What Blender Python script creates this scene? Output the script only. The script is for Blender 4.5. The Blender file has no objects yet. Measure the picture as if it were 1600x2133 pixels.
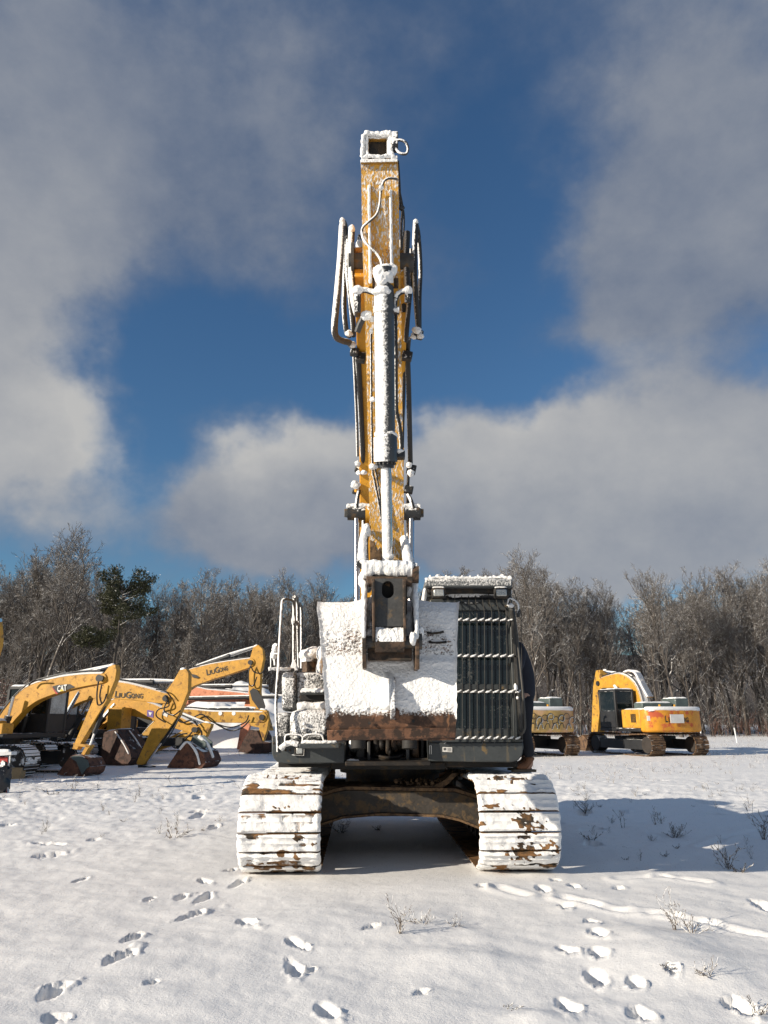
import bpy, bmesh, math, random
import numpy as np
from mathutils import Matrix, Vector

# ------------------------------------------------------------------ camera, sky, sun, exposure
SC = bpy.context.scene
COL = SC.collection
R = math.radians
CAMZ, PITCH, FPX = 1.55, R(16.0), 1500.0
cd = bpy.data.cameras.new('camera'); cam = bpy.data.objects.new('camera', cd); COL.objects.link(cam)
cam.location = (0, 0, CAMZ); cam.rotation_euler = (R(90) + PITCH, 0, 0)
cd.sensor_fit = 'HORIZONTAL'; cd.sensor_width = 36.0; cd.lens = 36.0 * FPX / 1600.0
cd.clip_start = 0.05; cd.clip_end = 6000
SC.camera = cam
SC.view_settings.view_transform = 'Standard'; SC.view_settings.look = 'None'
SC.view_settings.exposure = 0.46; SC.view_settings.gamma = 1.0; SC.view_settings.use_curve_mapping = False

SUN_EL = R(20.0); SHADOW_AZ = R(28.0)                 # shadows run 28 degrees away from +X
sdir = Vector((-math.cos(SHADOW_AZ) * math.cos(SUN_EL), -math.sin(SHADOW_AZ) * math.cos(SUN_EL), math.sin(SUN_EL)))
sl = bpy.data.lights.new('sun', 'SUN'); sl.energy = 4.5; sl.angle = R(0.6); sl.color = (1.0, 0.89, 0.74)
so = bpy.data.objects.new('sun', sl); COL.objects.link(so)
so.rotation_euler = sdir.to_track_quat('Z', 'Y').to_euler()

CP, SP = math.cos(PITCH), math.sin(PITCH)
def ray(px, py):
    cx = (px - 800.0) / FPX; cy = -(py - 1066.5) / FPX
    return Vector((cx, CP - cy * SP, SP + cy * CP))
def P(px, py, Y):
    d = ray(px, py); t = Y / d.y
    return Vector((d.x * t, Y, CAMZ + d.z * t))
def GP(px, py):
    d = ray(px, py); t = -CAMZ / d.z
    return Vector((d.x * t, d.y * t, 0))
def zc(p): return p[1] * CP + (p[2] - CAMZ) * SP
def rpx(n, p): return n * zc(p) / FPX

w = bpy.data.worlds.new('World'); SC.world = w; w.use_nodes = True
nt = w.node_tree; nt.nodes.clear()
def wn(t, **k):
    n = nt.nodes.new(t)
    for a, b in k.items(): setattr(n, a, b)
    return n
def wmath(op, a, b=None, c=None, clamp=False):
    n = wn('ShaderNodeMath', operation=op); n.use_clamp = clamp
    for i, x in enumerate((a, b, c)):
        if x is None: continue
        if isinstance(x, (int, float)): n.inputs[i].default_value = x
        else: nt.links.new(x, n.inputs[i])
    return n.outputs[0]
def wmix(f, a, b):
    n = wn('ShaderNodeMix', data_type='RGBA')
    for s, x in ((n.inputs[0], f), (n.inputs[6], a), (n.inputs[7], b)):
        if isinstance(x, (int, float)): s.default_value = x
        elif isinstance(x, tuple): s.default_value = (*x, 1)
        else: nt.links.new(x, s)
    return n.outputs[2]
SKS = 0.09
sky = wn('ShaderNodeTexSky', sky_type='NISHITA'); sky.sun_disc = False
sky.sun_elevation = SUN_EL; sky.sun_rotation = math.atan2(sdir.x, sdir.y); sky.altitude = 100
sky.air_density = 1.25; sky.dust_density = 0.35; sky.ozone_density = 2.5
tc = wn('ShaderNodeTexCoord')
sep = wn('ShaderNodeSeparateXYZ'); nt.links.new(tc.outputs['Generated'], sep.inputs[0])
U0 = wmath('ARCTAN2', sep.outputs[0], sep.outputs[1]); V0 = wmath('ARCSINE', sep.outputs[2])
def wnoise(scale, detail, rough, off=(0, 0, 0), squash=1.0):
    mp = wn('ShaderNodeMapping'); nt.links.new(tc.outputs['Generated'], mp.inputs[0])
    mp.inputs['Location'].default_value = off; mp.inputs['Scale'].default_value = (1, 1, squash)
    n = wn('ShaderNodeTexNoise'); nt.links.new(mp.outputs[0], n.inputs['Vector'])
    n.inputs['Scale'].default_value = scale; n.inputs['Detail'].default_value = detail; n.inputs['Roughness'].default_value = rough
    return n
n1 = wnoise(4.5, 5, 0.55, (3.1, 1.7, 0.4)); n1s = wn('ShaderNodeSeparateColor'); nt.links.new(n1.outputs['Color'], n1s.inputs[0])
n2 = wnoise(6.0, 10, 0.58, (9.2, 4.7, 2.4), 1.3)
n3 = wnoise(19.0, 8, 0.6, (1.2, 8.7, 5.4), 1.2)
U = wmath('ADD', U0, wmath('MULTIPLY', wmath('SUBTRACT', n1s.outputs[0], 0.5), 0.30))
V = wmath('ADD', V0, wmath('MULTIPLY', wmath('SUBTRACT', n1s.outputs[1], 0.5), 0.22))
def uv(px, py):
    d = ray(px, py).normalized(); return math.atan2(d.x, d.y), math.asin(d.z)
# px, py, half width px, half height px, cover, brightness
CLOUDS = [
    (20, 600, 165, 520, 1.0, 0.62), (60, 950, 165, 120, 1.0, 0.92), (20, 180, 330, 260, 0.7, 0.22),
    (400, 230, 320, 330, 0.62, 0.20), (540, 460, 320, 240, 0.44, 0.10), (820, 80, 300, 210, 0.32, 0.05),
    (1430, 160, 350, 330, 0.80, 0.30), (1420, 560, 330, 250, 1.0, 0.24), (1280, 700, 200, 130, 0.5, 0.2),
    (640, 975, 165, 78, 1.15, 1.0), (600, 1075, 210, 70, 0.9, 0.42), (900, 1130, 420, 90, 0.9, 0.30),
    (1190, 975, 270, 98, 1.15, 1.0), (1060, 1040, 300, 110, 0.9, 0.52), (1320, 1060, 320, 130, 1.0, 0.42),
    (1560, 900, 120, 110, 0.9, 0.66), (1300, 1170, 260, 70, 0.9, 0.6),
    (1060, 520, 120, 330, -0.5, 0.0), (330, 820, 150, 150, -0.35, 0.0), (600, 780, 230, 85, -0.5, 0.0), (1150, 790, 260, 50, -0.5, 0.0), (230, 1000, 90, 110, -0.4, 0.0), (470, 1070, 170, 75, 0.6, 0.45), (250, 1120, 200, 50, 0.3, 0.4), (880, 850, 60, 60, -0.4, 0.0)]
tot = None; bri = None
for (cx, cy, rx, ry, a, b) in CLOUDS:
    u, v = uv(cx, cy); u1, _ = uv(cx + rx, cy); _, v1 = uv(cx, cy - ry)
    su, sv = 1 / max(1e-3, abs(u1 - u)), 1 / max(1e-3, abs(v1 - v))
    du = wmath('MULTIPLY', wmath('SUBTRACT', U, u), su); dv = wmath('MULTIPLY', wmath('SUBTRACT', V, v), sv)
    q = wmath('ADD', wmath('MULTIPLY', du, du), wmath('MULTIPLY', dv, dv))
    g = wmath('MULTIPLY', wmath('EXPONENT', wmath('MULTIPLY', q, -0.85)), a)
    tot = g if tot is None else wmath('ADD', tot, g)
    if a > 0:
        gb = wmath('MULTIPLY', g, b); bri = gb if bri is None else wmath('ADD', bri, gb)
d = wmath('ADD', wmath('ADD', tot, 0.03), wmath('MULTIPLY', wmath('SUBTRACT', n2.outputs[0], 0.5), 0.95))
d = wmath('ADD', d, wmath('MULTIPLY', wmath('SUBTRACT', n3.outputs[0], 0.5), 0.34))
mr = wn('ShaderNodeMapRange', interpolation_type='SMOOTHSTEP'); nt.links.new(d, mr.inputs[0])
mr.inputs[1].default_value = -0.05; mr.inputs[2].default_value = 1.0
cover = wmath('MULTIPLY', mr.outputs[0], 0.96)
rear = wn('ShaderNodeMapRange', interpolation_type='SMOOTHSTEP'); nt.links.new(wmath('ADD', sep.outputs[1], wmath('MULTIPLY', n2.outputs[0], 0.5)), rear.inputs[0])
rear.inputs[1].default_value = 0.30; rear.inputs[2].default_value = -0.25; rear.inputs[3].default_value = 0.0; rear.inputs[4].default_value = 0.9
bb = wmath('DIVIDE', bri, wmath('MAXIMUM', tot, 0.35))
bb = wmath('ADD', bb, wmath('ADD', wmath('MULTIPLY', wmath('SUBTRACT', n2.outputs[0], 0.5), 0.6), wmath('MULTIPLY', wmath('SUBTRACT', n3.outputs[0], 0.5), 0.22)))
bb = wmath('MULTIPLY', bb, wmath('ADD', 0.35, wmath('MULTIPLY', mr.outputs[0], 0.65)), clamp=True)
K = 1.0 / SKS / 2 ** 0.47
def kc(r, g, b): return (r * K, g * K, b * K)
def s2l(r, g, b): return tuple((c / 255 / 12.92) if c < 10 else ((c / 255 + 0.055) / 1.055) ** 2.4 for c in (r, g, b))
ccol = wmix(bb, kc(*s2l(86, 104, 132)), kc(*s2l(192, 191, 189)))
# clear air: the Nishita sky, its hue pulled to the deep blue of a cold morning
skyt = wn('ShaderNodeMix', data_type='RGBA', blend_type='MULTIPLY'); skyt.inputs[0].default_value = 1.0
nt.links.new(sky.outputs[0], skyt.inputs[6]); skyt.inputs[7].default_value = (0.42, 0.62, 0.80, 1)
fin = wmix(rear.outputs[0], wmix(cover, skyt.outputs[2], ccol), kc(.27, .31, .38))      # unseen cloud tone added behind the viewer as fill light
bg = wn('ShaderNodeBackground'); nt.links.new(fin, bg.inputs[0]); bg.inputs[1].default_value = SKS
wo = wn('ShaderNodeOutputWorld'); nt.links.new(bg.outputs[0], wo.inputs[0])

# ------------------------------------------------------------------ noise
def _h(ix, iy, iz):
    n = (ix * 374761393 + iy * 668265263 + iz * 2147483647) & 0xFFFFFFFF
    n = ((n ^ (n >> 13)) * 1274126177) & 0xFFFFFFFF
    n = ((n ^ (n >> 15)) * 2246822519) & 0xFFFFFFFF
    return (n ^ (n >> 16)).astype(np.float64) / 4294967295.0
def vnoise(x, y, z=0.0):
    x, y, z = np.broadcast_arrays(np.asarray(x, float), np.asarray(y, float), np.asarray(z, float))
    fx, fy, fz = np.floor(x), np.floor(y), np.floor(z)
    ix, iy, iz = fx.astype(np.int64), fy.astype(np.int64), fz.astype(np.int64)
    u, v, t = x - fx, y - fy, z - fz
    u = u * u * u * (u * (u * 6 - 15) + 10); v = v * v * v * (v * (v * 6 - 15) + 10); t = t * t * t * (t * (t * 6 - 15) + 10)
    o = 0
    for a in (0, 1):
        for b in (0, 1):
            for c in (0, 1):
                o = o + _h(ix + a, iy + b, iz + c * 7919) * (u if a else 1 - u) * (v if b else 1 - v) * (t if c else 1 - t)
    return o
def fbm(x, y, z=0.0, oct=4, gain=0.5):
    s = 0; a = 1; tt = 0
    for i in range(oct):
        s = s + a * vnoise(x * 2 ** i + 13.7 * i, y * 2 ** i + 5.1 * i, np.asarray(z) * 2 ** i + 3.3 * i); tt += a; a *= gain
    return s / tt

SNOWTEX = bpy.data.textures.new('snow_grain', 'CLOUDS'); SNOWTEX.noise_scale = .035; SNOWTEX.noise_depth = 3
# ------------------------------------------------------------------ mesh helpers
ROOTM = {}
class MB:
    def __init__(s): s.v = []; s.f = []; s.mk = []
    def add(s, vs, fs):
        s.mk.append((len(s.v), len(s.f))); b = len(s.v); s.v.extend(Vector(x) for x in vs); s.f.extend(tuple(i + b for i in f) for f in fs); return s
    def hexa(s, p):          # p: 4 bottom + 4 top
        return s.add(p, [(3, 2, 1, 0), (4, 5, 6, 7), (0, 1, 5, 4), (1, 2, 6, 5), (2, 3, 7, 6), (3, 0, 4, 7)])
    def box(s, c, d, m=None):
        x, y, z = d[0] / 2, d[1] / 2, d[2] / 2
        p = [Vector(q) for q in ((-x, -y, -z), (x, -y, -z), (x, y, -z), (-x, y, -z), (-x, -y, z), (x, -y, z), (x, y, z), (-x, y, z))]
        if m is not None: p = [m @ q for q in p]
        return s.hexa([q + Vector(c) for q in p])
    def prism(s, pts, ext):
        n = len(pts); a = [Vector(p) for p in pts]; e = Vector(ext)
        return s.add(a + [p + e for p in a], [tuple(range(n))[::-1], tuple(range(n, 2 * n))] + [(i, (i + 1) % n, n + (i + 1) % n, n + i) for i in range(n)])
    def tube(s, pts, r, n=8, smooth=0, jit=0, seed=0):
        s.mk.append((len(s.v), len(s.f))); pts = [Vector(p) for p in pts]
        rr = list(r) if hasattr(r, '__len__') else [r] * len(pts)
        if smooth and len(pts) > 2: pts, rr = cat(pts, rr, smooth)
        rnd = random.Random(seed); prev = None; rings = []
        for i, p in enumerate(pts):
            t = (pts[min(i + 1, len(pts) - 1)] - pts[max(i - 1, 0)])
            if t.length < 1e-9: t = Vector((0, 0, 1))
            t.normalize()
            if prev is None:
                a = Vector((0, 0, 1)) if abs(t.z) < 0.9 else Vector((1, 0, 0)); x = t.cross(a).normalized()
            else:
                x = (prev - t * prev.dot(t)); x = x.normalized() if x.length > 1e-6 else t.orthogonal().normalized()
            prev = x; y = t.cross(x)
            k = rr[i] * (1 + jit * (rnd.random() - 0.5))
            rings.append([p + x * (math.cos(2 * math.pi * j / n) * k * (1 + jit * .5 * (rnd.random() - .5))) + y * (math.sin(2 * math.pi * j / n) * k) for j in range(n)])
        b = len(s.v)
        for g in rings: s.v.extend(g)
        for i in range(len(rings) - 1):
            for j in range(n):
                s.f.append((b + i * n + j, b + i * n + (j + 1) % n, b + (i + 1) * n + (j + 1) % n, b + (i + 1) * n + j))
        s.f.append(tuple(b + j for j in range(n))[::-1]); s.f.append(tuple(b + (len(rings) - 1) * n + j for j in range(n)))
        return s
    def cyl(s, a, b, r, r2=None, n=20): return s.tube([a, b], [r, r if r2 is None else r2], n)
    def ball(s, c, r, n=10, jit=0.0, seed=0, m=8):
        r = (r, r, r) if not hasattr(r, '__len__') else r; c = Vector(c); vs = []; fs = []
        for i in range(m + 1):
            th = math.pi * i / m
            for j in range(n):
                ph = 2 * math.pi * j / n; d = Vector((math.sin(th) * math.cos(ph), math.sin(th) * math.sin(ph), math.cos(th)))
                k = 1.0
                if jit: k += jit * (float(vnoise(d.x * 2.2 + seed, d.y * 2.2 + 7, d.z * 2.2 + seed * 3)) - .5) * 2
                vs.append(c + Vector((d.x * r[0], d.y * r[1], d.z * r[2])) * k)
        for i in range(m):
            for j in range(n): fs.append((i * n + j, i * n + (j + 1) % n, (i + 1) * n + (j + 1) % n, (i + 1) * n + j))
        return s.add(vs, fs)
    def grid(s, A):          # A: nu x nv x 3
        s.mk.append((len(s.v), len(s.f))); nu, nv = A.shape[:2]; b = len(s.v); s.v.extend(Vector(p) for p in A.reshape(-1, 3).tolist())
        for i in range(nu - 1):
            for j in range(nv - 1): s.f.append((b + i * nv + j, b + (i + 1) * nv + j, b + (i + 1) * nv + j + 1, b + i * nv + j + 1))
        return s
def cat(pts, rr, k):
    o = []; q = []; n = len(pts)
    for i in range(n - 1):
        a, b, c, d = pts[max(i - 1, 0)], pts[i], pts[i + 1], pts[min(i + 2, n - 1)]
        for j in range(k):
            t = j / k
            o.append(0.5 * ((2 * b) + (c - a) * t + (2 * a - 5 * b + 4 * c - d) * t * t + (3 * b - a - 3 * c + d) * t ** 3)); q.append(rr[i] * (1 - t) + rr[i + 1] * t)
    o.append(pts[-1]); q.append(rr[-1]); return o, q
def thing(name, label, cat_, loc, group=None):
    o = bpy.data.objects.new(name, None); COL.objects.link(o); o.location = loc; o.empty_display_size = .2
    o['label'] = label; o['category'] = cat_
    if group: o['group'] = group
    ROOTM[o] = Vector(loc); return o
def tag(o, label, cat_, group=None):
    o['label'] = label; o['category'] = cat_
    if group: o['group'] = group
    return o
SPLIT = {'cylinder_gland', 'mirror_clamp', 'boom_opening', 'snow_load', 'pipe_clamp', 'guard_bar', 'hose_end', 'rail_clamp', 'latch_knob', 'window_bar'}
def obj(name, mb, m, parent=None, bevel=0, smooth=35, label=None, origin=None, kind=None):
    if name in SPLIT and len(mb.mk) > 1:
        e = mb.mk[1:] + [(len(mb.v), len(mb.f))]
        for (v0, f0), (v1, f1) in zip(mb.mk, e):
            q = MB(); q.v = mb.v[v0:v1]; q.f = [tuple(i - v0 for i in f) for f in mb.f[f0:f1]]; o = obj(name, q, m, parent, bevel, smooth, label, origin, kind)
        return o
    off = Vector((0, 0, 0))
    if parent is not None: off = ROOTM[parent]
    elif origin is not None: off = Vector(origin)
    me = bpy.data.meshes.new(name); me.from_pydata([tuple(v - off) for v in mb.v], [], mb.f); me.validate(); me.update()
    o = bpy.data.objects.new(name, me); COL.objects.link(o)
    if parent is not None: o.parent = parent
    elif origin is not None: o.location = origin
    ROOTM[o] = off
    if isinstance(m, (list, tuple)):
        for x in m: me.materials.append(x)
    else: me.materials.append(m)
    if smooth:
        me.shade_smooth(); me.set_sharp_from_angle(angle=R(smooth))
    if name == 'snow_load':
        ss = o.modifiers.new('soft', 'SUBSURF'); ss.levels = 2 if parent is not None and parent.name.startswith(('tracked', 'bucket')) and len(me.vertices) < 900 else 1; ss.render_levels = ss.levels; me.shade_smooth()
        if ss.levels == 2: dm = o.modifiers.new('grain', 'DISPLACE'); dm.texture = SNOWTEX; dm.strength = .020; dm.mid_level = .55; dm.texture_coords = 'LOCAL'
        for e_ in me.edges: e_.use_edge_sharp = False
    if bevel:
        b = o.modifiers.new('bevel', 'BEVEL'); b.width = bevel; b.segments = 2; b.limit_method = 'ANGLE'; b.angle_limit = R(40)
        me.shade_smooth(); me.set_sharp_from_angle(angle=R(60))
    if label: o['label'] = label
    if kind: o['kind'] = kind
    return o
def npobj(name, V, Fq, m, attr=None, parent=None, smooth=True):
    off = ROOTM[parent] if parent is not None else Vector((0, 0, 0))
    me = bpy.data.meshes.new(name); n = len(V); k = len(Fq)
    me.vertices.add(n); me.vertices.foreach_set('co', (V - np.array(off)).astype(np.float32).ravel())
    me.loops.add(k * 4); me.loops.foreach_set('vertex_index', Fq.astype(np.int32).ravel())
    me.polygons.add(k); me.polygons.foreach_set('loop_start', np.arange(0, k * 4, 4, dtype=np.int32)); me.polygons.foreach_set('loop_total', np.full(k, 4, dtype=np.int32))
    me.update(calc_edges=True); me.validate()
    if smooth: me.shade_smooth()
    me.materials.append(m)
    if attr is not None:
        for an, av in attr.items():
            a = me.attributes.new(an, 'FLOAT', 'POINT'); a.data.foreach_set('value', av.astype(np.float32).ravel())
    o = bpy.data.objects.new(name, me); COL.objects.link(o)
    if parent is not None: o.parent = parent
    ROOTM[o] = off; return o
def gridfaces(nu, nv, base=0):
    i, j = np.meshgrid(np.arange(nu - 1), np.arange(nv - 1), indexing='ij'); a = base + i * nv + j
    return np.stack([a, a + nv, a + nv + 1, a + 1], -1).reshape(-1, 4)

# ------------------------------------------------------------------ materials
class NT:
    def __init__(s, name):
        s.m = bpy.data.materials.new(name); s.m.use_nodes = True; s.t = s.m.node_tree; s.t.nodes.clear()
        s.out = s.n('ShaderNodeOutputMaterial'); s.b = s.n('ShaderNodeBsdfPrincipled'); s.l(s.b.outputs[0], s.out.inputs[0])
        s.tc = s.n('ShaderNodeTexCoord'); s.geo = s.n('ShaderNodeNewGeometry')
    def n(s, t, **k):
        x = s.t.nodes.new(t)
        for a, b in k.items(): setattr(x, a, b)
        return x
    def l(s, a, b): s.t.links.new(a, b)
    def put(s, sock, x):
        if isinstance(x, (int, float)): sock.default_value = x
        elif isinstance(x, tuple): sock.default_value = (*x, 1) if len(x) == 3 and sock.type == 'RGBA' else x
        else: s.l(x, sock)
    def math(s, op, a, b=0.0, clamp=False):
        x = s.n('ShaderNodeMath', operation=op); x.use_clamp = clamp; s.put(x.inputs[0], a); s.put(x.inputs[1], b); return x.outputs[0]
    def mix(s, f, a, b, bt='MIX'):
        x = s.n('ShaderNodeMix', data_type='RGBA', blend_type=bt); s.put(x.inputs[0], f); s.put(x.inputs[6], a); s.put(x.inputs[7], b); return x.outputs[2]
    def mixf(s, f, a, b):
        x = s.n('ShaderNodeMix', data_type='FLOAT'); s.put(x.inputs[0], f); s.put(x.inputs[2], a); s.put(x.inputs[3], b); return x.outputs[0]
    def noise(s, scale, detail=4, rough=.5, sc=(1, 1, 1), loc=(0, 0, 0), rot=(0, 0, 0)):
        mp = s.n('ShaderNodeMapping'); s.l(s.tc.outputs['Object'], mp.inputs[0]); mp.inputs['Scale'].default_value = sc; mp.inputs['Location'].default_value = loc; mp.inputs['Rotation'].default_value = rot
        x = s.n('ShaderNodeTexNoise'); s.l(mp.outputs[0], x.inputs['Vector']); x.inputs['Scale'].default_value = scale; x.inputs['Detail'].default_value = detail; x.inputs['Roughness'].default_value = rough
        return x.outputs[0]
    def ramp(s, x, lo, hi):
        r = s.n('ShaderNodeMapRange', interpolation_type='SMOOTHSTEP'); s.put(r.inputs[0], x); r.inputs[1].default_value = lo; r.inputs[2].default_value = hi; return r.outputs[0]
    def dotn(s, d):
        x = s.n('ShaderNodeVectorMath', operation='DOT_PRODUCT'); s.l(s.geo.outputs['Normal'], x.inputs[0]); x.inputs[1].default_value = d; return x.outputs['Value']
    def bump(s, h, strength, dist, nrm=None):
        x = s.n('ShaderNodeBump'); s.put(x.inputs['Height'], h); x.inputs['Strength'].default_value = strength; x.inputs['Distance'].default_value = dist
        if nrm is not None: s.l(nrm, x.inputs['Normal'])
        return x.outputs[0]
SNOW = (0.86, 0.86, 0.85)
WIND = tuple(Vector((-0.42, -0.62, 0.66)).normalized())
def mat(name, col, rough=0.5, metal=0.0, snow=None, wdir=WIND, w=1.0, nscale=26, namp=1.0, sharp=0.12, dirt=None, damt=0.5, dscale=6, vary=0.25, sstretch=(1, 1, 1), bumps=0.6, bdist=0.012, attr=None, scratch=None, bigamp=1.0, srot=0.0):
    t = NT(name)
    v = t.noise(3.0, 6, .6, loc=(2, 5, 1)); v2 = t.noise(34.0, 4, .6)
    f = t.ramp(t.math('ADD', t.math('MULTIPLY', v, .6), t.math('MULTIPLY', v2, .4)), .30, .70)
    c = t.mix(f, tuple(x * max(.15, 1 - vary * 1.2) for x in col), tuple(min(1, x * (1 + vary * 1.4)) for x in col))
    rg = t.mixf(v2, max(.05, rough - .12), min(1, rough + .18))
    if dirt is not None:
        dn = t.noise(dscale, 9, .65, loc=(7, 3, 9)); dm = t.ramp(dn, .62 - damt * .35, .74 - damt * .35)
        c = t.mix(dm, c, dirt); rg = t.mixf(dm, rg, .85)
    h = t.math('MULTIPLY', v2, .12)
    mt = metal
    if scratch is not None:
        sn = t.noise(18, 5, .6, sc=(1, 1, .12), loc=(3, 1, 4)); c = t.mix(t.ramp(sn, .62, .68), c, scratch)
    if snow is not None:
        nA = t.noise(nscale, 5, .55, sc=sstretch, rot=(0, srot, 0)); nB = t.noise(5.0, 3, .5, loc=(4, 4, 4))
        x = t.math('ADD', t.math('MULTIPLY', t.math('SUBTRACT', nA, .5), 2.2 * namp), t.math('MULTIPLY', t.math('SUBTRACT', nB, .5), bigamp * namp))
        x = t.math('ADD', x, t.math('MULTIPLY', t.dotn(wdir), w)); x = t.math('ADD', x, snow)
        if attr:
            at = t.n('ShaderNodeAttribute'); at.attribute_name = attr; x = t.math('ADD', x, at.outputs['Fac'])
        m = t.ramp(x, -sharp, sharp)
        c = t.mix(m, c, SNOW); rg = t.mixf(m, rg, .6); mt = t.mixf(m, metal, 0.0)
        hs = t.math('ADD', t.math('MULTIPLY', nA, 1.0), t.math('MULTIPLY', t.noise(70, 3, .6), .35))
        h = t.math('ADD', h, t.math('MULTIPLY', m, t.math('ADD', .45, t.math('MULTIPLY', hs, 1.0))))
    t.put(t.b.inputs['Base Color'], c); t.put(t.b.inputs['Roughness'], rg); t.put(t.b.inputs['Metallic'], mt)
    t.l(t.bump(h, bumps, bdist), t.b.inputs['Normal'])
    return t.m

M = {}
# thick lying snow on machines
t = NT('lying_snow'); a = t.noise(22, 6, .6); b = t.noise(90, 3, .6)
t.put(t.b.inputs['Base Color'], t.mix(a, (.84, .84, .83), (.88, .88, .86))); t.b.inputs['Roughness'].default_value = .6
t.l(t.bump(t.math('ADD', a, t.math('MULTIPLY', b, .35)), .75, .02), t.b.inputs['Normal']); M['snow'] = t.m
# ground snow
t = NT('field_snow'); a = t.noise(9, 8, .6); b = t.noise(55, 5, .65); c3 = t.noise(240, 2, .6); big = t.noise(.35, 4, .5)
cc = t.mix(big, (.86, .855, .84), (.90, .89, .87)); at = t.n('ShaderNodeAttribute'); at.attribute_name = 'soil'
cc = t.mix(t.math('MULTIPLY', at.outputs['Fac'], 1.0, True), cc, (.16, .13, .10))
t.put(t.b.inputs['Base Color'], cc)
vo = t.n('ShaderNodeTexVoronoi'); t.l(t.tc.outputs['Object'], vo.inputs['Vector']); vo.inputs['Scale'].default_value = 90
sp = t.n('ShaderNodeSeparateColor'); t.l(vo.outputs['Color'], sp.inputs[0]); spk = t.math('GREATER_THAN', sp.outputs[0], .985)
t.put(t.b.inputs['Roughness'], t.mixf(spk, .62, .18)); t.b.inputs['Specular IOR Level'].default_value = .45
hh = t.math('ADD', t.math('ADD', t.math('MULTIPLY', a, .9), t.math('MULTIPLY', b, .55)), t.math('MULTIPLY', c3, .22))
t.l(t.bump(hh, .42, .020), t.b.inputs['Normal']); M['ground'] = t.m

YEL = (.62, .30, .022)
M['yellow'] = mat('boom_yellow_paint', YEL, .38, vary=.12, snow=-1.05, namp=1.0, dirt=(.25, .12, .03), damt=.15)
M['yellow_face'] = mat('boom_yellow_frosted', (.62, .33, .045), .45, vary=.2, snow=-.50, namp=1.2, nscale=46, bigamp=.9, sstretch=(1.3, 1.0, .42), w=.9, sharp=.30, srot=R(38), dirt=(.2, .1, .03), damt=.15, bumps=.8)
M['stick_side'] = mat('stick_side_yellow', (.55, .26, .02), .45, vary=.15, snow=-.95)
M['black'] = mat('black_steel', (.020, .022, .024), .45, vary=.3, snow=-.95, dirt=(.10, .065, .035), damt=.2)
M['black_snow'] = mat('black_steel_snowed', (.022, .024, .026), .45, snow=-.45, namp=.9, nscale=34)
M['grey_cyl'] = mat('cylinder_barrel', (.045, .052, .058), .4, vary=.2, snow=-.22, wdir=tuple(Vector((-.92, -.34, .22)).normalized()), w=1.4, namp=.85, nscale=50, sharp=.22, bumps=1.0)
M['dark_skirt'] = mat('dark_grey_panel', (.042, .048, .050), .42, vary=.2, snow=-1.35, dirt=(.16, .11, .05), damt=.13, dscale=9, scratch=(.09, .08, .06))
M['panel_snow'] = mat('panel_wind_snowed', (.04, .045, .048), .5, snow=-.42, namp=1.1, nscale=50, w=.85, sharp=.28, bumps=1.0, bdist=.016)
M['bucket'] = mat('bucket_rusty_steel', (.155, .074, .038), .6, metal=.15, vary=.5, dirt=(.045, .026, .018), damt=.55, dscale=11, snow=0.0, w=.35, namp=1.0, nscale=58, sharp=.30, bigamp=.5, attr='snow', bumps=.7, bdist=.012, scratch=(.20, .10, .05))
M['edge'] = mat('cutting_edge_rust', (.145, .070, .038), .55, metal=.2, vary=.5, dirt=(.045, .028, .02), damt=.5, dscale=12, scratch=(.17, .09, .05))
M['rust'] = mat('worn_brown_steel', (.10, .062, .038), .6, metal=.2, vary=.4, dirt=(.03, .025, .02), damt=.45, dscale=12)
M['link'] = mat('link_grey_steel', (.060, .060, .058), .45, metal=.2, vary=.25, dirt=(.17, .115, .06), damt=.22, dscale=7)
M['frame'] = mat('carbody_worn', (.042, .036, .030), .6, vary=.4, dirt=(.12, .082, .045), damt=.40, dscale=10)
M['mud'] = mat('dry_mud', (.17, .105, .055), .9, vary=.4, dirt=(.07, .045, .03), damt=.4, dscale=20, bdist=.02, bumps=1)
M['dark'] = mat('dark_steel_cavity_shade', (.014, .013, .012), .7, vary=.4, dirt=(.05, .035, .022), damt=.3)  # near-black steel; also stands in for shade inside openings
M['shoe'] = mat('track_shoe_snowed', (.20, .10, .035), .7, vary=.5, dirt=(.04, .03, .02), damt=.4, snow=0.0, w=.30, namp=.42, nscale=9, sharp=.14, attr='snow', bumps=1.0, bdist=.016)
M['chain'] = mat('track_chain', (.018, .015, .013), .6, metal=.3, vary=.4, dirt=(.06, .042, .026), damt=.35)
M['chrome'] = mat('chrome_rod', (.55, .55, .55), .15, metal=1.0, vary=.05)
M['rod_snow'] = mat('chrome_rod_snowed', (.45, .46, .48), .25, metal=1.0, snow=.02, wdir=tuple(Vector((-.90, -.38, .22)).normalized()), w=1.3, namp=.5, nscale=40, bumps=.8)
M['hose'] = mat('rubber_hose', (.022, .021, .020), .55, vary=.3, snow=-.50, wdir=tuple(Vector((-.70, -.35, .60)).normalized()), w=1.0, namp=.45, nscale=60)
M['hose_white'] = mat('rubber_hose_snowed', (.06, .055, .05), .55, vary=.3, snow=-.12, wdir=tuple(Vector((-.75, -.35, .55)).normalized()), w=1.1, namp=.5, nscale=60)
M['rail'] = mat('handrail_steel', (.05, .055, .055), .5, snow=-.42, wdir=tuple(Vector((-.62, -.5, .6)).normalized()), w=1.0, namp=.5, nscale=50)
M['bar'] = mat('guard_bar', (.050, .047, .042), .5, snow=-1.35, w=1.0, namp=.5, nscale=60)
t = NT('cab_glass'); t.b.inputs['Base Color'].default_value = (.010, .018, .020, 1); t.b.inputs['Roughness'].default_value = .06; t.b.inputs['Specular IOR Level'].default_value = .7
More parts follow.
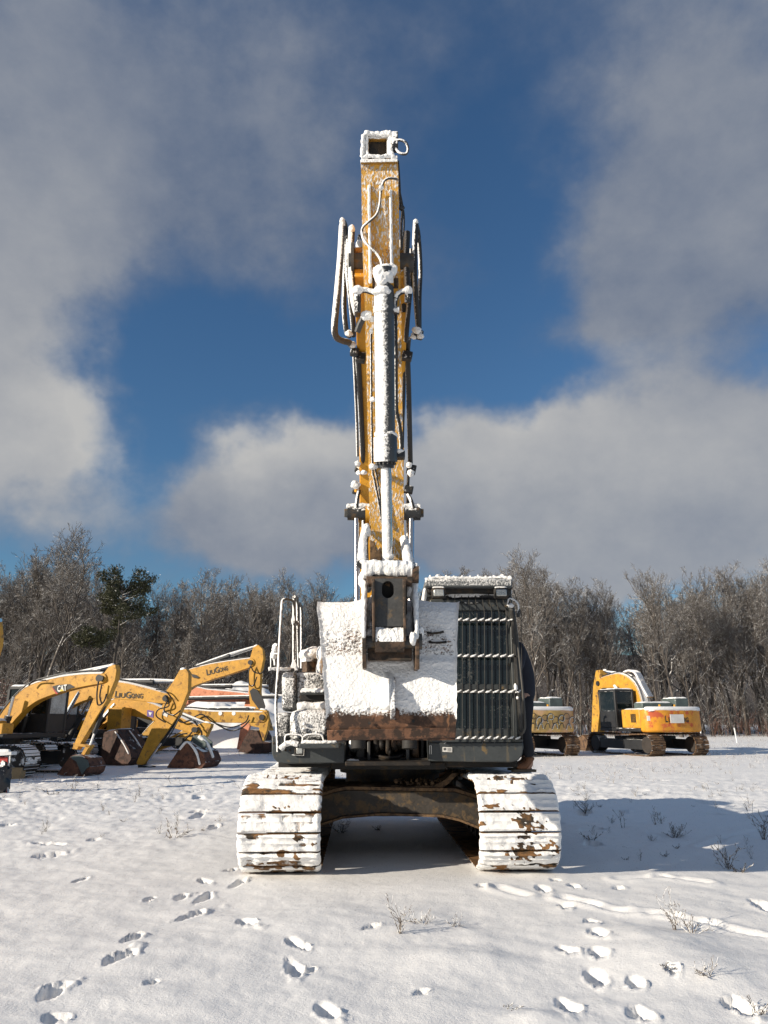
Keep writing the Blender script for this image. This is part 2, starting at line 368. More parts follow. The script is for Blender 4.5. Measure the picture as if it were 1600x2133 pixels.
fr = t.noise(38, 5, .65); fr2 = t.noise(2.2, 3, .5, loc=(1, 2, 5)); fm = t.ramp(t.math('ADD', fr, t.math('MULTIPLY', fr2, .8)), .98, 1.08)
t.put(t.b.inputs['Base Color'], t.mix(fm, (.007, .012, .013), (.05, .056, .055))); t.put(t.b.inputs['Roughness'], t.mixf(fm, .06, .7)); M['glass'] = t.m
M['lens'] = mat('lamp_lens', (.45, .46, .44), .25, metal=.5, vary=.25)
M['sticker'] = mat('white_sticker', (.68, .67, .64), .6, vary=.08)
M['ink'] = mat('sticker_print', (.10, .10, .10), .6, vary=.1)

# ------------------------------------------------------------------ the snowy field
PRINTS = []   # x, y, semi-length, semi-width, angle, depth
def pr(px, py, qx, qy, wid, depth=.058):
    a, b = GP(px, py), GP(qx, qy); c = (a + b) / 2; dd = b - a
    PRINTS.append((c.x, c.y, max(dd.length / 2, .05) * .92, wid * .62, math.atan2(dd.y, dd.x), depth))
for q in [(84, 2094, 138, 2056, .085), (206, 2024, 284, 1988, .085), (250, 1974, 298, 1952, .07), (362, 1922, 428, 1898, .08), (364, 1876, 392, 1862, .065),
          (406, 1882, 436, 1862, .08), (414, 1830, 440, 1840, .06), (478, 1850, 512, 1832, .07), (500, 1922, 530, 1936, .075), (596, 1962, 640, 1978, .05),
          (604, 2002, 620, 2036, .07), (622, 2030, 656, 2018, .045), (664, 2092, 700, 2124, .085), (470, 1814, 496, 1810, .07), (760, 1942, 794, 1936, .05),
          (92, 2128, 150, 2122, .08), (300, 2060, 330, 2048, .04),
          (1170, 1884, 1188, 1894, .085), (1220, 1916, 1246, 1926, .085), (1236, 1938, 1262, 1962, .09), (1160, 1968, 1200, 1990, .085), (1238, 1984, 1262, 2002, .085),
          (1234, 2016, 1250, 2052, .085), (1308, 2040, 1336, 2058, .08), (1168, 2078, 1210, 2112, .095), (1312, 2098, 1366, 2124, .095), (1514, 2080, 1580, 2120, .1),
          (1120, 1846, 1142, 1862, .09), (1186, 1842, 1206, 1850, .07), (996, 1852, 1012, 1858, .06), (1576, 1870, 1596, 1892, .09), (1392, 2032, 1408, 2038, .06),
          (1150, 1832, 1166, 1836, .07), (1280, 1848, 1300, 1846, .07), (868, 2068, 896, 2062, .035), (322, 1870, 300, 1880, .04), (150, 1835, 186, 1822, .05),
          (640, 1700, 655, 1690, .1), (400, 1700, 430, 1690, .12), (180, 1748, 210, 1742, .1)]:
    pr(*q)
_r = random.Random(5)
for i in range(150):        # older half-filled prints across the middle of the field
    D = 9 * (1.033 ** (i * .33)) + _r.random() * 3; x = (_r.random() * 1.5 - .75) * D
    if abs(x - .15) < 2.3 and 7.5 < D < 13: continue
    a = _r.random() * 3.1; PRINTS.append((x, D, .10 + .12 * _r.random(), .06 + .05 * _r.random(), a, .03 + .05 * _r.random()))
FURROWS = [[(1176, 1872), (1230, 1884), (1310, 1900)], [(1338, 1900), (1400, 1908), (1470, 1922), (1588, 1948)], [(1290, 1830), (1380, 1826), (1470, 1836)],
           [(1460, 1760), (1520, 1742), (1600, 1722)], [(1040, 1858), (1090, 1868)], [(0, 1660), (300, 1640), (560, 1632)], [(0, 1690), (260, 1664), (500, 1652)]]
FUR = [[GP(*p) for p in f] for f in FURROWS]
def segd(x, y, a, b):
    dx, dy = b.x - a.x, b.y - a.y; L = dx * dx + dy * dy
    t = np.clip(((x - a.x) * dx + (y - a.y) * dy) / L, 0, 1)
    return np.hypot(x - a.x - t * dx, y - a.y - t * dy)
def gh(x, y, fine=True):
    x = np.asarray(x, float); y = np.asarray(y, float)
    D = np.hypot(x, y)
    h = .10 * (fbm(x * .22, y * .22, 1.5, 3) - .5) + .075 * (fbm(x * .8 + 5, y * 1.1, 2.5, 3) - .5)
    far = np.clip((D - 9) / 8, 0, 1)
    h = h + far * .16 * (fbm(x * .30, y * 1.1, 4.5, 4) - .5)
    if fine:
        h = h + .026 * (fbm(x * 3.1, y * 3.6, 9.0, 4) - .5) + (.010 + .05 * far) * (fbm(x * 8, y * 9, 3.0, 3) - .5)
    # packed and levelled under the machines
    for (cx, cy, rx, ry) in ((.12, 10.2, 2.3, 3.0),):
        k = np.exp(-(((x - cx) / rx) ** 4 + ((y - cy) / ry) ** 4)); h = h * (1 - k * .9)
    k = np.clip((D - 18) / 6, 0, 1); h = h * (1 - .55 * k)
    # low snow ridge at the near right, and the banked ridge along the left track
    for (px, py, s, hh) in ((1400, 1990, .34, .07), (1440, 2030, .30, .06), (960, 1850, .5, .04), (330, 1985, .5, .02), (620, 1930, .6, .03), (985, 2000, .22, .04), (1120, 2120, .12, .04), (1330, 1955, .3, .05)):
        g = GP(px, py); h = h + hh * np.exp(-(((x - g.x) / (s * 1.5)) ** 2 + ((y - g.y) / s) ** 2))
    return h
def gz(x, y): return float(gh(np.array([x]), np.array([y]), False)[0])

def build_ground():
    rows = [0.6]
    while rows[-1] < 5.5e3:
        D = rows[-1]; k = .0058 if 3.6 < D < 24 else (.011 if 24 <= D < 110 else .08)
        rows.append(D * (1 + k))
    rows = np.array(rows)
    t = np.concatenate([np.linspace(-6, -.75, 30)[:-1], np.linspace(-.75, .75, 560), np.linspace(.75, 6, 30)[1:]])
    Y, T = np.meshgrid(rows, t, indexing='ij'); X = Y * T
    Z = np.zeros_like(X); near = (np.hypot(X, Y) < 140)
    Z[near] = gh(X[near], Y[near])
    soil = np.zeros_like(X)
    for (cx, cy, a, b, an, dep) in PRINTS:
        box = (np.abs(X - cx) < .9) & (np.abs(Y - cy) < .9)
        if not box.any(): continue
        x, y = X[box] - cx, Y[box] - cy; c, s = math.cos(an), math.sin(an)
        wob = 1 + 1.1 * (fbm(X[box] * 11, Y[box] * 11, cx, 3) - .5)
        u, v = (x * c + y * s) / a, (-x * s + y * c) / b
        q = np.sqrt(u * u + v * v) * wob
        k = np.clip((1.12 - q) / .30, 0, 1) * (.75 + .5 * vnoise(X[box] * 30, Y[box] * 30, 4.0)); k = k * k * (3 - 2 * k)
        Z[box] += -dep * k + .030 * np.exp(-((q - 1.32) / .26) ** 2) * (dep / .08) * np.clip(vnoise(X[box] * 26, Y[box] * 26, 2.0) - .25 + .35 * np.sign(u), 0, 1)
    for f in FUR:
        for a, b in zip(f, f[1:]):
            mx, my = max(a.x, b.x) + .6, max(a.y, b.y) + .6; nx, ny = min(a.x, b.x) - .6, min(a.y, b.y) - .6
            box = (X < mx) & (X > nx) & (Y < my) & (Y > ny); d = segd(X[box], Y[box], a, b)
            Z[box] += np.minimum(0, -.022 * np.exp(-(d / .05) ** 2)) + .016 * np.exp(-((d - .11) / .05) ** 2)
    # track ruts pressed beside the crawlers
    n0 = X.size
    V = np.stack([X.ravel(), Y.ravel(), Z.ravel()], -1)
    F_ = gridfaces(len(rows), len(t))[:, ::-1]
    # snow behind the viewpoint
    ex = np.array([[x * .6 * 60, -60 + 0 * x, 0.0] for x in np.linspace(-6, 6, len(t))])
    V = np.concatenate([V, ex]); i = np.arange(len(t) - 1); F2 = np.stack([n0 + i, i, i + 1, n0 + i + 1], -1)[:, ::-1]
    F_ = np.concatenate([F_, F2])
    o = npobj('snowy_ground', V, F_[:, ::-1], M['ground'])
    # make the normals face up
    me = o.data
    if me.polygons[len(me.polygons) // 2].normal.z < 0: me.flip_normals()
    o['kind'] = 'structure'
build_ground()

# snow bank piled at the far end of the yard
def mound(name, cx, cy, rx, ry, h, seed):
    n = 90; u = np.linspace(-1, 1, n); A, B = np.meshgrid(u, u, indexing='ij')
    q = np.clip(1 - np.hypot(A, B), 0, 1); X = cx + A * rx; Y = cy + B * ry
    Z = h * (q ** .55) * (.75 + .5 * fbm(X * .7, Y * .7, seed, 4)) + .35 * (fbm(X * 2.2, Y * 2.2, seed, 4) - .5) * (q > 0) * np.minimum(1, q * 6) - .05
    npobj(name, np.stack([X.ravel(), Y.ravel(), Z.ravel()], -1), gridfaces(n, n), M['ground'])
    bpy.context.scene.objects[name]['kind'] = 'structure'
mound('snow_bank', -9.3, 47, 7.5, 5.5, 3.7, 3.0)

# ------------------------------------------------------------------ bare winter trees
M['bark'] = mat('bark_grey', (.095, .080, .068), .85, vary=.35, snow=-.70, wdir=(-.25, -.25, .93), w=1.0, namp=.5, nscale=3, bumps=.3)
M['twig'] = mat('twig_grey', (.118, .105, .094), .85, vary=.30, snow=-.78, wdir=(-.25, -.25, .93), w=1.0, namp=.6, nscale=2, bumps=.1)
M['bark_dark'] = mat('bark_dark', (.045, .038, .032), .85, vary=.35, snow=-.75, wdir=(-.2, -.2, .95), w=1.0, namp=.5, nscale=3)
M['twig_red'] = mat('twig_russet', (.15, .075, .052), .85, vary=.35, snow=-.95, wdir=(0, -.2, .97), namp=.5, nscale=2)
M['needles'] = mat('pine_needles', (.050, .052, .022), .8, vary=.5, snow=-1.05, wdir=(0, -.2, .97), namp=.8, nscale=2)

def tubes(segs, n=3):
    """segs: list of (p0, p1, r0, r1) -> V, F arrays"""
    S = np.array([[*a, *b, r0, r1] for a, b, r0, r1 in segs]); a, b = S[:, :3], S[:, 3:6]
    t = b - a; t /= np.linalg.norm(t, axis=1, keepdims=True) + 1e-9
    ref = np.where(np.abs(t[:, 2:3]) < .9, np.array([[0, 0, 1.]]), np.array([[1., 0, 0]]))
    x = np.cross(t, ref); x /= np.linalg.norm(x, axis=1, keepdims=True); y = np.cross(t, x)
    V = []
    for e, r in ((a, S[:, 6]), (b, S[:, 7])):
        for j in range(n):
            th = 2 * math.pi * j / n; V.append(e + (x * math.cos(th) + y * math.sin(th)) * r[:, None])
    V = np.stack(V, 1); N = len(S); base = (np.arange(N) * 2 * n)[:, None]; F = []
    for j in range(n): F.append(base + np.array([[j, (j + 1) % n, n + (j + 1) % n, n + j]]))
    return V.reshape(-1, 3), np.stack(F, 1).reshape(-1, 4)

def grow_tree(seed, H, spread=1.0, first=.30, bushy=1.0, lean=.04, limbs=15, minr=.011):
    rnd = random.Random(seed); big = []; fine = []
    def rv(s): return Vector((rnd.gauss(0, s), rnd.gauss(0, s), rnd.gauss(0, s)))
    def branch(p, d, L, r, lvl):
        n = (5, 5, 4, 3, 2)[lvl] if lvl < 5 else 2; out = big if lvl <= 1 else fine
        kids = (0, int(7 * bushy), int(5 * bushy), 4, 0)[lvl] if lvl < 5 else 0
        pts = [p]; q = p.copy(); dd = d.copy()
        for i in range(n):
            dd = (dd + rv(.16 + .03 * lvl) + Vector((0, 0, .17 if lvl < 3 else .10))).normalized(); q = q + dd * (L / n); pts.append(q.copy())
        for i in range(n):
            r0 = max(minr, r * (1 - .75 * i / n)); r1 = max(minr * .8, r * (1 - .75 * (i + 1) / n)); out.append((tuple(pts[i]), tuple(pts[i + 1]), r0, r1))
        for k in range(kids):
            u = .22 + .78 * (k + rnd.random()) / kids; i = min(n - 1, int(u * n)); b = pts[i].lerp(pts[i + 1], u * n - i)
            ax = (pts[i + 1] - pts[i]).normalized(); side = ax.cross(rv(1)).normalized(); an = rnd.uniform(.32, .78)
            nd = (ax * math.cos(an) + side * math.sin(an)).normalized()
            branch(b, nd, L * rnd.uniform(.38, .62) * (1.15 - .45 * u), max(minr, r * .48 * (1.1 - .5 * u)), lvl + 1)
    n = 10; p = Vector((0, 0, -.2)); d = Vector((rnd.gauss(0, lean), rnd.gauss(0, lean), 1)).normalized(); pts = [p.copy()]
    r0 = H * .0095 + .03
    for i in range(n):
        d = (d + rv(.055) + Vector((0, 0, .06))).normalized(); p = p + d * (H * .86 / n); pts.append(p.copy())
    for i in range(n): big.append((tuple(pts[i]), tuple(pts[i + 1]), r0 * (1 - .085 * i), r0 * (1 - .085 * (i + 1))))
    for k in range(limbs):
        u = first + (1 - first) * ((k + rnd.random()) / limbs) ** .85; u = min(u, .999); i = min(n - 1, int(u * n)); b = pts[i].lerp(pts[i + 1], u * n - i)
        az = k * 2.4 + rnd.random(); an = rnd.uniform(.35, .85) * (1.15 - .5 * u)
        nd = Vector((math.cos(az) * math.sin(an), math.sin(az) * math.sin(an), math.cos(an)))
        branch(b, nd, H * rnd.uniform(.20, .34) * spread * (1.25 - .55 * u), r0 * .52 * (1.15 - .75 * u), 1)
    return big, fine
def mesh_of(name, segs, m, n=3):
    V, F = tubes(segs, n); me = bpy.data.meshes.new(name); k = len(F)
    me.vertices.add(len(V)); me.vertices.foreach_set('co', V.astype(np.float32).ravel())
    me.loops.add(k * 4); me.loops.foreach_set('vertex_index', F.astype(np.int32).ravel())
    me.polygons.add(k); me.polygons.foreach_set('loop_start', np.arange(0, k * 4, 4, dtype=np.int32)); me.polygons.foreach_set('loop_total', np.full(k, 4, dtype=np.int32))
    me.update(calc_edges=True); me.shade_smooth(); me.materials.append(m); return me
VAR = []
for i in range(12):
    H = (15.5, 14, 16.5, 13, 15, 17, 12.5, 14.5, 16, 15, 13.5, 14)[i]
    big, fine = grow_tree(100 + i, H, spread=(1, .85, 1.15, .9, .75, 1.1, 1.05, .8, .95, 1.2, .9, 1)[i], first=(.34, .3, .28, .38, .45, .3, .2, .4, .35, .24, .3, .42)[i], bushy=(1, 1.15, 1, 1.2, 1, 1.1, 1.1, 1, 1.2, 1, 1.1, 1)[i])
    VAR.append((mesh_of('trunk', big, M['bark'], 5), mesh_of('crown', fine, M['twig'], 3), H, big, fine))
def place_tree(vi, x, y, rz, s, label, group='bare deciduous trees of the wood behind the yard', cat_='tree', name='bare_tree'):
    r = thing(name, label, cat_, (x, y, 0), group); r.rotation_euler.z = rz; r.scale = (s, s, s)
    a = bpy.data.objects.new('trunk', VAR[vi][0]); COL.objects.link(a); a.parent = r
    b = bpy.data.objects.new('crown', VAR[vi][1]); COL.objects.link(b); b.parent = r
    return r
rnd = random.Random(77)
def top_px(px):      # treeline of the photograph, in px of the full picture
    T = [(-400, 1180), (0, 1165), (60, 1112), (120, 1140), (190, 1175), (250, 1225), (330, 1235), (380, 1205), (450, 1195), (520, 1200), (570, 1190), (640, 1215), (700, 1225), (800, 1215), (880, 1205), (960, 1180), (1050, 1172), (1110, 1160), (1160, 1180), (1210, 1212), (1300, 1225), (1380, 1210), (1450, 1195), (1530, 1180), (1600, 1170), (2000, 1160)]
    for (a, b), (c, d_) in zip(T, T[1:]):
        if a <= px <= c: return b + (d_ - b) * (px - a) / (c - a)
    return 1190
def hgt(px, D): return CAMZ + D * math.tan(PITCH - math.atan((top_px(px) - 1066.5) / FPX))
SPECIAL = {3: 'tall bare tree with fine upswept twigs, highest of the wood above the row of yellow machines'}
ROW0 = []
nrow = [(70, 35), (74, 39), (79, 38), (85, 36), (92, 32), (100, 31), (110, 31), (122, 30)]
for ri, (D0, n) in enumerate(nrow):
    for k in range(n):
        tt = (k + rnd.uniform(-.38, .38)) / (n - 1) * 2 - 1; x = tt * D0 * .66; y = D0 + rnd.uniform(-2, 2)
        px = 800 + FPX * x / (y * .965); hh = hgt(px, y) * rnd.uniform(.86, 1.02)
        if ri == 0: hh *= rnd.uniform(.72, 1.0)
        if ri >= 3: hh *= .90 - .03 * (ri - 3)
        vi = rnd.randrange(12); s = hh / VAR[vi][2]
        if ri == 0:
            lab = 'bare grey tree at the front edge of the wood with snow on its limbs'
        elif ri < 4: lab = 'bare grey tree inside the wood, its trunk partly hidden by others'
        else: lab = 'bare grey tree deep in the wood, only its upper twigs showing'
        o_ = place_tree(vi, x, y, rnd.uniform(0, 6.28), s * .97, lab)
        if ri == 0: ROW0.append((px, o_))
ORD = ['first', 'second', 'third', 'fourth', 'fifth', 'sixth', 'seventh', 'eighth', 'ninth']
for (p0, p1, where) in ((0, 130, 'behind the black-badged arm'), (130, 300, 'behind the level lettered arm'), (300, 560, 'behind the highest lettered arm'), (560, 720, 'behind the tall handrails'), (720, 890, 'behind the big raised arm'),
                        (890, 1095, 'behind the caged cab'), (1095, 1240, 'behind the graffiti rear'), (1240, 1450, 'behind the lettered rear'), (1450, 1605, 'right of the lettered rear')):
    for i, (px, o_) in enumerate(sorted([q for q in ROW0 if p0 <= q[0] < p1], key=lambda q: q[0])): o_['label'] = 'bare tree at the wood edge, %s from left of those %s' % (ORD[min(i, 8)], where)
def tree_at(px, top, D, vi, label, rz=0.):
    x = (px - 800) / FPX * (D * .965); hh = CAMZ + D * math.tan(PITCH - math.atan((top - 1066.5) / FPX))
    return place_tree(vi, x, D, rz, hh / VAR[vi][2], label)
tree_at(75, 1108, 66, 4, 'tallest bare tree of the wood, thin upswept twigs above the black-badged boom', 1)
tree_at(1115, 1182, 66, 9, 'broad bare tree with long snow-lined limbs right beside the caged cab', 2)
tree_at(1415, 1190, 64, 5, 'pale-barked bare tree with a forked trunk behind the rear of the parked excavator', 3)
tree_at(600, 1188, 66, 7, 'bare tree with a rounded twiggy top directly above the tall handrail', .4)
tree_at(440, 1196, 67, 1, 'bare tree with a dense fan of twigs above the highest lettered boom', 2.2)

# woods going on behind, and the brush between the trunks: nobody could count these
def far_woods():
    Vs = []; Fs = []; b = 0; r = random.Random(9)
    for k in range(70):
        vi = r.randrange(12); segs = VAR[vi][3] + VAR[vi][4][::3]; V, F = tubes(segs, 3); V = V.copy()
        V[:, :2] *= 1.0; s = r.uniform(.85, 1.05); a = r.uniform(0, 6.28); D = r.uniform(128, 175)
        c, s_ = math.cos(a), math.sin(a); x = V[:, 0] * c - V[:, 1] * s_; y = V[:, 0] * s_ + V[:, 1] * c
        X0 = r.uniform(-.68, .68) * D; px = 800 + FPX * X0 / (D * .965); s = hgt(px, D) * .86 / VAR[vi][2]
        W = np.stack([x * s + X0, y * s + D, V[:, 2] * s], -1); Vs.append(W); Fs.append(F + b); b += len(W)
    o = npobj('distant_woods', np.concatenate(Vs), np.concatenate(Fs), M['twig']); o['kind'] = 'stuff'
far_woods()
M['ridge'] = mat('ridge_woodland', (.060, .052, .048), .95, vary=.6, bumps=.2)
def ridge():      # low wooded rise closing the view behind the wood
    n = 260; x = np.linspace(-420, 420, n); A, B = np.meshgrid(x, np.linspace(0, 1, 14), indexing='ij')
    Y = 190 + B * 160; Z = -1 + (21 + 4 * fbm(A * .03, 0 * A, 3.0, 3) + 1.5 * fbm(A * .5, B * 9, 1.0, 3)) * np.sin(np.clip(B * 2.2, 0, 1) * math.pi / 2)
    o = npobj('hill', np.stack([A.ravel(), Y.ravel(), Z.ravel()], -1), gridfaces(n, 14), M['ridge']); o['kind'] = 'structure'
ridge()
def brush(name, n, y0, y1, hmax, m, seed, xr=.68):
    r = random.Random(seed); segs = []
    for k in range(n):
        y = r.uniform(y0, y1); x = r.uniform(-xr, xr) * y; h = r.uniform(.35, 1.0) ** 1.3 * hmax; p = Vector((x, y, -.05)); d = Vector((r.gauss(0, .22), r.gauss(0, .22), 1)).normalized(); rr = r.uniform(.010, .032)
        for i in range(5):
            q = p + d * (h / 5); segs.append((tuple(p), tuple(q), rr * (1 - i * .15), rr * (1 - (i + 1) * .15)))
            for j in range(2 if i else 0):
                e = (d + Vector((r.gauss(0, .7), r.gauss(0, .7), r.gauss(0.1, .4)))).normalized(); L = h * r.uniform(.10, .28); q2 = q + e * L
                segs.append((tuple(q), tuple(q2), rr * .55, .007)); e2 = (e + Vector((r.gauss(0, .5), r.gauss(0, .5), .2))).normalized(); q3 = q2 + e2 * L * .6
                segs.append((tuple(q2), tuple(q3), .010, .006))
            p = q; d = (d + Vector((r.gauss(0, .14), r.gauss(0, .14), .08))).normalized()
    V, F = tubes(segs, 3); o = npobj(name, V, F, m); o['kind'] = 'stuff'
brush('undergrowth', 2600, 66, 96, 5.0, M['twig'], 3)
brush('undergrowth', 900, 64, 76, 2.4, M['twig_red'], 4)
brush('saplings', 900, 67, 110, 9.0, M['bark'], 6)

# ------------------------------------------------------------------ the big excavator facing the camera
EX = thing('tracked_excavator', 'big snow-plastered crawler excavator standing head-on in the middle, long arm raised and bucket curled', 'excavator', (.084, 10.2, 0))
UC, UYAW = Vector((.084, 10.2, 0)), R(1.9)
cu, su = math.cos(UYAW), math.sin(UYAW)
def UP(x, y, z): return Vector((UC.x + x * cu - y * su, UC.y + x * su + y * cu, z))

def track_loop(hl, r, zcn, pitch):
    """closed path of a crawler: list of (y, z, tangent angle)"""
    Lst = 2 * hl; Larc = math.pi * r; T = 2 * (Lst + Larc); n = int(round(T / pitch)); o = []
    for i in range(n):
        s = i * T / n
        if s < Lst: o.append((-hl + s, zcn - r, 0.0)); continue
        s -= Lst
        if s < Larc: a = s / r; o.append((hl + r * math.sin(a), zcn - r * math.cos(a), a)); continue
        s -= Larc
        if s < Lst: o.append((hl - s, zcn + r - .035 * math.sin(math.pi * s / Lst), math.pi)); continue
        s -= Lst; a = math.pi + s / r; o.append((-hl + r * math.sin(a), zcn - r * math.cos(a), a))
    return o, T / n
PATCH = [(1105, 1718, 30, 25), (1092, 1778, 33, 17), (1158, 1768, 15, 11), (1008, 1722, 7, 7), (1060, 1640, 40, 5), (1030, 1690, 22, 4), (618, 1744, 10, 8), (612, 1786, 8, 9), (652, 1758, 5, 4), (578, 1690, 12, 4), (580, 1778, 10, 4), (520, 1742, 9, 4), (600, 1628, 60, 8), (560, 1800, 30, 2)]
def crawler(lx, side):
    path, pt = track_loop(1.84, .42, .475, .178); W = .84; nx, nv = 44, 12
    VV = []; FF = []; AT = []; b = 0; rnd = random.Random(int(lx * 100))
    for (ly, lz, a) in path:
        ca, sa = math.cos(a), math.sin(a)   # tangent (y,z)=(cos a, sin a); outward normal = (sin a, -cos a)
        wob = rnd.uniform(-.006, .006)
        uu = np.linspace(-W / 2, W / 2, nx); vv = np.linspace(-.5, .5, nv) * (pt - .007)
        A, B = np.meshgrid(uu, vv, indexing='ij')
        t = B / pt
        gr = .020 * (np.exp(-((t + .40) / .07) ** 2) + .7 * np.exp(-((t + .03) / .06) ** 2) + .6 * np.exp(-((t - .36) / .07) ** 2))
        sid = ly * 3.1 + lz * 5.7
        patch = fbm(A * 6 + sid * 11, t * 1.1 + sid * 5, sid + lx, 3)
        patch2 = fbm(A * 9 + sid * 3, t * 2.5, sid + 4 + lx, 3)
        cov = np.clip((.60 - patch) * 10, -1, 1) * .5 + .30
        if lz > .80: cov = cov - .9 * np.clip((fbm(A * 2.5 + sid * 7, t * 5, sid + 9, 3) - .50) * 6, 0, 1)
        edge = np.clip((np.abs(t) - .40) / .10, 0, 1)
        cov = cov - 1.1 * np.clip(1 - np.abs(t - .16) / .035, 0, 1) * np.clip((fbm(A * 3 + sid, t * 1.5, sid + 2, 2) - .45) * 8, 0, 1)
        cov = cov - .8 * edge * np.clip((patch2 - .46) * 7, 0, 1) - (.0 if (lz > .12) else .5)
        if a > math.pi * 1.02: cov = cov + .12
        elif a > .1 and a < math.pi * .98: cov = cov - .1
        under = 1.0 if (lz > .12) else 0.0
        th = .030 + wob + gr * .8 + under * np.clip(cov, 0, 1) * (.022 * fbm(A * 14 + sid, t * 4, sid, 3) + .010) * np.clip((.5 - np.abs(t)) / .06, .35, 1)
        Yw = UC.y + (lx + A) * su + (ly + B * ca) * cu; Xw = UC.x + (lx + A) * cu - (ly + B * ca) * su; Zw = lz + B * sa
        if ly < -1.75:
            for (qx, qy, rx_, rz_) in PATCH:
                g_ = P(qx, qy, 7.78); qd = np.hypot((Xw - g_.x) / (rx_ / 205), (Zw - g_.z) / (rz_ / 205)); cov = cov - 2.4 * np.clip(1.05 - qd + (fbm(Xw * 30, Zw * 44, 3.0, 4) - .5) * 3.2, 0, 1)
        endr = np.clip((W / 2 - np.abs(A)) / .03, 0, 1) ** .5; th = th * (.35 + .65 * endr) + .006 * (vnoise(A * 60, t * 8, sid) - .5)
        Y = ly + B * ca + th * sa; Z = lz + B * sa - th * ca; X = lx + A + (vnoise(t * 5 + sid, sid * 7, 1.0) - .5) * .012 * (np.abs(A) > W / 2 - .02)
        top = np.stack([UC.x + X * cu - Y * su, UC.y + X * su + Y * cu, Z], -1)
        Yb = ly + B * ca; Zb = lz + B * sa
        bot = np.stack([UC.x + X * cu - Yb * su, UC.y + X * su + Yb * cu, Zb], -1)
        n = nx * nv; VV += [top.reshape(-1, 3), bot.reshape(-1, 3)]
        AT += [cov.ravel(), np.full(n, -1.5)]
        FF += [gridfaces(nx, nv, b), gridfaces(nx, nv, b + n)[:, ::-1]]
        rim = [i * nv for i in range(nx)] + [(nx - 1) * nv + j for j in range(1, nv)] + [i * nv + nv - 1 for i in range(nx - 2, -1, -1)] + [j for j in range(nv - 2, 0, -1)]
        q = np.array([[rim[k], rim[(k + 1) % len(rim)], rim[(k + 1) % len(rim)] + n, rim[k] + n] for k in range(len(rim))]) + b
        FF.append(q); b += 2 * n
    o = npobj('track', np.concatenate(VV), np.concatenate(FF), M['shoe'], {'snow': np.concatenate(AT) * 1.0}, parent=EX)
    o.data.set_sharp_from_angle(angle=R(50)); o['label'] = 'crawler track caked in snow with rust showing through' + (' near the cab' if lx > 0 else ' below the handrails')
    mb = MB()               # chain links inside the shoes
    for (ly, lz, a) in path:
        m = Matrix.Rotation(UYAW, 3, 'Z') @ Matrix.Rotation(a, 3, 'X')
        for dx in (-.09, .09): mb.box(UP(lx + dx, ly - .05 * math.sin(a), lz + .05 * math.cos(a)), (.05, .19, .09), m)
    obj('track_chain', mb, M['chain'], EX)
    fr = MB()
    for (y0, y1, z0, z1, w_) in ((-1.45, 1.40, .26, .66, .36), (-1.6, 1.5, .34, .56, .44)):
        fr.hexa([UP(lx + sx * w_ / 2, y, z) for z in (z0, z1) for (sx, y) in ((-1, y0), (1, y0), (1, y1), (-1, y1))])
    obj('track_frame', fr, M['chain'], EX, bevel=.02)
    for nm, ly, rr in (('idler_wheel', -1.72, .335), ('drive_sprocket', 1.72, .33)):
        mb = MB(); mb.cyl(UP(lx - .07, ly, .475), UP(lx + .07, ly, .475), rr, n=32); mb.cyl(UP(lx - .13, ly, .475), UP(lx + .13, ly, .475), .15, n=20); obj(nm, mb, M['chain'], EX)
    for k in range(8):
        mb = MB(); y = -1.32 + k * .37; mb.cyl(UP(lx - .15, y, .19), UP(lx + .15, y, .19), .095, n=16); obj('track_roller', mb, M['chain'], EX)
crawler(-1.222, -1); crawler(1.235, 1)

# car body: arched cross beams, dirt on top, swing ring
def beam(pts, y, dep, nm):
    mb = MB(); mb.prism([P(a, b, y) for a, b in pts], (0, dep, 0)); o = obj(nm, mb, M['frame'], EX, bevel=.012); return o
bt = [(655, 1664), (696, 1650), (722, 1645), (948, 1649), (995, 1664), (1004, 1668)]
bb_ = [(1004, 1730), (997, 1722), (957, 1706), (921, 1698), (795, 1694), (714, 1701), (667, 1716), (655, 1720)]
beam(bt + bb_, 9.02, .42, 'cross_beam')
mb = MB()
for (a, b) in zip(bt, bt[1:]):
    p, q = P(*a, 8.985), P(*b, 8.985); mb.hexa([p + Vector((0, 0, -.0)), q, q + Vector((0, .5, 0)), p + Vector((0, .5, 0)), p + Vector((0, 0, .035)), q + Vector((0, 0, .035)), q + Vector((0, .5, .035)), p + Vector((0, .5, .035))])
for (a, b) in zip(bb_, bb_[1:]):
    p, q = P(*a, 8.985), P(*b, 8.985); mb.hexa([p + Vector((0, 0, -.025)), q + Vector((0, 0, -.025)), q + Vector((0, .5, -.025)), p + Vector((0, .5, -.025)), p, q, q + Vector((0, .5, 0)), p + Vector((0, .5, 0))])
obj('beam_flange', mb, M['mud'], EX)
mb = MB(); mb.hexa([UP(x, y, z) for z in (.42, .72) for (x, y) in ((-.62, -.9), (.62, -.9), (.62, .9), (-.62, .9))]); mb.hexa([UP(x, y, z) for z in (.40, .70) for (x, y) in ((-.95, .75), (.95, .75), (.95, 1.15), (-.95, 1.15))])
obj('car_body', mb, M['frame'], EX, bevel=.03)
mb = MB()      # caked dirt on the beam
n = 60; A, B = np.meshgrid(np.linspace(-.98, .98, n), np.linspace(0, .62, 24), indexing='ij')
Z = .775 + .07 * np.clip(A - .45, 0, .3) / .3 * 1.6 + .10 * np.exp(-((A - .80) / .16) ** 2) + .05 * (fbm(A * 6, B * 6, 2., 4) - .3) - .30 * np.clip(np.abs(A) - .84, 0, 1) - .07 * (B < .02)
Z = np.minimum(Z, .93); X = UC.x + .05 + A; mb.grid(np.stack([X, 9.03 + B, Z], -1)); obj('dirt_cake', mb, M['mud'], EX)
rnd = random.Random(4); mb = MB()
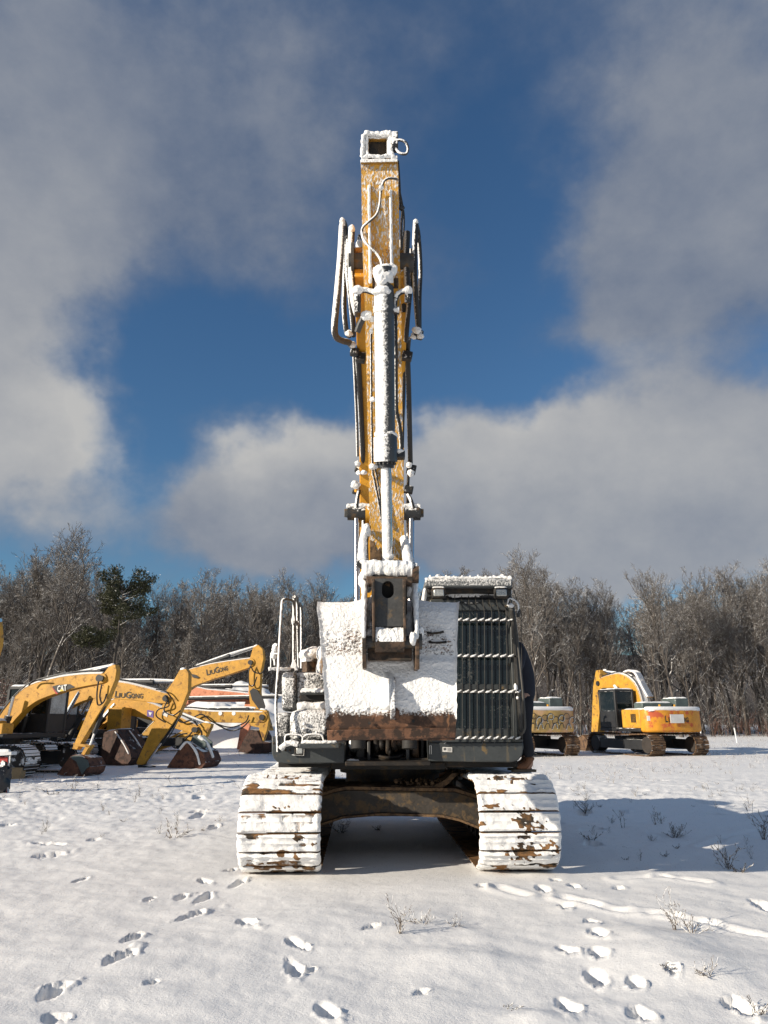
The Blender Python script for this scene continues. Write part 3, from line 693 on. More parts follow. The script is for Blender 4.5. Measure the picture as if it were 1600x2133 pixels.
for k in range(90):
    a = rnd.uniform(.0, .92); mb.ball(UP(a, -1.15 + rnd.random() * .35, .80 + .10 * max(0, (a - .5)) + rnd.random() * .04 + (.06 if a > .7 else 0)), rnd.uniform(.008, .026), n=6, m=4, jit=.4, seed=k)
obj('dirt_crumbs', mb, M['mud'], EX, kind='stuff')
mb = MB(); c = UP(0, 0, 0)
for (r, z0, z1) in ((.62, .70, .90), (.70, .875, .955), (.64, .95, 1.0)): mb.cyl((c.x + .03, c.y, z0), (c.x + .03, c.y, z1), r, n=48)
obj('swing_ring', mb, M['frame'], EX)
rnd = random.Random(8); mb = MB()
for k in range(40):
    a = 2 * math.pi * k / 40; q = Vector((c.x + .03 + .665 * math.cos(a), c.y + .665 * math.sin(a), .96)); mb.cyl(q, q + Vector((0, 0, .03)), .018, n=6)
obj('bolt_ring', mb, M['dark'], EX)

# upper structure: deck, skirts, engine house, counterweight
XL, XR = -1.27, 1.585
mb = MB(); mb.box((.16, 10.55, 1.06), (2.75, 3.6, .10)); mb.box((.05, 9.2, 1.03), (1.30, 1.0, .08)); obj('deck_plate', mb, M['dark'], EX, bevel=.01)
SKY_ = 8.55
mb = MB(); mb.prism([P(*p, SKY_) for p in [(566, 1534), (566, 1570), (570, 1580), (577, 1587), (589, 1591), (718, 1590), (718, 1546), (600, 1548), (588, 1544), (582, 1534)][::-1]], (0, .9, 0)); skl = obj('side_skirt', mb, M['dark_skirt'], EX, bevel=.012)
mb = MB(); mb.prism([P(*p, SKY_) for p in [(893, 1547), (893, 1586), (1064, 1588), (1080, 1584), (1088, 1573), (1091, 1558), (1090, 1546)]], (0, .9, 0)); skr = obj('side_skirt', mb, M['dark_skirt'], EX, bevel=.012)
mb = MB(); mb.prism([P(*p, SKY_ - .008) for p in [(922, 1556), (922, 1566), (942, 1567), (942, 1557)]], (0, .006, 0)); st = obj('sticker', mb, M['sticker'], skr)
mb = MB(); mb.prism([P(*p, SKY_ - .012) for p in [(924, 1558), (924, 1563), (929, 1563), (929, 1558)]], (0, .003, 0))
for k in range(3): mb.prism([P(*p, SKY_ - .012) for p in [(932, 1559 + 2.4 * k), (932, 1560 + 2.4 * k), (940, 1560 + 2.4 * k), (940, 1559 + 2.4 * k)]], (0, .003, 0))
obj('print', mb, M['ink'], skr)
mb = MB(); mb.tube([P(894.8, 1553, SKY_ - .01), P(898.5, 1553, SKY_ - .01), P(898.5, 1571, SKY_ - .01), P(894.8, 1571, SKY_ - .01), P(894.8, 1553, SKY_ - .01)], .0035, 5); obj('slot_plate', mb, M['sticker'], skr)
mb = MB(); mb.box(P(624, 1565, SKY_ - .01), (.115, .05, .105)); obj('lamp_recess', mb, M['dark'], skl, bevel=.01)
mb = MB(); mb.box(P(624, 1564, SKY_ - .035), (.07, .02, .065)); obj('side_lamp', mb, M['lens'], skl, bevel=.008)
mb = MB(); mb.tube([P(x, y, SKY_ - .03) for x, y in [(608, 1573), (633, 1574), (634, 1554)]], .006, 6); obj('lamp_guard', mb, M['rail'], skl)
mb = MB()
for x, y in ((583, 1556), (595, 1563), (604, 1563), (570, 1548)): mb.ball(P(x, y, SKY_ - .005), .012, n=8, m=6)
obj('bolt_pattern', mb, M['rust'], skl)

mb = MB(); mb.box((-.35, 11.2, 1.60), (1.75, 2.0, 1.0)); obj('engine_hood', mb, M['panel_snow'], EX, bevel=.08)
mb = MB(); mb.box((.95, 11.5, 1.50), (1.25, 1.5, .80)); obj('pump_housing', mb, M['yellow'], EX, bevel=.06)
mb = MB()
pts = []
for k in range(13):
    a = math.pi * k / 12; pts.append(Vector((.16 + 1.42 * math.cos(a), 12.15 + .75 * math.sin(a) ** .7, 1.12)))
mb.prism(pts, (0, 0, 1.02)); obj('counterweight', mb, M['yellow'], EX, bevel=.05)

# stepped tool boxes on the left side, plastered with wind-blown snow
def slab(x0, y0, x1, y1, Y, dep, nm, m=M['panel_snow'], bev=.05):
    mb = MB(); mb.prism([P(*p, Y) for p in [(x0, y0), (x0, y1), (x1, y1), (x1, y0)]], (0, dep, 0)); return obj(nm, mb, m, EX, bevel=bev)
slab(586, 1400, 618, 1482, 8.98, .9, 'tool_box'); slab(616, 1401, 690, 1483, 9.05, .8, 'tool_box', bev=.03)
slab(572, 1484, 604, 1550, 8.78, 1.2, 'fuel_tank', bev=.045); slab(602, 1478, 690, 1552, 8.70, 1.2, 'battery_box', bev=.09)
slab(624, 1440, 690, 1460, 8.98, .1, 'handle_recess_shade', M['dark'], .01)  # black box painted in for the shade of the handle recess
def snow_bar(nm, pts, r, par=EX, jit=.35, n=10, seed=1, m=None, k=5):
    mb = MB(); mb.tube(pts, r, n, smooth=k, jit=jit, seed=seed); return obj(nm, mb, m or M['snow'], par, smooth=60)
snow_bar('grab_bar', [P(627, 1442, 8.92), P(690, 1441, 8.92)], .035, m=M['rail'], jit=0)
snow_bar('snow_load', [P(626, 1439, 8.93), P(655, 1438, 8.93), P(692, 1438, 8.93)], .030, seed=3)
snow_bar('snow_load', [P(618, 1472, 8.96), P(650, 1471, 8.96), P(692, 1471, 8.96)], .055, seed=4)
snow_bar('grab_bar', [P(594, 1545, 8.56), P(596, 1532, 8.56), P(612, 1530, 8.56), P(630, 1534, 8.56), P(630, 1550, 8.56), P(632, 1536, 8.56), P(645, 1530, 8.56), P(668, 1531, 8.56), P(674, 1540, 8.56), P(674, 1548, 8.56)], .012, m=M['hose_white'], jit=.1)
mb = MB(); mb.box(P(667, 1553, 8.42), (.44, .30, .05)); obj('step_plate', mb, M['dark_skirt'], EX, bevel=.01)
snow_bar('snow_load', [P(629, 1549, 8.40), P(640, 1546, 8.38), P(670, 1547, 8.36), P(702, 1545, 8.38)], .026, seed=5)
snow_bar('snow_load', [P(585, 1560, 8.52), P(594, 1551, 8.50), P(606, 1547, 8.50), P(622, 1551, 8.50)], .035, seed=6)
mb = MB()
for x, y in ((632, 1519), (676, 1516), (634, 1508), (660, 1527)): mb.ball(P(x, y, 8.67), .022, n=8, m=6, jit=.2, seed=x)
obj('latch_knob', mb, M['snow'], EX)
# handrails
def rail(nm, pts, r=.017, m=None, k=5, n=9): mb = MB(); mb.tube(pts, r, n, smooth=k); return obj(nm, mb, m or M['rail'], EX, smooth=60)
rail('handrail', [P(579, 1566, 8.55), P(578, 1540, 8.55), P(575, 1470, 8.6), P(579, 1400, 8.65), P(583, 1330, 8.7), P(587, 1262, 8.75), P(589, 1251, 8.78), P(594, 1248, 8.80), P(606, 1250, 8.95), P(611, 1254, 9.05), P(612, 1266, 9.1), P(612, 1300, 9.1), P(612, 1340, 9.1), P(612, 1378, 9.1)])
snow_bar('snow_load', [P(577.5, 1420, 8.60), P(580, 1390, 8.61), P(582, 1340, 8.66), P(585.5, 1280, 8.70), P(588, 1253, 8.73)], .011, seed=9, jit=.6)
rail('handrail', [P(616, 1392, 9.6), P(614, 1300, 9.6), P(613, 1250, 9.6), P(613, 1243, 9.6), P(617, 1245, 9.9), P(619.5, 1256, 10.1), P(620, 1320, 10.1), P(622, 1392, 10.1)], .022)
rail('handrail', [P(622, 1392, 10.3), P(622, 1300, 10.3), P(622, 1258, 10.3), P(626, 1262, 10.6), P(628, 1275, 10.7), P(628, 1392, 10.7)], .02)
rail('mid_rail', [P(612, 1294, 9.1), P(622, 1303, 10.1)], .03, m=M['hose_white'])
mb = MB()
for x, y, Y in ((611.5, 1292, 9.05), (620.5, 1303, 9.6)): mb.ball(P(x, y, Y), (.03, .03, .06), n=8, m=6, jit=.3, seed=x)
obj('rail_clamp', mb, M['hose_white'], EX)
mb = MB(); mb.prism([P(*p, 9.08) for p in [(602, 1398), (623, 1398), (615, 1374), (610, 1374)]], (0, .03, 0)); obj('rail_gusset', mb, M['hose_white'], EX, bevel=.008)
rail('platform_rail', [P(560, 1395, 8.9), P(585, 1395, 8.95), P(612, 1395, 9.05)], .020)
snow_bar('snow_load', [P(559, 1393.5, 8.88), P(575, 1393, 8.9), P(590, 1393.5, 8.93), P(606, 1393, 9.0)], .022, seed=12)
rail('mirror_bracket', [P(565, 1392, 8.9), P(565, 1366, 8.9), P(568, 1363, 8.9), P(575, 1362, 8.8), P(579, 1362, 8.7)], .012)
rail('mirror_bracket', [P(573, 1386, 8.9), P(571, 1362, 8.9), P(569, 1352, 8.9), P(573, 1344, 8.9), P(579, 1344, 8.8)], .016, m=M['hose_white'])
mb = MB(); mb.ball(P(570, 1365, 8.9), (.045, .04, .05), jit=.3, seed=2); mb.ball(P(573, 1350, 8.9), (.04, .03, .06), jit=.3, seed=5); obj('snow_load', mb, M['snow'], EX)
# air pre-cleaner
mb = MB(); mb.cyl(P(646, 1400, 9.8), P(646, 1375, 9.8), .105, n=24); pc = obj('exhaust_stack', mb, M['rust'], EX)
mb = MB(); mb.cyl(P(646, 1379, 9.8), P(646, 1373, 9.8), .118, n=24); obj('stack_rim', mb, M['hose_white'], pc)
mb = MB()
q = P(648, 1365, 9.85); mb.ball(q, (.17, .2, .085), n=18, m=10, jit=.12, seed=3); mb.ball(P(655, 1360, 9.85), (.14, .2, .08), n=18, m=10, jit=.1, seed=6); obj('snow_load', mb, M['snow'], EX)
mb = MB(); mb.ball(P(667, 1390, 9.3), (.05, .09, .14), n=12, m=8, jit=.25, seed=4); mb.ball(P(670, 1362, 9.3), (.07, .09, .10), n=12, m=8, jit=.25, seed=8); obj('snow_load', mb, M['snow'], EX)

# centre bay between the skirts: boom foot, hoses
mb = MB()
for (x0, x1, y0, y1, Y) in ((742, 760, 1535, 1586, 8.9), (765, 772, 1545, 1586, 8.7), (846, 853, 1545, 1588, 8.7), (858, 871, 1535, 1588, 8.85), (876, 884, 1540, 1586, 8.95)):
    mb.prism([P(x0, y0, Y), P(x0, y1, Y), P(x1, y1, Y), P(x1, y0, Y)], (0, .7, 0))
obj('boom_foot_bracket', mb, M['link'], EX, bevel=.01)
mb = MB(); mb.box((.05, 9.75, 1.35), (1.0, .05, .7)); obj('bulkhead', mb, M['dark'], EX)
mb = MB(); mb.box(P(808, 1589, 8.62), (.95, .35, .05)); obj('bay_sill', mb, M['chain'], EX, bevel=.01)
snow_bar('snow_load', [P(722, 1586, 8.6), P(735, 1584, 8.58), P(748, 1586, 8.6)], .018, seed=21)
for i, (x, y0, y1, rr, mm) in enumerate(((784, 1540, 1566, .033, 'hose'), (795, 1540, 1560, .034, 'hose'), (808, 1540, 1568, .03, 'rust'), (822, 1540, 1560, .034, 'rust'), (832, 1540, 1556, .030, 'rust'), (864, 1540, 1576, .045, 'rust'), (736, 1542, 1560, .05, 'rail'), (812, 1550, 1574, .02, 'hose'))):
    mb = MB(); mb.tube([P(x - 3, y0 - 15, 9.2), P(x, y0, 8.9), P(x, (y0 + y1) / 2, 8.78), P(x + 1, y1, 8.85), P(x + 2, y1 + 6, 9.3)], rr, 10, smooth=5); obj('hydraulic_hose', mb, M['chain' if mm == 'hose' else mm], EX, smooth=60)
mb = MB(); mb.tube([P(780, 1572, 8.8), P(800, 1578, 8.75), P(826, 1578, 8.75), P(842, 1572, 8.8)], .02, 8, smooth=5); obj('hydraulic_hose', mb, M['chain'], EX)

# ------------------------------------------------------------------ cab with its front guard
CX0, CX1 = .50, 1.545
cab = obj('cab', (lambda b: (b.box(((CX0 + CX1) / 2, 9.45, 1.24), (CX1 - CX0, 1.75, .16)), b.box(((CX0 + CX1) / 2, 9.5, 3.0), (CX1 - CX0, 1.7, .14)),
    *[b.box((x, y, 2.13), (.09, .09, 1.66)) for x in (CX0 + .045, CX1 - .045) for y in (8.66, 10.28)],
    b.box((CX1 - .03, 9.55, 2.13), (.06, .09, 1.66)), b.box(((CX0 + CX1) / 2, 8.64, 1.90), (CX1 - CX0 - .1, .07, .07)), b.box(((CX0 + CX1) / 2, 8.64, 2.86), (CX1 - CX0 - .1, .06, .14)),
    b.box(((CX0 + CX1) / 2, 8.64, 1.37), (CX1 - CX0 - .1, .06, .14)), b.box(((CX0 + CX1) / 2, 10.3, 1.7), (CX1 - CX0 - .1, .05, .8)), b)[-1])(MB()), M['dark_skirt'], EX, bevel=.012)
def pane(a, b, c_, d_): mb = MB(); mb.prism([a, b, c_, d_], (0, .012, 0)); return obj('window', mb, M['glass'], cab, smooth=0)
pane(Vector((CX0 + .09, 8.625, 1.93)), Vector((CX1 - .09, 8.625, 1.93)), Vector((CX1 - .09, 8.64, 2.80)), Vector((CX0 + .09, 8.64, 2.80)))
pane(Vector((CX0 + .09, 8.625, 1.43)), Vector((CX1 - .09, 8.625, 1.43)), Vector((CX1 - .09, 8.625, 1.87)), Vector((CX0 + .09, 8.625, 1.87)))
for x in (CX0 + .01, CX1 - .02):
    for (y0, y1) in ((8.72, 9.5), (9.6, 10.23)):
        mb = MB(); mb.box((x, (y0 + y1) / 2, 2.12), (.01, y1 - y0, 1.6)); obj('window', mb, M['glass'], cab, smooth=0)
mb = MB(); mb.box((1.0, 9.75, 1.60), (.5, .5, .14)); mb.box((1.0, 9.98, 2.0), (.46, .14, .75)); mb.box((1.0, 9.98, 2.48), (.26, .10, .2)); obj('operator_seat', mb, M['dark'], EX, bevel=.04)
# roof guard
mb = MB(); mb.prism([P(*p, 8.40) for p in [(886, 1206), (885, 1222), (1068, 1223), (1068, 1206)]], (0, 1.9, 0)); obj('roof_guard', mb, mat('roof_guard_paint', (.10, .11, .115), .5, snow=-.62, nscale=50, namp=.9, w=.8, sharp=.3), EX, bevel=.02)
mb = MB(); mb.prism([P(*p, 8.50) for p in [(889, 1222), (893, 1234), (1062, 1234), (1069, 1222)]], (0, .9, 0)); obj('roof_visor', mb, M['dark'], EX, bevel=.01)
snow_bar('snow_load', [P(885, 1206, 8.42), P(915, 1204, 8.44), P(960, 1204.5, 8.44), P(1010, 1204, 8.44), P(1048, 1203, 8.44), P(1067, 1205, 8.42)], .020, seed=31, jit=.5)
mb = MB(); g0, g1 = P(887, 1205, 8.45), P(1067, 1205, 8.45)
A, B = np.meshgrid(np.linspace(0, 1, 60), np.linspace(0, 1, 40), indexing='ij')
mb.grid(np.stack([g0.x + (g1.x - g0.x) * A, 8.42 + 1.85 * B, g0.z + .01 + .035 * fbm(A * 20, B * 20, 1., 3) - .03 * (np.minimum(np.minimum(A, 1 - A), np.minimum(B, 1 - B)) < .02)], -1)); obj('snow_load', mb, M['snow'], EX)
mb = MB()
for k in range(11): x = 896 + k * 16.6; mb.ball(P(x, 1202.5 - (1.5 if k in (1, 9) else 0), 8.5), (.035 if k in (1, 9) else .016, .05, .022), n=10, m=6, jit=.3, seed=k)
obj('snow_load', mb, M['snow'], EX)
mb = MB(); mb.tube([P(886, 1222, 8.55), P(884, 1245, 8.6), P(880, 1262, 8.7)], .035, 8, jit=.4, seed=3); obj('snow_load', mb, M['snow'], EX)
# curved hood snow seen behind the bars
mb = MB(); mb.tube([P(925, 1243, 8.70), P(960, 1240, 8.66), P(1000, 1240, 8.66), P(1035, 1243, 8.70)], .05, 10, smooth=6, jit=.2, seed=2); obj('rain_hood', mb, mat('rain_hood_frost', (.03, .03, .035), .4, snow=-.35, namp=.7), EX)
mb = MB(); mb.tube([P(905, 1262, 8.68), P(925, 1252, 8.64), P(980, 1258, 8.62), P(1030, 1252, 8.64), P(1052, 1262, 8.68)], .018, 8, smooth=6); obj('wiper_arm', mb, M['black'], EX)
# guard
mb = MB(); mb.tube([P(918, 1229, 8.72), P(1056, 1229, 8.72)], .014, 6); guard = obj('front_guard', mb, M['bar'], EX)
mb = MB()
for k in range(12):      # each bar is a flat on edge
    a, c_, e_ = P(916 + 15.7 * k, 1541, 8.44), P(917.5 + 15.3 * k, 1277, 8.46), P(920 + 13.7 * k, 1229, 8.66)
    for p, q in ((a, c_), (c_, e_)):
        mb.hexa([p + Vector((-.0035, 0, 0)), p + Vector((.0035, 0, 0)), p + Vector((.0035, .014, 0)), p + Vector((-.0035, .014, 0)), q + Vector((-.0035, 0, 0)), q + Vector((.0035, 0, 0)), q + Vector((.0035, .014, 0)), q + Vector((-.0035, .014, 0))])
obj('guard_bar', mb, M['bar'], guard)
for y, x0, x1 in ((1294, 944, 1073), (1369, 944, 1079), (1443.5, 942, 1084), (1540, 906, 1088)):
    mb = MB(); a, b = P(x0, y, 8.45), P(x1, y, 8.45); mb.hexa([a, b, b + Vector((0, .06, 0)), a + Vector((0, .06, 0)), a + Vector((0, 0, .018)), b + Vector((0, 0, .018)), b + Vector((0, .06, .018)), a + Vector((0, .06, .018))]); obj('cross_bar', mb, M['bar'], guard)
    mb = MB(); rnd = random.Random(y)
    for k in range(12):
        xa = 916 + 15.6 * k - (y < 1500) * 0; xb = xa + 15.6
        if xb > x1 + 4 or xa < x0 - 8: continue
        pts = [P(xa + 1, y - 1, 8.455), P(xa + 6, y - 2.2, 8.46), P(xa + 10, y - 3.2, 8.46), P(min(xb - 1, x1), y - 6.5, 8.47)]
        mb.tube(pts, [.010, .014, .015, .008], 7, smooth=3, jit=.4, seed=k + int(y))
    obj('snow_load', mb, M['snow'], guard)
mb = MB()
a, b = P(1066, 1270, 8.45), P(1087, 1541, 8.45); mb.hexa([a + Vector((-.012, 0, 0)), a + Vector((.012, 0, 0)), a + Vector((.012, .06, 0)), a + Vector((-.012, .06, 0)), b + Vector((-.012, 0, 0)), b + Vector((.012, 0, 0)), b + Vector((.012, .06, 0)), b + Vector((-.012, .06, 0))][4:] + [a + Vector((-.012, 0, 0)), a + Vector((.012, 0, 0)), a + Vector((.012, .06, 0)), a + Vector((-.012, .06, 0))])
obj('guard_frame', mb, M['bar'], guard)
# side pillar strip and the bowed grab rail at the door
mb = MB(); mb.prism([P(*p, 8.52) for p in [(1062, 1262), (1070, 1545), (1090, 1545), (1080, 1330), (1072, 1262)]], (0, .12, 0)); obj('door_pillar', mb, M['dark_skirt'], EX, bevel=.008)
rail('door_handrail', [P(1066, 1264, 8.42), P(1074, 1300, 8.38), P(1083, 1380, 8.35), P(1090, 1450, 8.33), P(1093.5, 1505, 8.33), P(1092, 1521, 8.34), P(1087, 1528, 8.38), P(1082, 1522, 8.44)], .014, m=M['bar'])
rail('mirror_arm', [P(1058, 1262, 8.4), P(1060, 1249, 8.4), P(1066, 1248, 8.4), P(1076, 1254, 8.38), P(1080, 1262, 8.36), P(1080.5, 1274, 8.36)], .013, m=M['black_snow'])
mb = MB(); mb.box(P(1079.5, 1279, 8.36), (.035, .05, .075)); mb.ball(P(1064, 1262, 8.42), (.035, .04, .03), n=10, m=6); obj('mirror_clamp', mb, M['black'], EX, bevel=.006)
mb = MB(); mb.ball(P(1064.5, 1262, 8.38), (.036, .03, .026), n=10, m=6, jit=.3); mb.ball(P(1074, 1432, 8.42), (.022, .03, .04), n=10, m=6, jit=.3); mb.ball(P(1078, 1454, 8.42), (.014, .02, .016), n=8, m=5, jit=.3); obj('snow_load', mb, M['snow'], EX)
# work lamps
for x in (913.5, 1043.5):
    c_ = P(x, 1236, 8.30)
    mb = MB(); mb.box(c_, (.165, .09, .122)); lamp = obj('work_lamp', mb, M['dark'], EX, bevel=.022)
    mb = MB(); mb.box(c_ + Vector((0, -.047, 0)), (.120, .02, .078)); obj('lens', mb, M['lens'], lamp, bevel=.016)
    mb = MB(); mb.tube([c_ + Vector((-.07, .0, .066)), c_ + Vector((0, .0, .070)), c_ + Vector((.07, .0, .066))], .014, 8, smooth=3, jit=.3, seed=int(x)); obj('snow_load', mb, M['snow'], lamp)
    mb = MB(); mb.cyl(c_ + Vector((0, .03, .02)), c_ + Vector((0, .22, .10)), .018, n=8); obj('bracket', mb, M['black'], lamp)

# ------------------------------------------------------------------ boom, lift cylinders, stick
STK = .3706; STN = Vector((0, 1, STK)).normalized()      # stick front face plane: y + STK z = 8.412
def PS(px, py, off=0.0):
    d = ray(px, py); k = (8.412 - off * math.hypot(1, STK) - STK * CAMZ) / (d.y + STK * d.z)
    return Vector((d.x * k, d.y * k, CAMZ + d.z * k))
mb = MB(); bx0, bx1 = -.315, .255
cl = [(9.0, 1.45, .22), (9.18, 2.4, .30), (9.32, 3.4, .36), (9.30, 4.3, .40), (8.95, 5.05, .40), (8.2, 5.65, .33), (7.3, 6.05, .27), (6.62, 6.22, .22)]
pts = [Vector((a, b, 0)) for a, b, c in cl]; sm, hw = cat(pts, [c for *_, c in cl], 6)
up = []; dn = []
for i, p in enumerate(sm):
    t = (sm[min(i + 1, len(sm) - 1)] - sm[max(i - 1, 0)]).normalized(); n_ = Vector((-t.y, t.x, 0)); up.append(p + n_ * hw[i]); dn.append(p - n_ * hw[i])
tip = [Vector((6.62 + .22 * math.cos(a), 6.22 + .22 * math.sin(a), 0)) for a in [R(x) for x in (100, 130, 160, 190, 220, 250)]]
prof = dn + tip[::-1] * 0 + up[::-1]
mb.prism([Vector((bx0, p.x, p.y)) for p in prof], (bx1 - bx0, 0, 0)); boom = obj('boom', mb, M['yellow'], EX, bevel=.012)
mb = MB(); mb.cyl((bx0 - .06, 6.62, 6.20), (bx1 + .06, 6.62, 6.20), .10, n=24); mb.cyl((bx0 - .03, 6.66, 6.24), (bx0, 6.66, 6.24), .20, n=28); obj('stick_pin', mb, M['link'], EX)
# stick: rails down the frosted front face, box behind
fl = [(752, 333), (753.5, 430), (756, 540), (760, 650), (763, 760), (766, 900), (768.5, 1030), (770, 1100), (771, 1200)]
fr_ = [(829, 333), (831, 430), (833, 540), (836, 650), (837, 760), (839, 900), (841, 1030), (842, 1100), (843, 1200)]
back = [.42, .55, .72, .62, .52, .46, .40, .38, .34]
A = []
for (a, b, k) in zip(fl, fr_, back):
    p, q = PS(*a), PS(*b); A.append((p, q, q + STN * k, p + STN * k))
mb = MB(); n_ = len(A)
mb.add([x for r in A for x in r], [(i * 4 + j, i * 4 + (j + 1) % 4, i * 4 + 4 + (j + 1) % 4, i * 4 + 4 + j) for i in range(n_ - 1) for j in range(4)] + [(0, 3, 2, 1), tuple((n_ - 1) * 4 + j for j in range(4))])
stick = obj('stick', mb, M['stick_side'], EX, bevel=.012)
mb = MB(); G_ = []
for i in range(n_ - 1):
    for k in range(12):
        u = k / 12; a = Vector((*fl[i], 0)).lerp(Vector((*fl[i + 1], 0)), u); b = Vector((*fr_[i], 0)).lerp(Vector((*fr_[i + 1], 0)), u)
        G_.append([tuple(PS(a.x + (b.x - a.x) * v, a.y, .008)) for v in np.linspace(.0, 1, 14)])
mb.grid(np.array(G_)); obj('frosted_face', mb, M['yellow_face'], stick)
# dirt at the stick foot
mb = MB(); mb.prism([PS(*p, .016) for p in [(771, 1125), (771, 1168), (795, 1168), (792, 1140), (785, 1150), (778, 1128)]], STN * .005); obj('grease_stain', mb, M['mud'], stick)
# two lug rails that carry the bucket cylinder
for (xa, xb, tops) in ((766, 773, (385, 604)), (811, 818, (395, 600))):
    mb = MB(); rows = [(tops[0], .02), (tops[0] + 50, .05), (500, .09), (560, .20), (590, .30), (tops[1], .18)]
    L_ = []; 
    for (y, o_) in rows: L_.append((PS(xa + (y - 385) * .012, y, o_), PS(xb + (y - 385) * .012, y, o_), PS(xb + (y - 385) * .012, y, -.02), PS(xa + (y - 385) * .012, y, -.02)))
    m_ = len(L_); mb.add([x for r in L_ for x in r], [(i * 4 + j, i * 4 + (j + 1) % 4, i * 4 + 4 + (j + 1) % 4, i * 4 + 4 + j) for i in range(m_ - 1) for j in range(4)] + [(3, 2, 1, 0), tuple((m_ - 1) * 4 + j for j in range(4))])
    obj('lug_plate', mb, mat('lug_yellow', YEL, .45, snow=-.35, w=1.0, namp=.6), EX, bevel=.006)
    snow_bar('snow_load', [PS((xa + xb) / 2 + (y - 385) * .012 - 1, y, o_ + .004) for (y, o_) in rows[:-1]], .014, seed=xa, jit=.6)
# head frame of the stick, thick with snow
hd = mat('stick_head_snow', (.30, .16, .03), .5, snow=.05, w=.7, namp=.5, nscale=30, bumps=.9)
mb = MB()
for (x0, x1, y0, y1, o0) in ((755, 768, 277, 330, 0), (806, 818, 275, 330, 0), (766, 808, 277, 290, -.02)):
    mb.prism([PS(x0, y0, o0), PS(x1, y0, o0), PS(x1, y1, o0), PS(x0, y1, o0)], STN * .34)
obj('stick_head', mb, hd, EX, bevel=.012)
mb = MB(); mb.prism([PS(764, 284, -.08), PS(810, 284, -.08), PS(810, 330, -.08), PS(764, 330, -.08)], STN * .03); obj('head_opening_shade', mb, M['dark'], EX)  # near-black sheet stands in for the shade inside the head opening
snow_bar('snow_load', [PS(757, 279, .01), PS(756, 305, .015), PS(754, 328, .015)], .022, seed=41, jit=.5)
snow_bar('snow_load', [PS(765, 284, .005), PS(764, 305, .005), PS(766, 326, .01)], .018, seed=42, jit=.5)
snow_bar('snow_load', [PS(808, 283, .01), PS(815, 277, .01), PS(814, 300, .015), PS(816, 324, .015)], .024, seed=43, jit=.5)
snow_bar('snow_load', [PS(758, 277, .0), PS(780, 279, .0), PS(800, 280, .0), PS(816, 275, .0)], .026, seed=44, jit=.6)
snow_bar('snow_load', [PS(753, 330, .02), PS(770, 325, .03), PS(790, 327, .03), PS(810, 325, .03), PS(828, 330, .02)], .022, seed=45, jit=.5)
mb = MB(); mb.prism([PS(751, 331, .05), PS(829, 330, .05), PS(829, 338, .05), PS(751, 339, .05)], STN * .4); obj('head_flange', mb, hd, EX, bevel=.008)
mb = MB(); mb.box(PS(823, 296, .0), (.06, .12, .16)); obj('hose_port', mb, M['black_snow'], EX, bevel=.01)
def hose(nm, pts, r, m='hose', k=6, n=8): mb = MB(); mb.tube(pts, r, n, smooth=k); return obj(nm, mb, M[m], EX, smooth=60)
hose('hose_loop', [PS(820, 300, .02), PS(826, 293, .05), PS(836, 292, .06), (PS(846, 298, .06)), PS(850, 310, .05), PS(846, 320, .05), PS(836, 320, .05), PS(828, 314, .04), PS(824, 303, .03)], .013, 'hose_white')
hose('cable', [PS(828, 373, .02), PS(812, 371, .05), PS(800, 377, .07), PS(795, 390, .07), PS(793, 400, .04), PS(791, 425, .04), PS(784, 447, .06), PS(768, 462, .10), PS(757, 472, .06), PS(754, 484, .03), PS(758, 500, .10), PS(770, 514, .12), PS(786, 530, .13), PS(794, 545, .16), PS(796, 562, .2)], .013, 'hose_white')
mb = MB(); mb.ball(PS(794, 391, .08), .026, n=10, m=6, jit=.3); obj('cable_clamp', mb, M['snow'], EX)
hose('cable', [PS(829, 335, -.05), PS(832, 380, -.05), PS(834, 425, -.06), PS(838, 440, -.05), PS(836, 470, -.06), PS(836, 520, -.06)], .012)
hose('cable', [PS(833, 400, -.06), PS(841, 445, -.06), PS(841, 480, -.06), PS(837, 500, -.06)], .010)
mb = MB(); mb.ball(PS(837, 433, -.04), .03, n=8, m=6, jit=.2); obj('cable_tie', mb, M['black'], EX)
# bucket cylinder
def CYo(y): return .21 + (y - 560) * (.30 - .21) / 400 if y < 960 else .30 + (y - 960) * .10 / 210
def CYP(x, y, e=0): return PS(x, y, CYo(y) + e)
mb = MB(); mb.tube([CYP(800, 612), CYP(803.5, 962)], [rpx(21, CYP(800, 612)), rpx(20, CYP(803, 962))], 32); obj('bucket_cylinder', mb, M['grey_cyl'], EX)
mb = MB(); mb.tube([CYP(800.5, 638), CYP(800.7, 652)], rpx(22.5, CYP(800, 640)), 28); mb.tube([CYP(801, 906), CYP(803, 910), CYP(803.5, 962), CYP(803.5, 963)], [rpx(21, CYP(803, 950)), rpx(24.5, CYP(803, 950)), rpx(24.5, CYP(803, 950)), rpx(20, CYP(803, 950))], 32); obj('cylinder_gland', mb, M['grey_cyl'], EX)
mb = MB(); mb.tube([CYP(804, 963), CYP(804, 975)], rpx(17, CYP(804, 968)), 28); obj('rod_seal', mb, M['black'], EX)
mb = MB()
for k in range(14):
    a = 2 * math.pi * k / 14; c_ = CYP(803.5, 964); ax = (CYP(803.5, 980) - c_).normalized(); s1 = Vector((1, 0, 0)); s2 = ax.cross(s1).normalized(); q = c_ + (s1 * math.cos(a) + s2 * math.sin(a)) * .092; mb.cyl(q, q + ax * .02, .012, n=6)
obj('bolt_ring', mb, M['link'], EX)
mb = MB(); mb.tube([CYP(804.5, 975), CYP(808, 1175)], rpx(11, CYP(806, 1070)), 20); obj('cylinder_rod', mb, M['rod_snow'], EX)
snow_bar('snow_load', [CYP(812, 1150, .02), CYP(809, 1168, .02)], .06, seed=51, jit=.3)
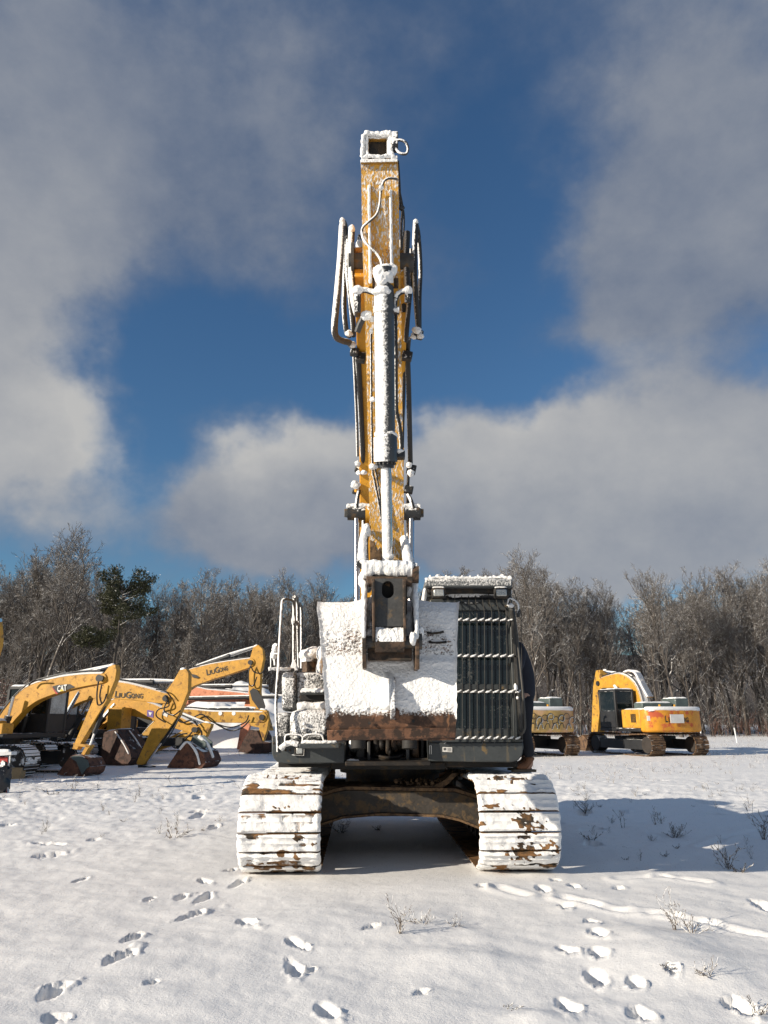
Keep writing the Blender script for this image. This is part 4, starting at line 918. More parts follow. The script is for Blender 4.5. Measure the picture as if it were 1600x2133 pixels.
mb = MB(); mb.tube([CYP(799, 560), CYP(800, 590), CYP(800.5, 618)], [.10, .085, .095], 16, jit=.1); obj('cylinder_eye', mb, M['grey_cyl'], EX)
mb = MB(); mb.cyl(CYP(768, 590, -.03), CYP(830, 590, -.03), .05, n=16); obj('cylinder_pin', mb, M['rust'], EX)
mb = MB(); mb.ball(CYP(799, 572, .05), (.095, .06, .12), n=18, m=12, jit=.3, seed=7); mb.ball(CYP(815, 562, .02), (.055, .05, .07), n=14, m=8, jit=.3, seed=9); mb.ball(CYP(790, 566, .02), (.07, .06, .06), n=14, m=8, jit=.3, seed=12); mb.ball(CYP(796, 606, .06), (.10, .06, .05), n=14, m=8, jit=.3, seed=13); obj('snow_load', mb, M['snow'], EX)
def fitting(path, r, rs, seed):
    rs = rs * .62
    mb = MB(); mb.tube([CYP(*p) for p in path], r, 10, smooth=4); obj('hose_fitting', mb, M['black'], EX)
    snow_bar('snow_load', [CYP(p[0], p[1] - 2, .03) for p in path], rs, seed=seed, jit=.5)
fitting([(746, 606), (760, 604), (775, 608), (795, 611)], .028, .036, 61)
fitting([(824, 622), (830, 612), (842, 606), (853, 606)], .026, .030, 62)
fitting([(800, 645), (815, 647), (832, 648)], .034, .044, 63)
mb = MB(); mb.tube([CYP(745, 603), CYP(745, 650)], .034, 10); mb.tube([CYP(850, 603), CYP(849, 630)], .030, 10); mb.tube([CYP(826, 615), CYP(823, 645)], .018, 10); obj('hose_end', mb, M['black_snow'], EX)
mb = MB(); mb.ball(CYP(746, 604, .03), (.055, .05, .04), n=12, m=8, jit=.3, seed=3); mb.ball(CYP(850, 604, .03), (.045, .05, .032), n=12, m=8, jit=.3, seed=4); mb.ball(CYP(763, 658, -.05), (.06, .06, .045), n=12, m=8, jit=.3, seed=5); mb.ball(CYP(775, 664, -.08), (.03, .04, .03), n=10, m=8, jit=.3, seed=6); mb.ball(CYP(773, 690, -.12), (.025, .03, .022), n=10, m=8, jit=.3); mb.ball(CYP(776, 832, -.15), (.03, .03, .026), n=10, m=8, jit=.3); mb.ball(CYP(777, 972, -.2), (.045, .04, .03), n=10, m=8, jit=.3)
mb.ball(CYP(804, 906, .02), (.115, .07, .05), n=16, m=8, jit=.25, seed=8); obj('snow_load', mb, M['snow'], EX)
mb = MB(); mb.tube([CYP(757, 662, -.06), CYP(750, 675, -.08), CYP(744, 692, -.1)], .032, 10); obj('hose_end', mb, M['black'], EX)
mb = MB(); mb.box(CYP(833, 948, -.06), (.10, .10, .075)); obj('line_clamp', mb, M['black'], EX, bevel=.01); mb = MB(); mb.ball(CYP(832, 941, -.04), (.06, .05, .022), n=12, m=6, jit=.2); obj('snow_load', mb, M['snow'], EX)
hose('steel_line', [PS(773, 690, .03), PS(774, 830, .03), PS(776, 970, .03), PS(780, 1000, .04), PS(790, 1050, .05), PS(796, 1090, .06)], .011, 'hose')
hose('steel_line', [PS(781, 975, .03), PS(788, 1010, .04), PS(795, 1060, .05)], .009, 'hose')
hose('hydraulic_hose', [PS(824, 655, .05), PS(825, 760, .05), PS(826, 850, .05), PS(832, 884, .04), PS(835, 910, .03), PS(836, 940, .03)], .019, 'hose')
mb = MB(); mb.box(PS(822, 742, .04), (.05, .05, .05)); obj('line_clamp', mb, M['black'], EX)

# boom lift cylinders
for (xt, xb, Xc, sgn) in ((743, 745, -1, -1), (857, 855, 1, 1)):
    a = P(xt, 1070, 8.85); b = Vector((P(xb, 1330, 8.62).x, 8.62, P(xb, 1330, 8.62).z)); c_ = b + (b - a).normalized() * 1.25
    mb = MB(); mb.tube([a, b], rpx(6.5, a), 16); obj('lift_rod', mb, M['chrome'], EX)
    mb = MB(); mb.tube([b, c_], .085, 20); obj('lift_cylinder', mb, M['dark'], EX)
    mb = MB(); mb.cyl(a + Vector((-.115, 0, 0)), a + Vector((.115, 0, 0)), .085, n=24); e = obj('rod_eye', mb, M['black'], EX)
    mb = MB(); s_ = -1 if sgn < 0 else 1; mb.cyl(a + Vector((s_ * .10, 0, 0)), a + Vector((s_ * .13, 0, 0)), .055, n=6); mb.box(a + Vector((s_ * .13, -.03, .0)), (.05, .05, .10)); obj('pin_cap', mb, M['link'], e, bevel=.005)
    mb = MB(); mb.cyl(a + Vector((-s_ * .115, 0, 0)), a + Vector((-s_ * .25, 0, 0)), .10, n=24); obj('pin_boss', mb, M['yellow'], EX)
    snow_bar('snow_load', [a + Vector((-.13, -.02, .085)), a + Vector((0, -.03, .10)), a + Vector((.12 if s_ > 0 else .2, -.02, .09))], .036, seed=70 + s_, jit=.4)
# pipes and hose loops along the boom
hose('steel_pipe', [P(737, 735, 7.6), P(740, 800, 7.9), P(743, 870, 8.3), P(745, 950, 8.7)], .018, 'hose_white')
hose('steel_pipe', [P(746, 745, 7.6), P(749, 800, 7.9), P(753, 880, 8.3), P(757, 975, 8.8)], .034, 'hose')
hose('steel_pipe', [P(851, 705, 7.4), P(849, 735, 7.6), P(851, 800, 7.9), P(853, 880, 8.3), P(855, 965, 8.8)], .032, 'hose')
hose('steel_pipe', [P(843, 750, 7.7), P(841, 820, 8.0), P(839, 900, 8.4), P(838, 960, 8.8)], .02, 'hose')
hose('hydraulic_hose', [P(713, 470, 6.7), P(709, 540, 6.6), P(702, 620, 6.6), P(697, 680, 6.7), P(701, 702, 6.9), P(714, 710, 7.1), P(726, 713, 7.3), P(735, 722, 7.5)], .036, 'hose_white')
hose('hydraulic_hose', [P(713, 466, 6.7), P(716, 462, 6.9), P(720, 480, 7.1), P(719, 560, 7.1), P(717, 640, 7.1), P(722, 690, 7.2), P(728, 700, 7.3)], .028, 'hose')
hose('hydraulic_hose', [P(733, 478, 6.6), P(731, 520, 6.6), P(732, 570, 6.6), P(736, 620, 6.6), P(742, 648, 6.65), P(745, 655, 6.7)], .036, 'hose_white')
hose('hydraulic_hose', [P(726, 500, 6.9), P(724, 560, 6.9), P(730, 620, 6.95), P(736, 680, 7.1), P(736, 700, 7.2)], .028, 'hose')
hose('hydraulic_hose', [P(866, 464, 6.8), P(864, 520, 6.8), P(864, 580, 6.8), P(868, 640, 6.9), P(872, 684, 7.0)], .030, 'hose')
hose('hydraulic_hose', [P(866, 462, 6.8), P(872, 490, 7.0), P(876, 560, 7.1), P(874, 620, 7.1), P(874, 690, 7.2)], .024, 'hose')
hose('hydraulic_hose', [P(848, 484, 6.6), P(846, 540, 6.6), P(848, 590, 6.6), P(850, 612, 6.6)], .036, 'hose')
hose('hydraulic_hose', [P(856, 520, 6.9), P(857, 570, 6.9), P(853, 620, 6.9), P(848, 680, 7.0), P(846, 710, 7.2)], .026, 'hose')
hose('hydraulic_hose', [P(838, 500, 6.75), P(839, 580, 6.8), P(842, 650, 7.0)], .03, 'hose')
mb = MB(); mb.ball(P(713, 464, 6.68), (.035, .04, .06), n=10, m=8); mb.ball(P(733, 477, 6.58), (.035, .04, .05), n=10, m=8, jit=.2); mb.ball(P(866, 462, 6.78), (.030, .03, .03), n=10, m=8); mb.ball(P(750, 512, 6.85), (.05, .06, .07), n=12, m=8, jit=.2); obj('snow_load', mb, M['snow'], EX)
mb = MB()
for (x, y, Y, r) in ((735, 718, 7.4, .05), (727, 695, 7.2, .05), (868, 688, 7.0, .055), (876, 700, 7.1, .045), (862, 700, 7.15, .05), (745, 966, 8.75, .05), (748, 985, 8.8, .045), (740, 1010, 8.85, .075), (856, 985, 8.8, .06), (852, 968, 8.8, .05), (758, 984, 8.7, .045)):
    mb.ball(P(x, y, Y - .06), (r * .85, r * .7, r * .7), n=12, m=8, jit=.35, seed=x)
obj('snow_load', mb, M['snow'], EX)
mb = MB()
for (x, y, Y, dx, dz) in ((739, 734, 7.5, .10, .09), (752, 745, 7.55, .11, .12), (848, 742, 7.55, .12, .11), (870, 697, 7.1, .12, .09), (748, 975, 8.85, .10, .12), (857, 978, 8.85, .12, .12), (743, 1020, 8.95, .10, .12), (851, 1020, 8.9, .12, .10), (855, 1130, 8.9, .08, .14), (752, 500, 6.95, .08, .1), (729, 497, 6.9, .09, .04), (868, 497, 6.95, .09, .05)):
    mb.box(P(x, y, Y), (dx, .08, dz), Matrix.Rotation(R(12), 3, 'Y'))
obj('pipe_clamp', mb, M['black'], EX, bevel=.012)
hose('hydraulic_hose', [P(748, 1022, 8.85), P(744, 1042, 8.8), P(743, 1058, 8.8)], .024); hose('hydraulic_hose', [P(850, 1030, 8.85), P(857, 1044, 8.8), P(861, 1060, 8.8)], .024)
hose('steel_pipe', [P(852, 985, 8.9), P(850, 1010, 8.95), P(849, 1100, 9.0), P(851, 1150, 8.95)], .02); hose('steel_pipe', [P(757, 1085, 8.8), P(756, 1150, 8.7), P(757, 1210, 8.65)], .02)
mb = MB(); mb.tube([P(740, 1022, 8.85), P(750, 1022, 8.9)], .02, 8); obj('lamp_stub', mb, M['yellow'], EX)

# ------------------------------------------------------------------ rocker arms, link, ears, bucket
for pp, s_ in ((((764, 1098, 7.10), (757, 1130, 6.95), (756, 1175, 6.62)), 1), (((842, 1122, 7.05), (847, 1145, 6.9), (853, 1180, 6.62)), 2)):
    pts = [P(*q) for q in pp]; mb = MB(); mb.tube(pts, [.045, .05, .06], 8, smooth=4); obj('rocker_arm', mb, M['black_snow'], EX)
    snow_bar('snow_load', [q + Vector((0, -.03, .012)) for q in pts], [.042, .038, .045] if s_ == 1 else [.022, .034, .04], seed=80 + s_, jit=.35)
mb = MB(); mb.ball(P(763, 1108, 7.02), (.045, .05, .075), n=12, m=8, jit=.25); obj('snow_load', mb, M['snow'], EX)
mb = MB(); mb.cyl(P(757, 1192, 6.58), P(872, 1194, 6.58), .070, n=24); mb.cyl(P(859, 1196, 6.56), P(872, 1196, 6.56), .085, n=8); obj('link_pin', mb, M['rust'], EX)
mb = MB()
n = 70; A, B = np.meshgrid(np.linspace(0, 1, n), np.linspace(0, 2 * math.pi, 26), indexing='ij')
p0, p1 = P(754, 1183, 6.55), P(862, 1184, 6.55); rr = (.088 + .05 * (fbm(A * 12, np.cos(B) * 1.2 + 2, np.sin(B) * 1.2, 4) - .5)) * np.clip(np.minimum(A, 1 - A) / .05 + .35, 0, 1) ** .5
zz = np.sin(B); mb.grid(np.stack([p0.x + (p1.x - p0.x) * A, p0.y + np.cos(B) * rr * .9, p0.z + (p1.z - p0.z) * A + np.where(zz > 0, zz * rr * .85, zz * rr * 1.05)], -1)); obj('snow_load', mb, M['snow'], EX)
mb = MB(); mb.ball(P(867, 1183, 6.55), (.035, .05, .04), n=12, m=8, jit=.2); obj('snow_load', mb, M['snow'], EX)
def plate(nm, pts, ext, m, par=EX, bev=.006): mb = MB(); mb.prism(pts, ext); return obj(nm, mb, m, par, bevel=bev)
# power link: dished plate with a slotted hole
hole = [(808 + 12.5 * math.cos(a), (1223 if math.sin(a) < 0 else 1233) + 13 * math.sin(a)) for a in [2 * math.pi * k / 24 for k in range(24)]]
out = []
for k in range(24):
    a = 2 * math.pi * k / 24; cx_, cy_ = math.cos(a), math.sin(a); s_ = max(abs(cx_) / 33.5, abs(cy_) / 50); x, y = 810.5 + cx_ / s_, (1255 if True else 0) + cy_ / s_; out.append((x - (y - 1205) * .01, y))
YL = lambda y: 6.40 + (1205 - y) * .0003
mb = MB(); V = [P(x, y, YL(y)) for x, y in hole] + [P(x, y, YL(y)) for x, y in out]; V += [v + Vector((0, .06, 0)) for v in V]
mb.add(V, [(k, (k + 1) % 24, 24 + (k + 1) % 24, 24 + k) for k in range(24)] + [(48 + k, 72 + k, 72 + (k + 1) % 24, 48 + (k + 1) % 24) for k in range(24)] + [(k, 48 + k, 48 + (k + 1) % 24, (k + 1) % 24) for k in range(24)])
lk = obj('power_link', mb, M['link'], EX, smooth=30)
for (x0, x1) in ((774, 781), (839, 846)):
    plate('link_flange', [P(x0, 1205, 6.33), P(x1, 1205, 6.33), P(x1, 1335, 6.30), P(x0 + 2, 1335, 6.30)], (0, .20, 0), M['rust'])
mb = MB(); mb.ball(P(808, 1219, 6.55), (.045, .03, .04), n=10, m=8, jit=.5, seed=4); obj('grease_nut', mb, M['mud'], EX)
plate('link_web', [P(774, 1196, 6.5), P(848, 1196, 6.5), P(848, 1320, 6.62), P(774, 1320, 6.62)], (0, .03, 0), M['dark'])
plate('link_head', [P(762, 1200, 6.42), P(862, 1202, 6.42), P(858, 1216, 6.42), P(845, 1216, 6.42), P(843, 1209, 6.42), P(776, 1208, 6.42), P(774, 1216, 6.42), P(766, 1214, 6.42)], (0, .2, 0), M['rust'])
mb = MB(); mb.cyl(P(781, 1334, 6.42), P(842, 1334, 6.42), .105, n=28); obj('link_tube', mb, M['rust'], EX)
mb = MB(); A, B = np.meshgrid(np.linspace(0, 1, 40), np.linspace(-.2, 1.9, 18), indexing='ij'); p0, p1 = P(783, 1334, 6.42), P(840, 1334, 6.42); r_ = .108 + .03 * (fbm(A * 8, B * 3, 2., 3) - .3) * np.clip(B + .2, 0, 1)
mb.grid(np.stack([p0.x + (p1.x - p0.x) * A, p0.y - np.cos(B) * r_, p0.z + np.sin(B) * r_], -1)); obj('snow_load', mb, M['snow'], EX)
plate('ear_web', [P(766, 1350, 6.46), P(858, 1350, 6.46), P(858, 1376, 6.44), P(766, 1376, 6.44)], (0, .10, 0), M['rust'])

# bucket shell
prof = [(1256, 6.93), (1264, 6.86), (1276, 6.80), (1300, 6.755), (1335, 6.73), (1365, 6.715), (1378, 6.705), (1400, 6.655), (1430, 6.60), (1460, 6.575), (1490, 6.575), (1515, 6.60), (1542, 6.64)]
def lerp_tab(T, x):
    for (a, b), (c, d) in zip(T, T[1:]):
        if x <= c: return b + (d - b) * max(0, (x - a)) / (c - a)
    return T[-1][1]
LEFT = [(1256, 662), (1272, 661), (1320, 666), (1375, 671.5), (1440, 675), (1490, 679), (1542, 682)]
RIGHT = [(1256, 957), (1275, 955), (1320, 953), (1375, 951.5), (1440, 951), (1490, 950.5), (1536, 949.5)]
nu, nv = 330, 330
ys = np.linspace(1256, 1542, nv); us = np.linspace(0, 1, nu)
Lp = [P(lerp_tab(LEFT, y), y, lerp_tab(prof, y)) for y in ys]; Rp = [P(lerp_tab(RIGHT, y), y, lerp_tab(prof, y)) for y in ys]
Lp = np.array([tuple(p) for p in Lp]); Rp = np.array([tuple(p) for p in Rp])
for k in range(3):
    for arr in (Lp, Rp):
        arr[3:-3, 1] = (arr[2:-4, 1] + arr[3:-3, 1] + arr[4:-2, 1]) / 3
Bk = Lp[None] * (1 - us[:, None, None]) + Rp[None] * us[:, None, None]
PY = np.broadcast_to(ys[None], (nu, nv)); UU = np.broadcast_to(us[:, None], (nu, nv)); PX = 662 + UU * 290
# top edge sag either side of the ears
Bk[..., 2] += .05 * np.exp(-((PX - 770) / 26) ** 2) * np.clip((1290 - PY) / 34, 0, 1) + .03 * np.exp(-((PX - 862) / 22) ** 2) * np.clip((1290 - PY) / 34, 0, 1)
x, y, z = Bk[..., 0], Bk[..., 1], Bk[..., 2]
cov = np.interp(PY, [1256, 1290, 1305, 1340, 1364, 1376, 1458, 1480, 1492, 1504, 1542], [1.0, .95, .55, .42, .36, .95, .9, .42, .02, -.9, -1.6])
cov = cov + .25 * (fbm(x * 7, z * 7, 3., 3) - .5) * (PY < 1480)
cov = cov - .20 * np.exp(-((PY - 1332) / 26) ** 2) * np.clip((fbm(x * 20, z * 62, 5., 4) - .47) * 7, 0, 1)
thick = np.clip(cov, 0, 1)
gran = fbm(x * 26, z * 34, y * 26, 4); gran2 = fbm(x * 60 + 4, z * 90, 7., 3); drift = fbm(x * 4, z * 5, 1., 3)
lump = .014 * thick + .013 * thick * (gran - .35) + .005 * (gran2 - .5) * thick + .022 * (drift - .5) * thick
rough = np.exp(-((PY - 1335) / 34) ** 2) + np.exp(-((PY - 1476) / 14) ** 2)
lump = lump + rough * .030 * np.clip(gran - .42, 0, 1) * (thick > .02)
rim = np.exp(-((UU) / .018) ** 2) + np.exp(-((1 - UU) / .012) ** 2); lump = lump + .02 * rim * (PY < 1500)
# crease and soft slump over the ledge
lump = lump + .018 * np.exp(-((PY - 1381) / 8) ** 2)
N_ = np.zeros_like(Bk); N_[..., 1] = -1.0; N_[..., 2] = .25
Bs = Bk + N_ * lump[..., None]
Bs[..., 0] += .01 * (vnoise(z * 20, UU * 3, 2.) - .5) * rim
back_ = Bk.copy(); back_[..., 1] += .035
n0 = nu * nv; V = np.concatenate([Bs.reshape(-1, 3), back_.reshape(-1, 3)]); F = [gridfaces(nu, nv), gridfaces(nu, nv, n0)[:, ::-1]]
rimi = [i * nv for i in range(nu)] + [(nu - 1) * nv + j for j in range(1, nv)] + [i * nv + nv - 1 for i in range(nu - 2, -1, -1)] + [j for j in range(nv - 2, 0, -1)]
F.append(np.array([[rimi[k], rimi[(k + 1) % len(rimi)], rimi[(k + 1) % len(rimi)] + n0, rimi[k] + n0] for k in range(len(rimi))]))
at = np.concatenate([(cov * 1.5 - .52 + 1.2 * rim * (PY < 1505)).ravel(), np.full(n0, -3.0)])
bucket = npobj('bucket', V, np.concatenate(F), M['bucket'], {'snow': at}, parent=EX); bucket['label'] = 'curled bucket, back plastered with snow above a bare rusty edge'
# side cheeks and inner floor behind
for arr, sx in ((Lp, 1), (Rp, -1)):
    pts = [Vector(arr[k]) + Vector((sx * .004, .02, 0)) for k in range(0, nv, 15)] + [Vector(arr[-1]) + Vector((sx * .004, .03, 0))]
    tail = [Vector((arr[-1][0], 7.02, 1.62)), Vector((arr[nv // 2][0], 7.42, 2.05)), Vector((arr[0][0], 7.36, 2.42)), Vector((arr[0][0], 7.15, 2.66))]
    mb = MB(); mb.prism(pts + tail, (sx * .03, 0, 0)); obj('side_cheek', mb, M['edge'], bucket, bevel=.004)
e0, e1, f0, f1 = P(681, 1521, 6.585), P(950.5, 1515, 6.585), P(682.5, 1543, 6.62), P(949, 1537, 6.62)
plate('cutting_edge', [e0, e1, f1, f0], (0, .05, 0), M['edge'], bucket, .006)
mb = MB()
for x_, y_ in ((770, 1506), (861, 1502)): q = P(x_, y_, 6.568); mb.cyl(q, q + Vector((0, -.012, 0)), .014, n=14)
obj('bolt_hole_shade', mb, M['dark'], bucket)  # dark discs on the surface imitate the shade inside the holes
mb = MB()
for (xa, ya, xb, yb) in ((889, 1318, 924, 1316), (893, 1338, 930, 1337)):
    mb.tube([P(xa, ya, 6.71), P((xa + xb) / 2, ya + 1, 6.70), P(xb, yb, 6.71)], .010, 6, smooth=4, jit=.5, seed=3)
obj('weld_bar', mb, M['dark'], bucket)
# centre rib with its drift of snow
mb = MB(); mb.prism([P(813, 1408, 6.62), P(813, 1500, 6.565), P(813, 1478, 6.40), P(813, 1430, 6.48)], (.045, 0, 0)); obj('lift_lug', mb, M['bucket'], bucket, bevel=.01)
mb = MB(); n = 40; A, B = np.meshgrid(np.linspace(0, 1, n), np.linspace(-1, 1, 24), indexing='ij')
pa, pb = P(812, 1398, 6.60), P(814, 1480, 6.47)
ridge_ = np.exp(-(B / .30) ** 2) * np.clip(A * 3, 0, 1) * (.16 - .0 * A) * np.clip((1 - A) * 9, 0, 1); ridge_[:, 14:] *= 1.0
mb.grid(np.stack([pa.x + (pb.x - pa.x) * A + B * .15 - .015, 6.655 - A * .07 - ridge_ * 1.15 - .012 * (fbm(A * 9, B * 6, 2., 3) - .5) + .03 * np.abs(B) ** 3, pa.z + (pb.z - pa.z) * A], -1)); obj('snow_load', mb, M['snow'], bucket)
mb = MB(); mb.ball(P(822, 1486, 6.57), (.045, .03, .05), n=12, m=8, jit=.25, seed=2); obj('wear_boss', mb, M['edge'], bucket)

# ears
for (xo, sgn, y1_, yb_) in ((757, 1, 1330, 1391), (858, 1, 1332, 1394)):
    base = [(1198, 6.78), (1206, 6.66), (1240, 6.52), (1290, 6.40), (y1_, 6.33), (1352, 6.34), (yb_, 6.42)]
    pts = [P(xo + (y_ - 1200) * .03, y_, Y_) for y_, Y_ in base]
    x_ = pts[0].x; pts = [Vector((x_ + (i * .0015), p.y, p.z)) for i, p in enumerate(pts)]
    bk = [Vector((x_, 6.75, pts[-1].z + .0)), Vector((x_, 6.95, 2.35)), Vector((x_, 6.95, pts[0].z - .1))]
    plate('bucket_ear', pts + bk, (.036, 0, 0), M['rust'], bucket)
    sn = [p + Vector((.014, -.004, .0)) for p in pts[:5]]
    snow_bar('snow_load', sn, [.05, .042, .030, .026, .018], par=bucket, seed=90 + xo, jit=.4)
mb = MB(); mb.ball(P(758, 1208, 6.66), (.055, .07, .085), n=14, m=10, jit=.25, seed=11); mb.ball(P(766, 1222, 6.66), (.045, .06, .06), n=14, m=10, jit=.25, seed=12); mb.ball(P(852, 1234, 6.60), (.045, .06, .07), n=14, m=10, jit=.25, seed=13); mb.ball(P(768, 1325, 6.52), (.05, .08, .07), n=14, m=10, jit=.2, seed=14); mb.ball(P(772, 1306, 6.60), (.035, .08, .05), n=14, m=10, jit=.2, seed=15)
mb.ball(P(852, 1312, 6.62), (.05, .07, .17), n=14, m=10, jit=.15, seed=16); mb.ball(P(860, 1330, 6.34), (.035, .05, .06), n=12, m=8, jit=.2, seed=17); obj('snow_load', mb, M['snow'], bucket)
mb = MB(); mb.cyl(P(757, 1338, 6.44), P(879, 1338, 6.44), .055, n=20); mb.cyl(P(870, 1336, 6.44), P(879, 1336, 6.44), .075, n=10); obj('bucket_pin', mb, M['link'], bucket)
mb = MB(); mb.ball(P(874, 1316, 6.46), (.04, .06, .05), n=12, m=8, jit=.25, seed=5); obj('snow_load', mb, M['snow'], bucket)
# stick foot behind the link
mb = MB(); a = P(771, 1195, 7.2); mb.prism([Vector((-.10, 7.15, 3.1)), Vector((-.10, 7.0, 2.55)), Vector((-.10, 7.1, 2.38)), Vector((-.10, 7.35, 2.45)), Vector((-.10, 7.5, 3.1))], (.28, 0, 0)); obj('stick_foot', mb, M['dark'], EX, bevel=.02)

# ------------------------------------------------------------------ the parked machines
M['py'] = mat('parked_yellow', (.54, .275, .028), .45, vary=.2, snow=-1.1, wdir=(-.1, -.1, .98), namp=.7, nscale=3, dirt=(.28, .15, .05), damt=.22, dscale=7, scratch=(.50, .25, .03))
M['py2'] = mat('parked_yellow_dull', (.50, .27, .035), .55, vary=.2, snow=-1.0, wdir=(-.1, -.1, .98), namp=.7, nscale=3, dirt=(.16, .08, .03), damt=.3, dscale=4)
M['pink'] = mat('faded_orange', (.62, .24, .13), .6, vary=.15, snow=-.95, wdir=(-.1, -.1, .98), namp=.8, nscale=3, dirt=(.36, .12, .06), damt=.25, dscale=3)
M['pblack'] = mat('parked_black', (.018, .019, .021), .5, vary=.3, snow=-1.0, wdir=(-.1, -.1, .98), namp=.8, nscale=4)
M['pgreen'] = mat('grey_green_paint', (.075, .10, .095), .5, vary=.2, snow=-.85, wdir=(-.1, -.1, .98), namp=.5, nscale=4)
M['prust'] = mat('rusty_bucket', (.125, .050, .026), .7, vary=.45, dirt=(.06, .028, .02), damt=.4, dscale=6, snow=-.85, wdir=(-.1, -.1, .98), namp=.8, nscale=4)
M['pdrust'] = mat('dark_rusty_bucket', (.060, .028, .018), .7, vary=.4, dirt=(.03, .018, .014), damt=.4, dscale=6, snow=-.9, wdir=(-.1, -.1, .98), namp=.8, nscale=4)
M['ptrack'] = mat('parked_track', (.030, .024, .020), .7, vary=.4, snow=-.40, wdir=(.40, -.25, .88), namp=.8, nscale=5)
M['ptrack_br'] = mat('parked_track_brown', (.13, .075, .038), .75, vary=.4, dirt=(.05, .03, .02), damt=.4, dscale=5, snow=-1.05, wdir=(-.1, -.1, .98), namp=.8, nscale=5)
M['letter'] = mat('dark_lettering', (.035, .030, .022), .5, vary=.1)
M['wletter'] = mat('white_lettering', (.75, .75, .72), .5, vary=.05)
M['redp'] = mat('red_paint', (.38, .025, .02), .5, vary=.25)
M['whitep'] = mat('white_paint', (.66, .67, .68), .5, vary=.1)
M['pglass'] = mat('misted_glass', (.42, .46, .46), .25, vary=.3)

def text_mb(s, size, origin, ux, uy, nrm, sx=1.0, depth=.006, bold=0.0):
    cu_ = bpy.data.curves.new('t', 'FONT'); cu_.body = s; cu_.size = 1.0; cu_.extrude = 0.0; cu_.offset = bold; cu_.resolution_u = 2
    o = bpy.data.objects.new('t', cu_); COL.objects.link(o); bpy.context.view_layer.update()
    me = bpy.data.meshes.new_from_object(o.evaluated_get(bpy.context.evaluated_depsgraph_get())); bpy.data.objects.remove(o); 
    mb = MB(); mb.mk.append((0, 0)); wd = max((v.co.x for v in me.vertices), default=1)
    for v in me.vertices: mb.v.append(origin + ux * (v.co.x * size * sx) + uy * (v.co.y * size) + nrm * depth)
    for p in me.polygons: mb.f.append(tuple(p.vertices))
    bpy.data.meshes.remove(me); return mb, wd * size * sx

